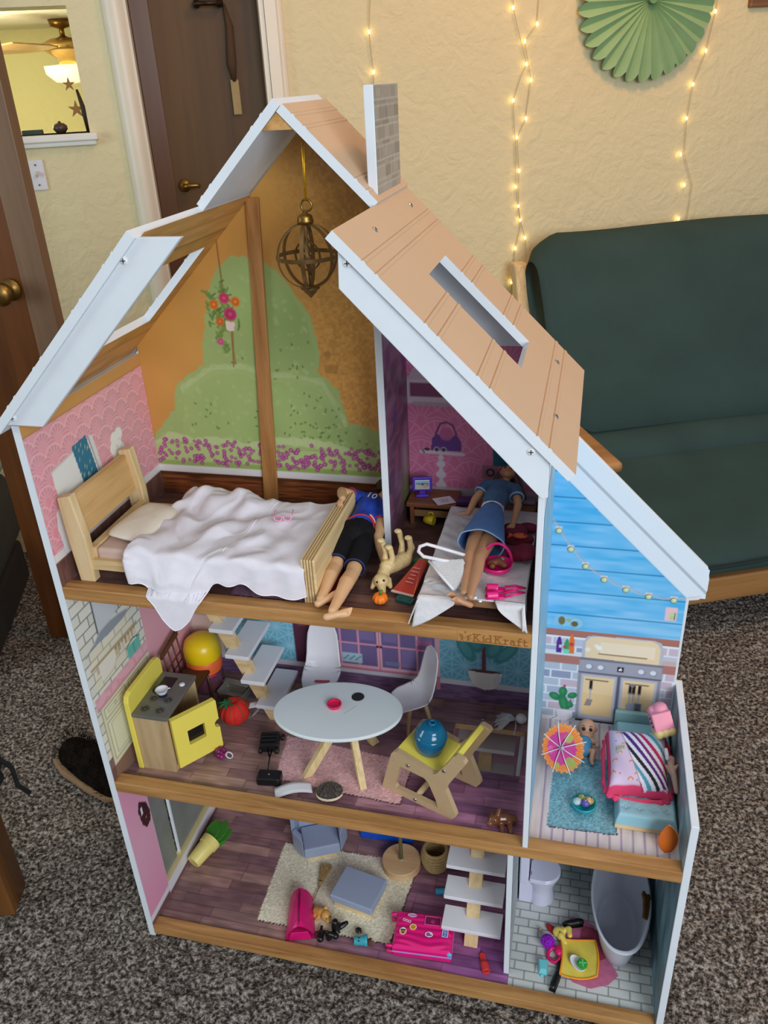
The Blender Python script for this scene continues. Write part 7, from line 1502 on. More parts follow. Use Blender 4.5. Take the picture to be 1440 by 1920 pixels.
pl = thing('fabric_pouch', 'small cushion with striped flap and pink unicorn print on the blue daybed', 'cushion', (0.9235, 0.192, 0.4385), (0.10, -0.05, 0.0))
def cu_fn(u, v):
    a, b = 2*u-1, 2*v-1; sh = 1-0.10*np.abs(b)**2*np.abs(a); x = 0.0525*a*(1-0.06*(1-b*b))*(1+0.03*np.sin(3*b)); y = 0.0690*b*(1-0.08*(1-a*a)); z = 0.004+0.033*np.sqrt(np.clip((1-a**6)*(1-b**6), 0, 1))+0.0012*np.sin(9*a+4*b)
    return np.stack([x, y, z], 1)
ST = [(30, 32, 44), (236, 234, 244), (84, 36, 130), (236, 234, 244), (126, 40, 120), (236, 234, 244), (196, 36, 92), (236, 234, 244), (86, 162, 186), (236, 234, 244)]
def p_cu(c):
    g = np.random.default_rng(3)
    for k in range(46):
        x, y = g.random(), g.random(); q = g.integers(0, 4)
        if q == 0: c.circ(x, y, 0.018, (206, 60, 90), ry=0.008, rot=g.uniform(0, 3))
        if q == 1: c.poly([(x+0.020*(1 if i % 2 == 0 else 0.4)*cos(i*pi/5), y+0.015*(1 if i % 2 == 0 else 0.4)*sin(i*pi/5)) for i in range(10)], (136, 120, 140))
        if q == 2:
            for r, col in ((0.045, (226, 70, 90)), (0.036, (240, 150, 60)), (0.027, (240, 216, 110)), (0.018, (226, 206, 236))): c.circ(x, y, r, col, ry=r*0.75)
            c.rect(x-0.05, y-0.05, x+0.05, y-0.002, (222, 200, 226))
    c.poly([(0.12, 0.50), (0.30, 0.56), (0.30, 0.66), (0.12, 0.62)], (206, 200, 186))
    for k in range(5): c.line([(0.145+0.03*k, 0.54+0.01*k), (0.15+0.03*k, 0.60+0.008*k)], 0.010, (110, 104, 96))
    flap = [(0.235, 0.90), (0.70, 0.945), (1.0, 0.62), (1.0, 0.10), (0.84, 0.03), (0.545, 0.015)]
    ins = c.inside(flap); t = ((c.u)*0.80+(c.v)*0.62-0.10)/0.054; k = np.floor(t).astype(int) % len(ST); c.c = np.where(ins[:, None], np.asarray(ST, float)[k], c.c)
    c.line([(0.235, 0.90), (0.545, 0.015)], 0.012, (150, 130, 150)); e = np.minimum(np.minimum(c.u, 1-c.u), np.minimum(c.v, 1-c.v)); c.mix((232, 66, 110), (~ins)*np.clip((0.05-e)/0.01, 0, 1))
print_panel('printed_cover', cu_fn, 0, 1, 0, 1, 0.0095, (222, 200, 226), p_cu, pl, m=paint_mat('printed_cotton', 0.85))
m = MB(); m.grid(lambda i, j: tuple((0.0530+0.0045*j)*q for q in (0, 0, 0)) if False else (0.0540*(1+0.10*j+0.03*sin(38*pi*i)*j)*math.copysign(abs(cos(2*pi*i))**0.42, cos(2*pi*i)), 0.0700*(1+0.08*j+0.03*sin(38*pi*i)*j)*math.copysign(abs(sin(2*pi*i))**0.42, sin(2*pi*i)), 0.008-0.006*j), 160, 3, 0.0012); m.build('pink_ruffle', mat('coral_pink', (234, 70, 112), 0.85, 0.08, 60), pl, smooth=True)
m = MB(); m.box(-0.046, -0.060, 0.000, 0.046, 0.060, 0.006); m.build('underside', MATS['coral_pink'], pl, bevel=0.003)

sq = thing('squishy_toy', 'pink and yellow squishy cake toy with a dotted face on the daybed corner', 'toy', (0.9620, 0.2440, 0.4980), (-0.45, -0.22, 0.30))
m = MB(); m.obox((0, 0, 0.010), (0.034, 0.036, 0.034)); m.ell((0.004, 0.002, 0.030), (0.013, 0.013, 0.010)); m.ell((-0.008, 0.006, 0.027), 0.009)
m.build('pink_body', mat('bubblegum_foam', (240, 150, 170), 0.6, 0.04, 30), sq, remesh=0.0014, sm=8)
m = MB()
for k in range(3): m.ell((-0.011+0.011*k, -0.010, -0.010), (0.0085, 0.011, 0.010))
m.obox((0, 0.004, -0.011), (0.034, 0.030, 0.014)); m.build('yellow_sponge', mat('custard_foam', (236, 214, 140), 0.6, 0.04, 30), sq, remesh=0.0014, sm=6)
for x, z in ((-0.0178, 0.016), (-0.0178, 0.004), (-0.0182, 0.010)): m = MB(); m.ell((x, -0.006+(z-0.010)*0.9, z), (0.0012, 0.0018, 0.0018)); m.build('face_dot', M_black, sq, smooth=True)
fg = thing('grey_figurine', 'small beige toy figure with long limbs wedged between cushion and wall', 'toy', (0.977, 0.160, 0.462)); m = MB(); m.cap_limb([(0.0, 0.030, 0.010), (-0.002, 0.012, 0.012), (0.002, -0.008, 0.008), (0.006, -0.030, -0.004)], [0.006, 0.0062, 0.0052, 0.0036])
for p, q in (((-0.002, 0.014, 0.012), (-0.009, 0.026, 0.020)), ((0.0, 0.0, 0.010), (0.008, 0.010, 0.016)), ((-0.001, -0.004, 0.009), (-0.010, 0.006, 0.016))): m.cap_limb([p, q], [0.0038, 0.0026])
m.build('body', mat('taupe_plastic', (176, 148, 132), 0.5, 0.1, 60), fg, remesh=0.0012, sm=2); m = MB(); m.cap_limb([(-0.008, 0.020, 0.020), (-0.010, 0.034, 0.026)], [0.0034, 0.003]); m.build('arm', M_wplas, fg, smooth=True)

bw = thing('bead_bowl', 'teal bowl holding round beads on the blue terrace rug', 'bowl', (0.8365, 0.1180, ZW))
m = MB(); m.lathe([(0, 0.001), (0.014, 0.001), (0.020, 0.006), (0.0215, 0.011), (0.0195, 0.011), (0.0175, 0.006), (0, 0.004)], n=40); m.build('body', mat('aqua_plastic', (24, 158, 168), 0.3), bw, smooth=True)
m = MB(); m.tube([(0.0206*cos(2*pi*k/40), 0.0206*sin(2*pi*k/40), 0.0112) for k in range(40)], 0.0012, 6, closed=True); m.build('rim', MATS['aqua_plastic'], bw, smooth=True)
for k, (x, y, rgb, nm, lb) in enumerate(((-0.005, 0.007, (126, 150, 84), 'olive_pearl', 'olive green bead at the back of the teal bowl'), (0.008, 0.004, (206, 160, 100), 'gold_pearl', 'golden bead at the right of the teal bowl'), (0.001, -0.004, (96, 90, 176), 'violet_pearl', 'violet bead in front in the teal bowl'), (-0.010, -0.003, (186, 206, 210), 'white_pearl', 'pale bead at the left of the teal bowl'))):
    bt = thing('bead', lb, 'bead', (0.8365+x, 0.1180+y, ZW+0.0045), (0.3*(k-1), 0.3, k), 'beads in the teal bowl'); m = MB(); m.ell((0, 0, 0.007), (0.0082, 0.0078, 0.0066)); m.build('body', mat(nm, rgb, 0.2, 0.25, 120), bt, smooth=True); m = MB(); m.lathe([(0.0015, 0), (0.0030, 0.0002), (0.0034, -0.0006)], (0, 0, 0.0136)); m.build('hole_rim', M_chrome, bt, smooth=True)
og = thing('orange_pouch', 'orange leaf-shaped toy leaning in the front right terrace corner', 'toy', (0.970, 0.047, ZW), (0, 0, 0.3))
def leaf_o(i, j): t = j; w_ = 0.0165*sin(pi*min(1, t*0.92+0.08))**0.8; return ((2*i-1)*w_, 0.012*t-0.006*(1-(2*i-1)**2)*sin(pi*t), 0.002+0.050*t)
m = MB(); m.grid(leaf_o, 20, 24, 0.002); m.build('shell', mat('orange_felt', (222, 110, 24), 0.7, 0.06, 40), og, smooth=True)
m = MB(); m.tube([Vector(leaf_o(1.0, k/20))+Vector((0, -0.001, 0)) for k in range(21)], 0.0011, 6); m.build('pale_edge', mat('peach_edge', (236, 176, 130), 0.6), og, smooth=True)
# ================================================================ lowest floor
Z1 = F1+0.0009
pp = thing('toy_plant', 'toy plant in a yellow pot leaning on its side against the left wall', 'plant', (0.05, 0.19, Z1))
bs_, rm = Vector((0.0320, 0.1510, 0.0335)), Vector((0.0530, 0.2080, 0.0440)); ax = (rm-bs_).normalized(); L_ = (rm-bs_).length
m = MB(); m.lathe([(0, 0), (0.0148, 0), (0.0160, 0.002), (0.0190, L_*0.72), (0.0212, L_*0.73), (0.0222, L_), (0.0198, L_), (0.0186, L_*0.8), (0, L_*0.8)], bs_, ax, 32); m.build('pot', mat('pale_yellow_plastic', (232, 216, 126), 0.4), **W_(pp), auto=0.6)
M_lf = mat('green_foam_leaf', (58, 128, 34), 0.7, 0.08, 30)
x_, y_, _ = frame(ax)
for k, (sp, ln, wd_) in enumerate(((-0.026, 0.058, 0.016), (0.000, 0.064, 0.019), (0.028, 0.058, 0.017), (0.046, 0.042, 0.013))):
    b = rm-ax*0.010; side = Vector((0.94, -0.34, 0.04)); d = (ax*1.0+side*(sp*16)).normalized(); n_ = d.cross(side).normalized(); s_ = n_.cross(d)
    m = MB(); pts = [(0, 0.45), (0.3, 0.95), (0.55, 1.0), (0.8, 0.62), (1.0, 0.0), (0.8, -0.62), (0.55, -1.0), (0.3, -0.95), (0, -0.45)]
    m.prism([(u, v) for u, v in pts], lambda u, v, t, b=b, d=d, s_=s_, n_=n_, ln=ln, wd_=wd_, k=k: b+d*u*ln+s_*v*wd_+n_*(t+0.004*k-0.006), -0.002, 0.002); m.build('leaf', M_lf, **W_(pp), bevel=0.001)
ac = thing('grey_armchair', 'grey-blue angular toy armchair at the back of the cream rug', 'toy armchair', (0.3040, 0.2280, Z1), (0, 0, 0.44))
M_gb = mat('grey_blue_vinyl', (150, 162, 186), 0.4, 0.02, 20)
hexo = [(-0.040, 0), (0.040, 0), (0.058, 0.030), (0.048, 0.082), (-0.048, 0.082), (-0.058, 0.030)]
m = MB(); m.prism([(-0.033, 0.008), (0.033, 0.008), (0.040, 0.062), (-0.040, 0.062)], lambda u, v, t: (u, v, t), 0, 0.012); m.build('wood_base', M_birchx, ac, bevel=0.001)
m = MB(); m.prism([(-0.0392, 0.0), (0.0392, 0.0), (0.040, 0.066), (-0.040, 0.066)], lambda u, v, t: (u, v, t), 0.012, 0.040); m.build('seat', M_gb, ac, bevel=0.003)
for sg in (-1, 1):
    q = [(sg*0.0400, -0.001), (sg*0.0610, 0.036), (sg*0.0520, 0.046), (sg*0.0402, 0.024)]; q = q if sg > 0 else q[::-1]; m = MB(); m.prism(q, lambda u, v, t: (u, v, t), 0.012, 0.066); m.build('arm', M_gb, ac, bevel=0.004, seg=3)
    q = [(sg*0.0610, 0.0365), (sg*0.0520, 0.084), (sg*0.0420, 0.078), (sg*0.0515, 0.0465)]; q = q if sg > 0 else q[::-1]; m = MB(); m.prism(q, lambda u, v, t: (u, v, t), 0.012, 0.105); m.build('wing', M_gb, ac, bevel=0.003)
m = MB(); m.prism([(0.066, 0.012), (0.080, 0.012), (0.092, 0.118), (0.080, 0.118)], lambda u, v, t: (t, u, v), -0.044, 0.044); m.build('backrest', M_gb, ac, bevel=0.004, seg=3)
ot = thing('grey_ottoman', 'grey-blue square toy ottoman on the cream rug', 'toy ottoman', (0.4065, 0.1510, Z1), (0, 0, -0.19))
m = MB(); m.box(-0.042, -0.034, 0, 0.042, 0.034, 0.0165); m.build('wood_base', M_birchx, ot, bevel=0.001)
m = MB(); m.box(-0.0475, -0.0390, 0.0165, 0.0475, 0.0390, 0.0350); m.build('cushion', M_gb, ot, bevel=0.0028, seg=3)
lp = thing('toy_floor_lamp', 'toy floor lamp with a round wooden base and green pole', 'toy lamp', (0.4750, 0.2480, Z1))
m = MB(); m.lathe([(0, 0.020), (0.0405, 0.020), (0.0415, 0.019), (0.0415, 0.001), (0.0405, 0)], n=48); m.build('base', wood('pine_disc', (190, 150, 106), (214, 180, 136), 'X', 26, 0.6), lp, auto=0.7)
m = MB(); m.cyl((0, 0, 0.020), (0, 0, 0.27), 0.0042, n=14); m.build('pole', mat('olive_pole', (116, 112, 70), 0.4), lp, smooth=True)
m = MB(); m.lathe([(0.038, 0.255), (0.030, 0.325), (0.0285, 0.325), (0.0365, 0.255)], n=36); m.build('lamp_shade', mat('cream_shade', (226, 214, 186), 0.8), lp, smooth=True)
m = MB(); m.lathe([(0, 0.0230), (0.0055, 0.0225), (0.006, 0.0200)]); m.build('collar', mat('grey_collar', (150, 140, 120), 0.5), lp, smooth=True)
bk_ = thing('coiled_basket', 'coiled straw basket tipped beside the floor lamp', 'basket', (0.5470, 0.2650, Z1), (0, 0, 0))
m = MB()
for k in range(7): r = 0.0215+0.0070*sin(pi*(k+1)/8); m.tube([(r*cos(2*pi*q/28), r*sin(2*pi*q/28), 0.0045+0.0072*k) for q in range(28)], 0.0040, 8, closed=True)
m.build('coils', mat('straw_coil', (170, 144, 92), 0.8, 0.15, 160, bump=0.3, bscale=600), bk_, smooth=True)
m = MB(); m.lathe([(0, 0.003), (0.022, 0.003)]); m.build('bottom', MATS['straw_coil'], bk_)
for k in range(7): a = 2*pi*k/7; m = MB(); m.ell((0.0255*cos(a), 0.0255*sin(a), 0.036), 0.0016); m.build('stitch', M_black, bk_, smooth=True)
bb = thing('blue_box', 'bright blue toy box at the back of the lowest floor', 'box', (0.4260, 0.318, Z1), (0, 0, 0.05))
M_bl = mat('cobalt_plastic', (14, 84, 200), 0.35); m = MB(); m.box(-0.058, -0.014, 0, 0.062, 0.016, 0.030); m.build('body', M_bl, bb, bevel=0.002); m = MB(); m.box(-0.059, -0.015, 0.030, 0.063, 0.017, 0.035); m.build('lid', M_bl, bb, bevel=0.0015)
cb = thing('cyan_block', 'small cyan toy block beside the lower stairs', 'toy', (0.5700, 0.198, Z1), (0, 0, 0.25)); m = MB(); m.box(-0.011, -0.005, 0, 0.011, 0.005, 0.008); m.build('body', mat('cyan_plastic', (54, 158, 192), 0.4), cb, bevel=0.001)
for x in (-0.006, 0.0, 0.006): m = MB(); m.cyl((x, 0, 0.008), (x, 0, 0.0095), 0.0020, n=10); m.build('stud', MATS['cyan_plastic'], cb)

bg = thing('pink_duffel', 'hot pink zipped doll bag standing on the lowest floor', 'bag', (0.3020, 0.0800, Z1), (0, 0, 0.30))
def bagf(i, j):
    t = j; a = pi*i; w_ = 0.0215*(0.80+0.20*(1-t)); h = 0.046*(0.82+0.18*sin(pi*t)); x = -w_*cos(a)*(0.55+0.45*(1-sin(a))) if True else 0
    z = h*sin(a)**0.75; z += 0.0012*mnoise.noise(Vector((i*7, t*8, 2)))
    return (x*1.42, -0.045+0.090*t, max(0.0006, z))
m = MB(); m.grid(bagf, 36, 40); k = 37
m.f.append(list(range(k))); m.mi.append(0); m.f.append([40*k+i for i in range(k)][::-1]); m.mi.append(0); m.build('shell', mat('magenta_vinyl', (214, 18, 112), 0.4, 0.08, 40, bump=0.3, bscale=90), bg, smooth=True)
m = MB(); m.tube([Vector(bagf(0.5, k/24))+Vector((0, 0, 0.0002)) for k in range(2, 23)], 0.0014, 6); m.build('zip', mat('dark_zip', (110, 8, 60), 0.6), bg, smooth=True)
for sg in (-1, 1): m = MB(); m.tube([Vector(bagf(0.5+sg*0.07, k/24))+Vector((0, 0, 0.0006)) for k in range(2, 20)], 0.0011, 6); m.build('zip_piping', MATS['magenta_vinyl'], bg, smooth=True)
m = MB(); m.prism([(-0.023, 0.002), (0.023, 0.002), (0.017, 0.025), (-0.017, 0.025)], lambda u, v, t: (u, t, v), -0.0475, -0.0452); m.build('end_panel', MATS['magenta_vinyl'], bg, bevel=0.001)
bm_ = thing('straw_broom', 'miniature straw broom lying on the cream rug', 'broom', (0.318, 0.155, Z1)); nr = random.Random(2)
m = MB(); m.tube([(0.3155, 0.096, 0.021), (0.3170, 0.160, 0.0205)], 0.0013, 8); m.build('handle', M_beech, **W_(bm_), smooth=True)
m = MB()
for k in range(120):
    a = nr.uniform(-1, 1); z = nr.uniform(-1, 1); m.tube([(0.3170+a*0.002, 0.158, 0.0200+z*0.002), (0.3168+a*0.006, 0.180, 0.0205+z*0.0035), (0.3172+a*0.012+nr.uniform(-.002, .002), 0.212+nr.uniform(-.007, .003), 0.0215+z*0.004)], 0.0006, 4)
o = m.build('bristles', mat('broom_straw', (172, 142, 92), 0.8, 0.25, 200), **W_(bm_)); o['kind'] = 'stuff'
m = MB(); m.tube([(0.3168+0.0042*cos(2*pi*k/16), 0.170, 0.0203+0.0036*sin(2*pi*k/16)) for k in range(16)], 0.0009, 6, closed=True); m.build('binding', M_black, **W_(bm_), smooth=True)
tf = thing('tan_toy_dog', 'tan toy puppy with a blunt snout beside the pink duffel', 'toy', (0.3440, 0.0930, Z1)); m = MB(); m.cap_limb([(-0.014, 0.006, 0.010), (-0.003, 0.002, 0.012)], [0.0085, 0.0095]); m.ell((0.009, -0.003, 0.0125), (0.0115, 0.0110, 0.0110)); m.cap_limb([(0.014, -0.009, 0.011), (0.017, -0.013, 0.010)], [0.0068, 0.0056])
for p in ((-0.018, -0.004, 0.004), (-0.010, -0.008, 0.004), (-0.020, 0.012, 0.004), (-0.004, 0.012, 0.004)): m.cap_limb([(p[0]+0.004, p[1]+0.002, 0.008), p], [0.0048, 0.0040])
m.ell((0.006, 0.008, 0.020), (0.0045, 0.003, 0.005)); m.build('body', mat('tan_plastic', (206, 156, 82), 0.35, 0.08, 40), tf, remesh=0.0012, sm=2)
for p in ((0.0135, -0.0125, 0.0165), (0.0195, -0.0070, 0.0165)): m = MB(); m.ell(p, 0.0014); m.build('eye', M_black, tf, smooth=True)
m = MB(); m.ell((0.0190, -0.0160, 0.0115), (0.0020, 0.0016, 0.0016)); m.build('nose', M_black, tf, smooth=True)
def boot(label, loc, rot, grp='black doll boots on the cream rug'):
    b = thing('doll_boot', label, 'boot', loc, rot, grp); m = MB(); m.cap_limb([(0, 0, 0.020), (0, 0.001, 0.011), (0, 0, 0.005)], [0.0052, 0.0048, 0.0046]); m.cap_limb([(0, 0, 0.0048), (0, -0.008, 0.0042), (0, -0.013, 0.0034)], [0.0046, 0.0044, 0.0034]); m.build('shaft', M_black, b, remesh=0.0011, sm=2); b.scale = (1.35, 1.3, 1.2)
    m = MB(); m.cyl((0, 0.003, 0.0045), (0, 0.004, -0.004), 0.0024, 0.0018, 10); m.build('heel', M_black, b)
boot('black doll boot lying against the pink duffel', (0.3520, 0.0620, Z1+0.0055), (1.35, 0, 0.2)); boot('black doll boot with toe pointing right next to the pink duffel', (0.3640, 0.0555, Z1+0.0052), (1.2, 0.3, 1.2))
boot('black doll boot standing below the tan puppy', (0.3790, 0.0640, Z1+0.0052), (0.15, 0, 2.9)); boot('black doll boot with raised toe nearest the ottoman', (0.3890, 0.0700, Z1+0.0065), (-0.35, 0.2, 2.2))
bo = thing('black_charm', 'small black toy charm in front of the ottoman', 'toy', (0.4250, 0.0760, Z1)); m = MB(); m.ell((0, 0, 0.006), (0.007, 0.006, 0.006)); m.ell((0.003, -0.004, 0.009), 0.004); m.build('body', M_black, bo, remesh=0.001, sm=1); m = MB(); m.ell((0.004, -0.0075, 0.0105), 0.0012); m.build('eye', M_chrome, bo, smooth=True)
cu_ = thing('teal_pail', 'teal toy cup lying on its side with brown tufts at its mouth', 'cup', (0.4360, 0.0500, Z1), (0, 0, 0.15)); M_tp = mat('teal_pail', (58, 160, 176), 0.4, 0.08, 60)
m = MB(); m.lathe([(0, 0), (0.0078, 0), (0.0098, 0.020), (0.0112, 0.0205), (0.0112, 0.026), (0.0092, 0.026), (0.0072, 0.004), (0, 0.004)], (-0.012, 0, 0.0112), (1, 0.1, 0.02)); m.build('body', M_tp, cu_, auto=0.6)
m = MB()
for k in range(14): a = nr.uniform(0, 6.28); m.cap_limb([(0.010, 0, 0.011), (0.020+nr.uniform(0, .006), 0.007*cos(a), 0.011+0.007*sin(a))], [0.0030, 0.0014], 7)
m.build('brown_tuft', mat('bark_brown', (96, 66, 44), 0.8, 0.3, 90), cu_, remesh=0.001, sm=1)
for y in (-0.004, 0.003): m = MB(); m.ell((-0.002, y-0.002, 0.0205), (0.002, 0.0012, 0.0008)); m.build('painted_mark', M_black, cu_, smooth=True)
sl = thing('red_slide', 'red doll slide shoe at the foot of the lower stairs', 'shoe', (0.6780, 0.0610, Z1), (0, 0, 0.35)); M_rs = mat('coral_red', (208, 52, 52), 0.45)
m = MB(); m.prism([(-0.0065, -0.020), (-0.0072, -0.008), (-0.0052, 0.006), (-0.0058, 0.018), (0, 0.022), (0.0058, 0.018), (0.0052, 0.006), (0.0072, -0.008), (0.0065, -0.020), (0, -0.023)][::-1], lambda u, v, t: (u, v, t), 0, 0.0035); m.build('sole', M_rs, sl, bevel=0.001)
m = MB(); m.grid(lambda i, j: (-0.0078*cos(pi*i), -0.019+0.018*j, 0.002+0.0085*sin(pi*i)), 16, 8, 0.0012); m.build('strap', M_rs, sl, smooth=True)
# pink suitcase, lying flat
su = thing('pink_suitcase', 'hot pink ribbed doll suitcase covered with stickers', 'suitcase', (0.5570, 0.0835, Z1), (0, 0, 0.07))
def case_fn(u, v):
    a, b = 2*u-1, 2*v-1; q = lambda x, p: np.sign(x)*np.abs(x)**p
    x = 0.0575*a; y = 0.0400*b; e = np.maximum(np.abs(a)**12, np.abs(b)**9); z = 0.0335-0.0075*e
    rib = 0.0008*np.cos(b*16*pi/2.4+0.9*np.exp(-((a-0.15)/0.5)**2)*3*np.clip(-b+0.1, 0, 1)*2)*np.clip((0.97-np.abs(a))/0.06, 0, 1)*np.clip((0.95-np.abs(b))/0.08, 0, 1)
    return np.stack([x, y, z+rib], 1)
def p_case(c): c.mix((210, 14, 104), (np.abs(2*c.u-1) > 0.97)*0.4)
print_panel('lid_shell', case_fn, 0, 1, 0, 1, 0.0115, (228, 24, 122), p_case, su, m=paint_mat('glossy_pink_shell', 0.28)).data.polygons.foreach_set('use_smooth', [True]*(87*87))
m = MB(); m.box(-0.0575, -0.040, 0.0175, 0.0575, 0.040, 0.0262); m.build('upper_shell', M_pinkp, su, bevel=0.0012)
m = MB(); m.box(-0.0580, -0.0405, 0.0142, 0.0580, 0.0405, 0.0175); m.build('band', mat('lilac_band', (156, 150, 216), 0.4), su, bevel=0.001)
m = MB(); m.box(-0.0575, -0.040, 0.001, 0.0575, 0.040, 0.0142); m.build('lower_shell', M_pinkp, su, bevel=0.004, seg=3)
for y, z in ((-0.034, 0.008), (0.034, 0.008), (-0.034, 0.024), (0.034, 0.024)): m = MB(); m.cap_limb([(-0.0575, y, z), (-0.0665, y, z)], [0.0034, 0.0042]); m.build('wheel', M_pinkp, su, smooth=True)
m = MB(); m.ell((0.0530, -0.0385, 0.0240), (0.0052, 0.0030, 0.0052)); m.build('latch', mat('sky_latch', (90, 180, 216), 0.35), su, smooth=True)
def sticker(nm, x, y, w_, h, base, fn):
    s_ = print_panel('sticker', on_z(0.0352), x-w_, x+w_, y-h, y+h, 0.0005, base, lambda c: fn(c, x, y), su, (lambda u, v: ((u-x)/w_)**2+((v-y)/h)**2 < 1) if nm == 'o' else None)
sticker('o', -0.026, 0.028, 0.0095, 0.0042, (232, 196, 222), lambda c, x, y: [c.line([(x-0.006+0.0026*k, y-0.0015), (x-0.005+0.0026*k, y+0.0015)], 0.0012, (120, 70, 130)) for k in range(6)])
for k in range(3): sticker('o', -0.041+0.0055*k, 0.0165-0.0012*k, 0.0031, 0.0030, (244, 236, 240), lambda c, x, y: c.circ(x, y, 0.0017, (216, 20, 112)))
sticker('o', -0.0215, 0.0030, 0.0070, 0.0066, (242, 236, 220), lambda c, x, y: (c.circ(x, y, 0.0056, (236, 178, 40)), c.circ(x-0.002, y+0.0014, 0.0008, (60, 40, 20)), c.line([(x+0.001, y+0.0016), (x+0.003, y+0.0014)], 0.0009, (60, 40, 20)), c.line([(x-0.0024, y-0.0014), (x, y-0.0026), (x+0.0026, y-0.0012)], 0.001, (150, 40, 40))))
sticker('o', -0.0400, -0.0080, 0.0068, 0.0078, (244, 238, 240), lambda c, x, y: (c.circ(x, y-0.001, 0.0052, (206, 150, 84)), c.rect(x-0.005, y+0.0012, x+0.005, y+0.004, (70, 40, 30)), c.circ(x, y-0.003, 0.0022, (110, 60, 40))))
sticker('o', 0.0110, -0.0090, 0.0078, 0.0058, (240, 234, 242), lambda c, x, y: (c.circ(x-0.0015, y, 0.004, (170, 80, 170)), c.line([(x+0.002, y-0.002), (x+0.005, y-0.001)], 0.0022, (90, 60, 130))))
sticker('r', 0.0155, 0.0205, 0.0160, 0.0098, (226, 120, 170), lambda c, x, y: (c.rect(x-0.0145, y-0.0083, x+0.0145, y+0.0083, (128, 24, 78)), c.circ(x, y-0.002, 0.004, (190, 70, 120), 0.7)))
sticker('r', 0.0420, -0.0030, 0.0058, 0.0080, (236, 232, 244), lambda c, x, y: (c.rect(x-0.0046, y-0.0066, x+0.0046, y+0.0066, (60, 90, 170)), c.ring(x, y+0.002, 0.0022, 0.001, (216, 226, 240)), c.line([(x-0.002, y-0.004), (x+0.002, y-0.003)], 0.0014, (216, 226, 240))))

# ================================================================ bathroom
ZB = F1+0.0010
wc_ = thing('toy_toilet', 'glossy white toy toilet against the bathroom divider', 'toy toilet', (0.757, 0.232, ZB)); M_por = mat('lilac_white_gloss', (214, 214, 234), 0.15, 0.01, 20)
m = MB(); m.box(0.7290, 0.205, ZB+0.060, 0.7480, 0.262, 0.165); m.build('tank', M_por, **W_(wc_), bevel=0.004, seg=3); m = MB(); m.box(0.7280, 0.203, 0.1652, 0.7495, 0.264, 0.1712); m.build('tank_lid', M_por, **W_(wc_), bevel=0.002)
m = MB(); m.lathe([(0, 0), (0.0270, 0), (0.0280, 0.004), (0.0240, 0.024), (0.0250, 0.044), (0.0330, 0.066), (0.0345, 0.072), (0.0290, 0.072), (0.0150, 0.050), (0, 0.048)], (0.7730, 0.2330, ZB), n=40); m.box(0.7300, 0.212, ZB, 0.7560, 0.254, ZB+0.066); m.build('bowl', M_por, **W_(wc_), auto=0.8)
def seatp(r0, z0, z1): return [(0.7545+r0*0.0, 0.0)]
lid = [(0.7500, 0.2010), (0.7500, 0.2650)]+[(0.7730+0.0365*cos(a), 0.2330+0.0335*sin(a)) for a in [1.35-0.15*k for k in range(19)]]
for z0, z1, nm in ((0.0885, 0.0925, 'seat'), (0.0930, 0.0985, 'lid')): m = MB(); m.prism(lid[::-1], lambda u, v, t: (u, v, t), z0, z1); m.build(nm, M_por, **W_(wc_), bevel=0.0018, seg=3)
for y in (0.216, 0.250): m = MB(); m.box(0.7515, y-0.004, 0.0984, 0.7530, y+0.004, 0.0996); m.build('hinge_slot', mat('hinge_dark', (120, 120, 150), 0.4), **W_(wc_))
m = MB(); m.cyl((0.7480, 0.214, 0.150), (0.7530, 0.214, 0.150), 0.0022); m.box(0.7515, 0.210, 0.149, 0.7530, 0.222, 0.151); m.build('flush_lever', M_chrome, **W_(wc_))
tb_ = thing('toy_bathtub', 'grey-white slipper bathtub along the right bathroom wall', 'toy bathtub', (0.9240, 0.178, ZB))
def tubf(i, j):
    a = 2*pi*i; y = sin(a); x = cos(a); prof = [(0.60, 0.0), (0.66, 0.004), (0.76, 0.050), (0.90, 0.085), (1.0, 0.096), (1.035, 0.0985), (1.035, 0.1025), (0.985, 0.1035), (0.945, 0.099), (0.86, 0.075), (0.76, 0.035), (0.68, 0.012), (0.60, 0.008), (0.0, 0.007)]
    t = j*(len(prof)-1); k = min(int(t), len(prof)-2); f = t-k; r = prof[k][0]*(1-f)+prof[k+1][0]*f; z = prof[k][1]*(1-f)+prof[k+1][1]*f
    s_ = math.copysign(abs(x)**0.86, x); q = math.copysign(abs(y)**0.92, y); lift = 0.020*max(0, y)**2*(z/0.10)
    return (0.0540*r*s_*(1-0.10*max(0, -y)), 0.1130*r*q, z+lift)
m = MB(); m.grid(tubf, 72, 52); m.build('tub', mat('tub_grey_white', (204, 208, 220), 0.3, 0.01, 20), tb_, smooth=True)
m = MB(); m.lathe([(0, 0.0078), (0.004, 0.0078), (0.0046, 0.0070)], (0, -0.050, 0)); m.build('drain', M_chrome, tb_, smooth=True)
bs2 = thing('brown_sponge', 'brown bear-shaped sponge on the rim of the bathtub', 'sponge', (0.9700, 0.1680, 0.1190), (0.25, 0.75, 0.1)); m = MB(); m.prism([(-0.008, -0.026), (0.008, -0.024), (0.010, 0.0), (0.007, 0.012), (0.010, 0.020), (0.004, 0.026), (-0.004, 0.022), (-0.011, 0.026), (-0.013, 0.017), (-0.009, 0.010), (-0.007, -0.010)], lambda u, v, t: (u, v, t), -0.003, 0.003); m.build('body', mat('ochre_felt', (122, 84, 34), 0.9, 0.15, 90), bs2, bevel=0.0015); m = MB(); m.ell((-0.004, 0.016, 0.0032), (0.001, 0.001, 0.0006)); m.build('eye', M_black, bs2)
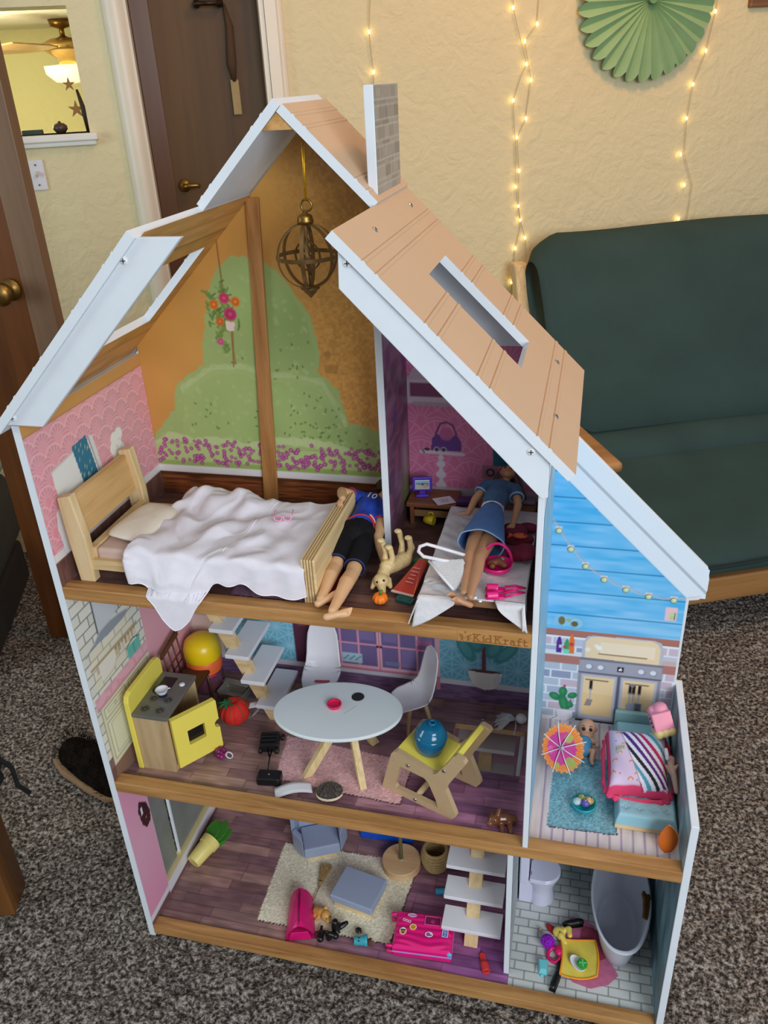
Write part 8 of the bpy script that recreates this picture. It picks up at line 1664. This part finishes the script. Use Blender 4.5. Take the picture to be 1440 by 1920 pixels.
mt = thing('pink_mat', 'pink felt mat under the yellow cloth on the bathroom tiles', 'mat', (0.868, 0.118, ZB)); g = [(-0.046, 0.060), (-0.030, 0.076), (-0.006, 0.075), (0.012, 0.064), (0.022, 0.040), (0.034, 0.010), (0.058, -0.030), (0.040, -0.052), (0.008, -0.066), (-0.024, -0.060), (-0.044, -0.030), (-0.050, 0.020)][::-1]
m = MB(); m.prism(g, lambda u, v, t: (u, v, t), 0, 0.0016); m.build('felt', mat('rose_felt', (190, 104, 138), 0.95, 0.10, 90), mt)
m = MB(); m.prism([(x*0.5+0.012, y*0.5+0.022) for x, y in g], lambda u, v, t: (u, v, t), 0.0015, 0.0024); m.build('dark_patch', mat('wine_felt', (150, 60, 84), 0.95, 0.10, 90), mt)
yc_ = thing('yellow_cloth', 'yellow doll cloth with orange hem on the pink mat', 'cloth', (0.853, 0.105, ZB+0.003))
def ycf(i, j):
    a = Vector((0.8175, 0.1385)).lerp(Vector((0.8830, 0.1450)), i); b = Vector((0.8195, 0.0630)).lerp(Vector((0.8870, 0.0740)), i); p = b.lerp(a, j); sag = 0.006*sin(pi*i)*(1-j); return (p.x+0.004*sin(pi*j), p.y-sag, ZB+0.0055+0.004*(abs(2*i-1)**2)+0.0018*sin(5*i+4*j))
m = MB(); m.grid(ycf, 40, 40, 0.001); m.build('cloth', mat('lemon_cloth', (228, 206, 84), 0.9, 0.05, 60), **W_(yc_), smooth=True)
E_ = [ycf(k/20, 0) for k in range(21)]+[ycf(1, k/20) for k in range(1, 21)]+[ycf(1-k/20, 1) for k in range(1, 21)]+[ycf(0, 1-k/20) for k in range(1, 20)]; m = MB(); m.tube(E_, 0.0019, 7, closed=True); m.build('orange_hem', mat('orange_hem', (240, 150, 36), 0.85), **W_(yc_), smooth=True)
ds = thing('oval_dish', 'white oval toy dish on the yellow cloth', 'dish', (0.8510, 0.0900, ZB+0.0085), (0.10, 0.12, -0.75)); m = MB(); m.lathe([(0, 0.001), (0.008, 0.001), (0.0110, 0.005), (0.0098, 0.005), (0.007, 0.0025), (0, 0.002)], n=36); m.v = [(x*1.55, y*0.95, z) for x, y, z in m.v]; m.build('dish', M_wplas, ds, smooth=True); m = MB(); m.tube([(0.0164*cos(2*pi*k/36), 0.0100*sin(2*pi*k/36), 0.0052) for k in range(36)], 0.0010, 6, closed=True); m.build('rim', M_wplas, ds, smooth=True)
gg = thing('green_gem', 'green faceted toy piece resting in the white oval dish', 'toy', (0.8585, 0.0885, ZB+0.0125), (0.3, 0.1, 0.2)); m = MB(); m.lathe([(0, 0), (0.0085, 0.001), (0.0105, 0.005), (0.0085, 0.009), (0, 0.010)], n=10); m.build('body', mat('emerald_plastic', (40, 150, 56), 0.25, 0.1, 60), gg)
for a in (0, pi/2): m = MB(); m.obox((0, 0, 0.0102), (0.013, 0.0022, 0.0012), (0, 0, a)); m.build('ridge', mat('emerald_light', (110, 200, 116), 0.3), gg)
dk = thing('toy_duck', 'flat yellow toy duck with black eye beside the yellow cloth', 'toy', (0.8190, 0.1480, ZB+0.004), (0.2, 0, 0.3)); m = MB(); m.ell((-0.004, 0.004, 0.005), (0.0135, 0.0110, 0.0055)); m.cap_limb([(0.006, 0.006, 0.006), (0.015, 0.006, 0.009), (0.014, -0.006, 0.010)], [0.006, 0.0065, 0.005]); m.cap_limb([(-0.003, -0.004, 0.005), (0.002, -0.016, 0.005)], [0.008, 0.005]); m.build('body', mat('duck_yellow', (226, 206, 96), 0.5, 0.05, 40), dk, remesh=0.0012, sm=3)
m = MB(); m.ell((-0.004, 0.002, 0.0104), (0.0018, 0.0012, 0.0008)); m.build('eye', M_black, dk, smooth=True); m = MB(); m.ell((0.003, 0.010, 0.010), (0.004, 0.0015, 0.001)); m.build('beak', mat('duck_orange', (220, 120, 40), 0.5), dk, smooth=True)
rt = thing('red_petal', 'dark red pointed toy piece on the bathroom tiles', 'toy', (0.8005, 0.1560, ZB), (0, 0, -0.75)); m = MB(); m.ell((0, 0, 0.004), (0.0165, 0.0072, 0.0040)); m.build('body', mat('deep_red', (172, 18, 34), 0.4), rt, smooth=True); m = MB(); m.tube([(-0.014, 0, 0.006), (0, 0, 0.0085), (0.014, 0, 0.006)], 0.0009, 6); m.build('ridge', MATS['deep_red'], rt, smooth=True)
gp = thing('purple_pompom', 'bright purple faceted toy ball on the bathroom tiles', 'toy', (0.7935, 0.1225, ZB)); nr = random.Random(1); m = MB(); m.ell((0, 0, 0.0125), 0.0120)
for k in range(90):
    a, b = nr.uniform(0, 2*pi), nr.uniform(-0.3, 1.5); m.ell((0.0122*cos(a)*cos(b), 0.0122*sin(a)*cos(b), 0.0125+0.0122*sin(b)), 0.0023, nu=6, nv=4)
m.build('body', mat('violet_gloss', (150, 26, 190), 0.35, 0.25, 160), gp); m = MB(); m.cyl((0, 0, 0), (0, 0, 0.002), 0.006); m.build('foot', MATS['violet_gloss'], gp)
hp = thing('pink_heart_clip', 'hot pink open loop toy below the purple ball', 'toy', (0.8070, 0.1030, ZB), (0.2, 0, 0.3)); m = MB(); m.tube([(0.010*cos(2*pi*k/24)*(1+0.2*cos(4*pi*k/24)), 0.013*sin(2*pi*k/24), 0.006+0.003*cos(2*pi*k/24)) for k in range(24)], 0.0036, 8, closed=True); m.build('loop', mat('cerise_plastic', (214, 26, 100), 0.3), hp, smooth=True); m = MB(); m.ell((0.010, 0.006, 0.008), (0.008, 0.011, 0.006)); m.build('lobe', MATS['cerise_plastic'], hp, smooth=True)
cy = thing('cyan_gem', 'pale cyan tapered toy block on the bathroom tiles', 'toy', (0.7885, 0.0735, ZB), (0, 0, 0.1)); m = MB(); m.prism([(-0.0085, -0.013), (0.0075, -0.014), (0.0105, 0.012), (-0.0110, 0.013)], lambda u, v, t: (u*(1-t*18), v*(1-t*14), t), 0, 0.014); m.build('body', mat('pale_cyan', (120, 206, 214), 0.35, 0.03, 30), cy, bevel=0.001); m = MB(); m.ell((-0.003, -0.016, 0.003), 0.003); m.build('peg', MATS['pale_cyan'], cy, smooth=True)
def shoe(label, loc, rot):
    s_ = thing('doll_shoe', label, 'shoe', loc, rot, 'black doll shoes in the bathroom'); m = MB(); m.cap_limb([(0, -0.014, 0.005), (0, -0.004, 0.0055), (0, 0.010, 0.0085), (0, 0.016, 0.0085)], [0.0058, 0.0066, 0.0068, 0.0058]); m.build('upper', M_black, s_, remesh=0.0012, sm=2); m = MB(); m.prism([(-0.006, -0.020), (-0.0072, -0.006), (-0.0060, 0.020), (0.0060, 0.020), (0.0072, -0.006), (0.006, -0.020)][::-1], lambda u, v, t: (u, v, t), -0.001, 0.0015); m.build('sole', M_black, s_, bevel=0.0005)
shoe('black doll shoe on the pink mat behind the yellow duck', (0.8400, 0.1755, ZB+0.003), (0, 0, -1.3)); shoe('black doll shoe in front of the yellow cloth on the tiles', (0.8120, 0.0510, ZB+0.001), (0, 0, 2.9))
m = MB(); m.cap_limb([(0, 0.002, 0.002), (0.0, 0.030, 0.004)], [0.004, 0.0055]); tag(m.build('black_strap', M_black, loc=(0.8180, 0.058, ZB), remesh=0.0012, sm=1), 'black strap piece beside the front doll shoe', 'strap')
m = MB(); m.ell((0, 0, 0.0035), (0.0032, 0.0036, 0.0036)); m.ell((0, 0.001, 0.0075), 0.002); tag(m.build('beige_peg', mat('beige_peg', (206, 176, 140), 0.5), loc=(0.7780, 0.1520, ZB), smooth=True), 'tiny beige toy peg on the tiles left of the red petal', 'toy')
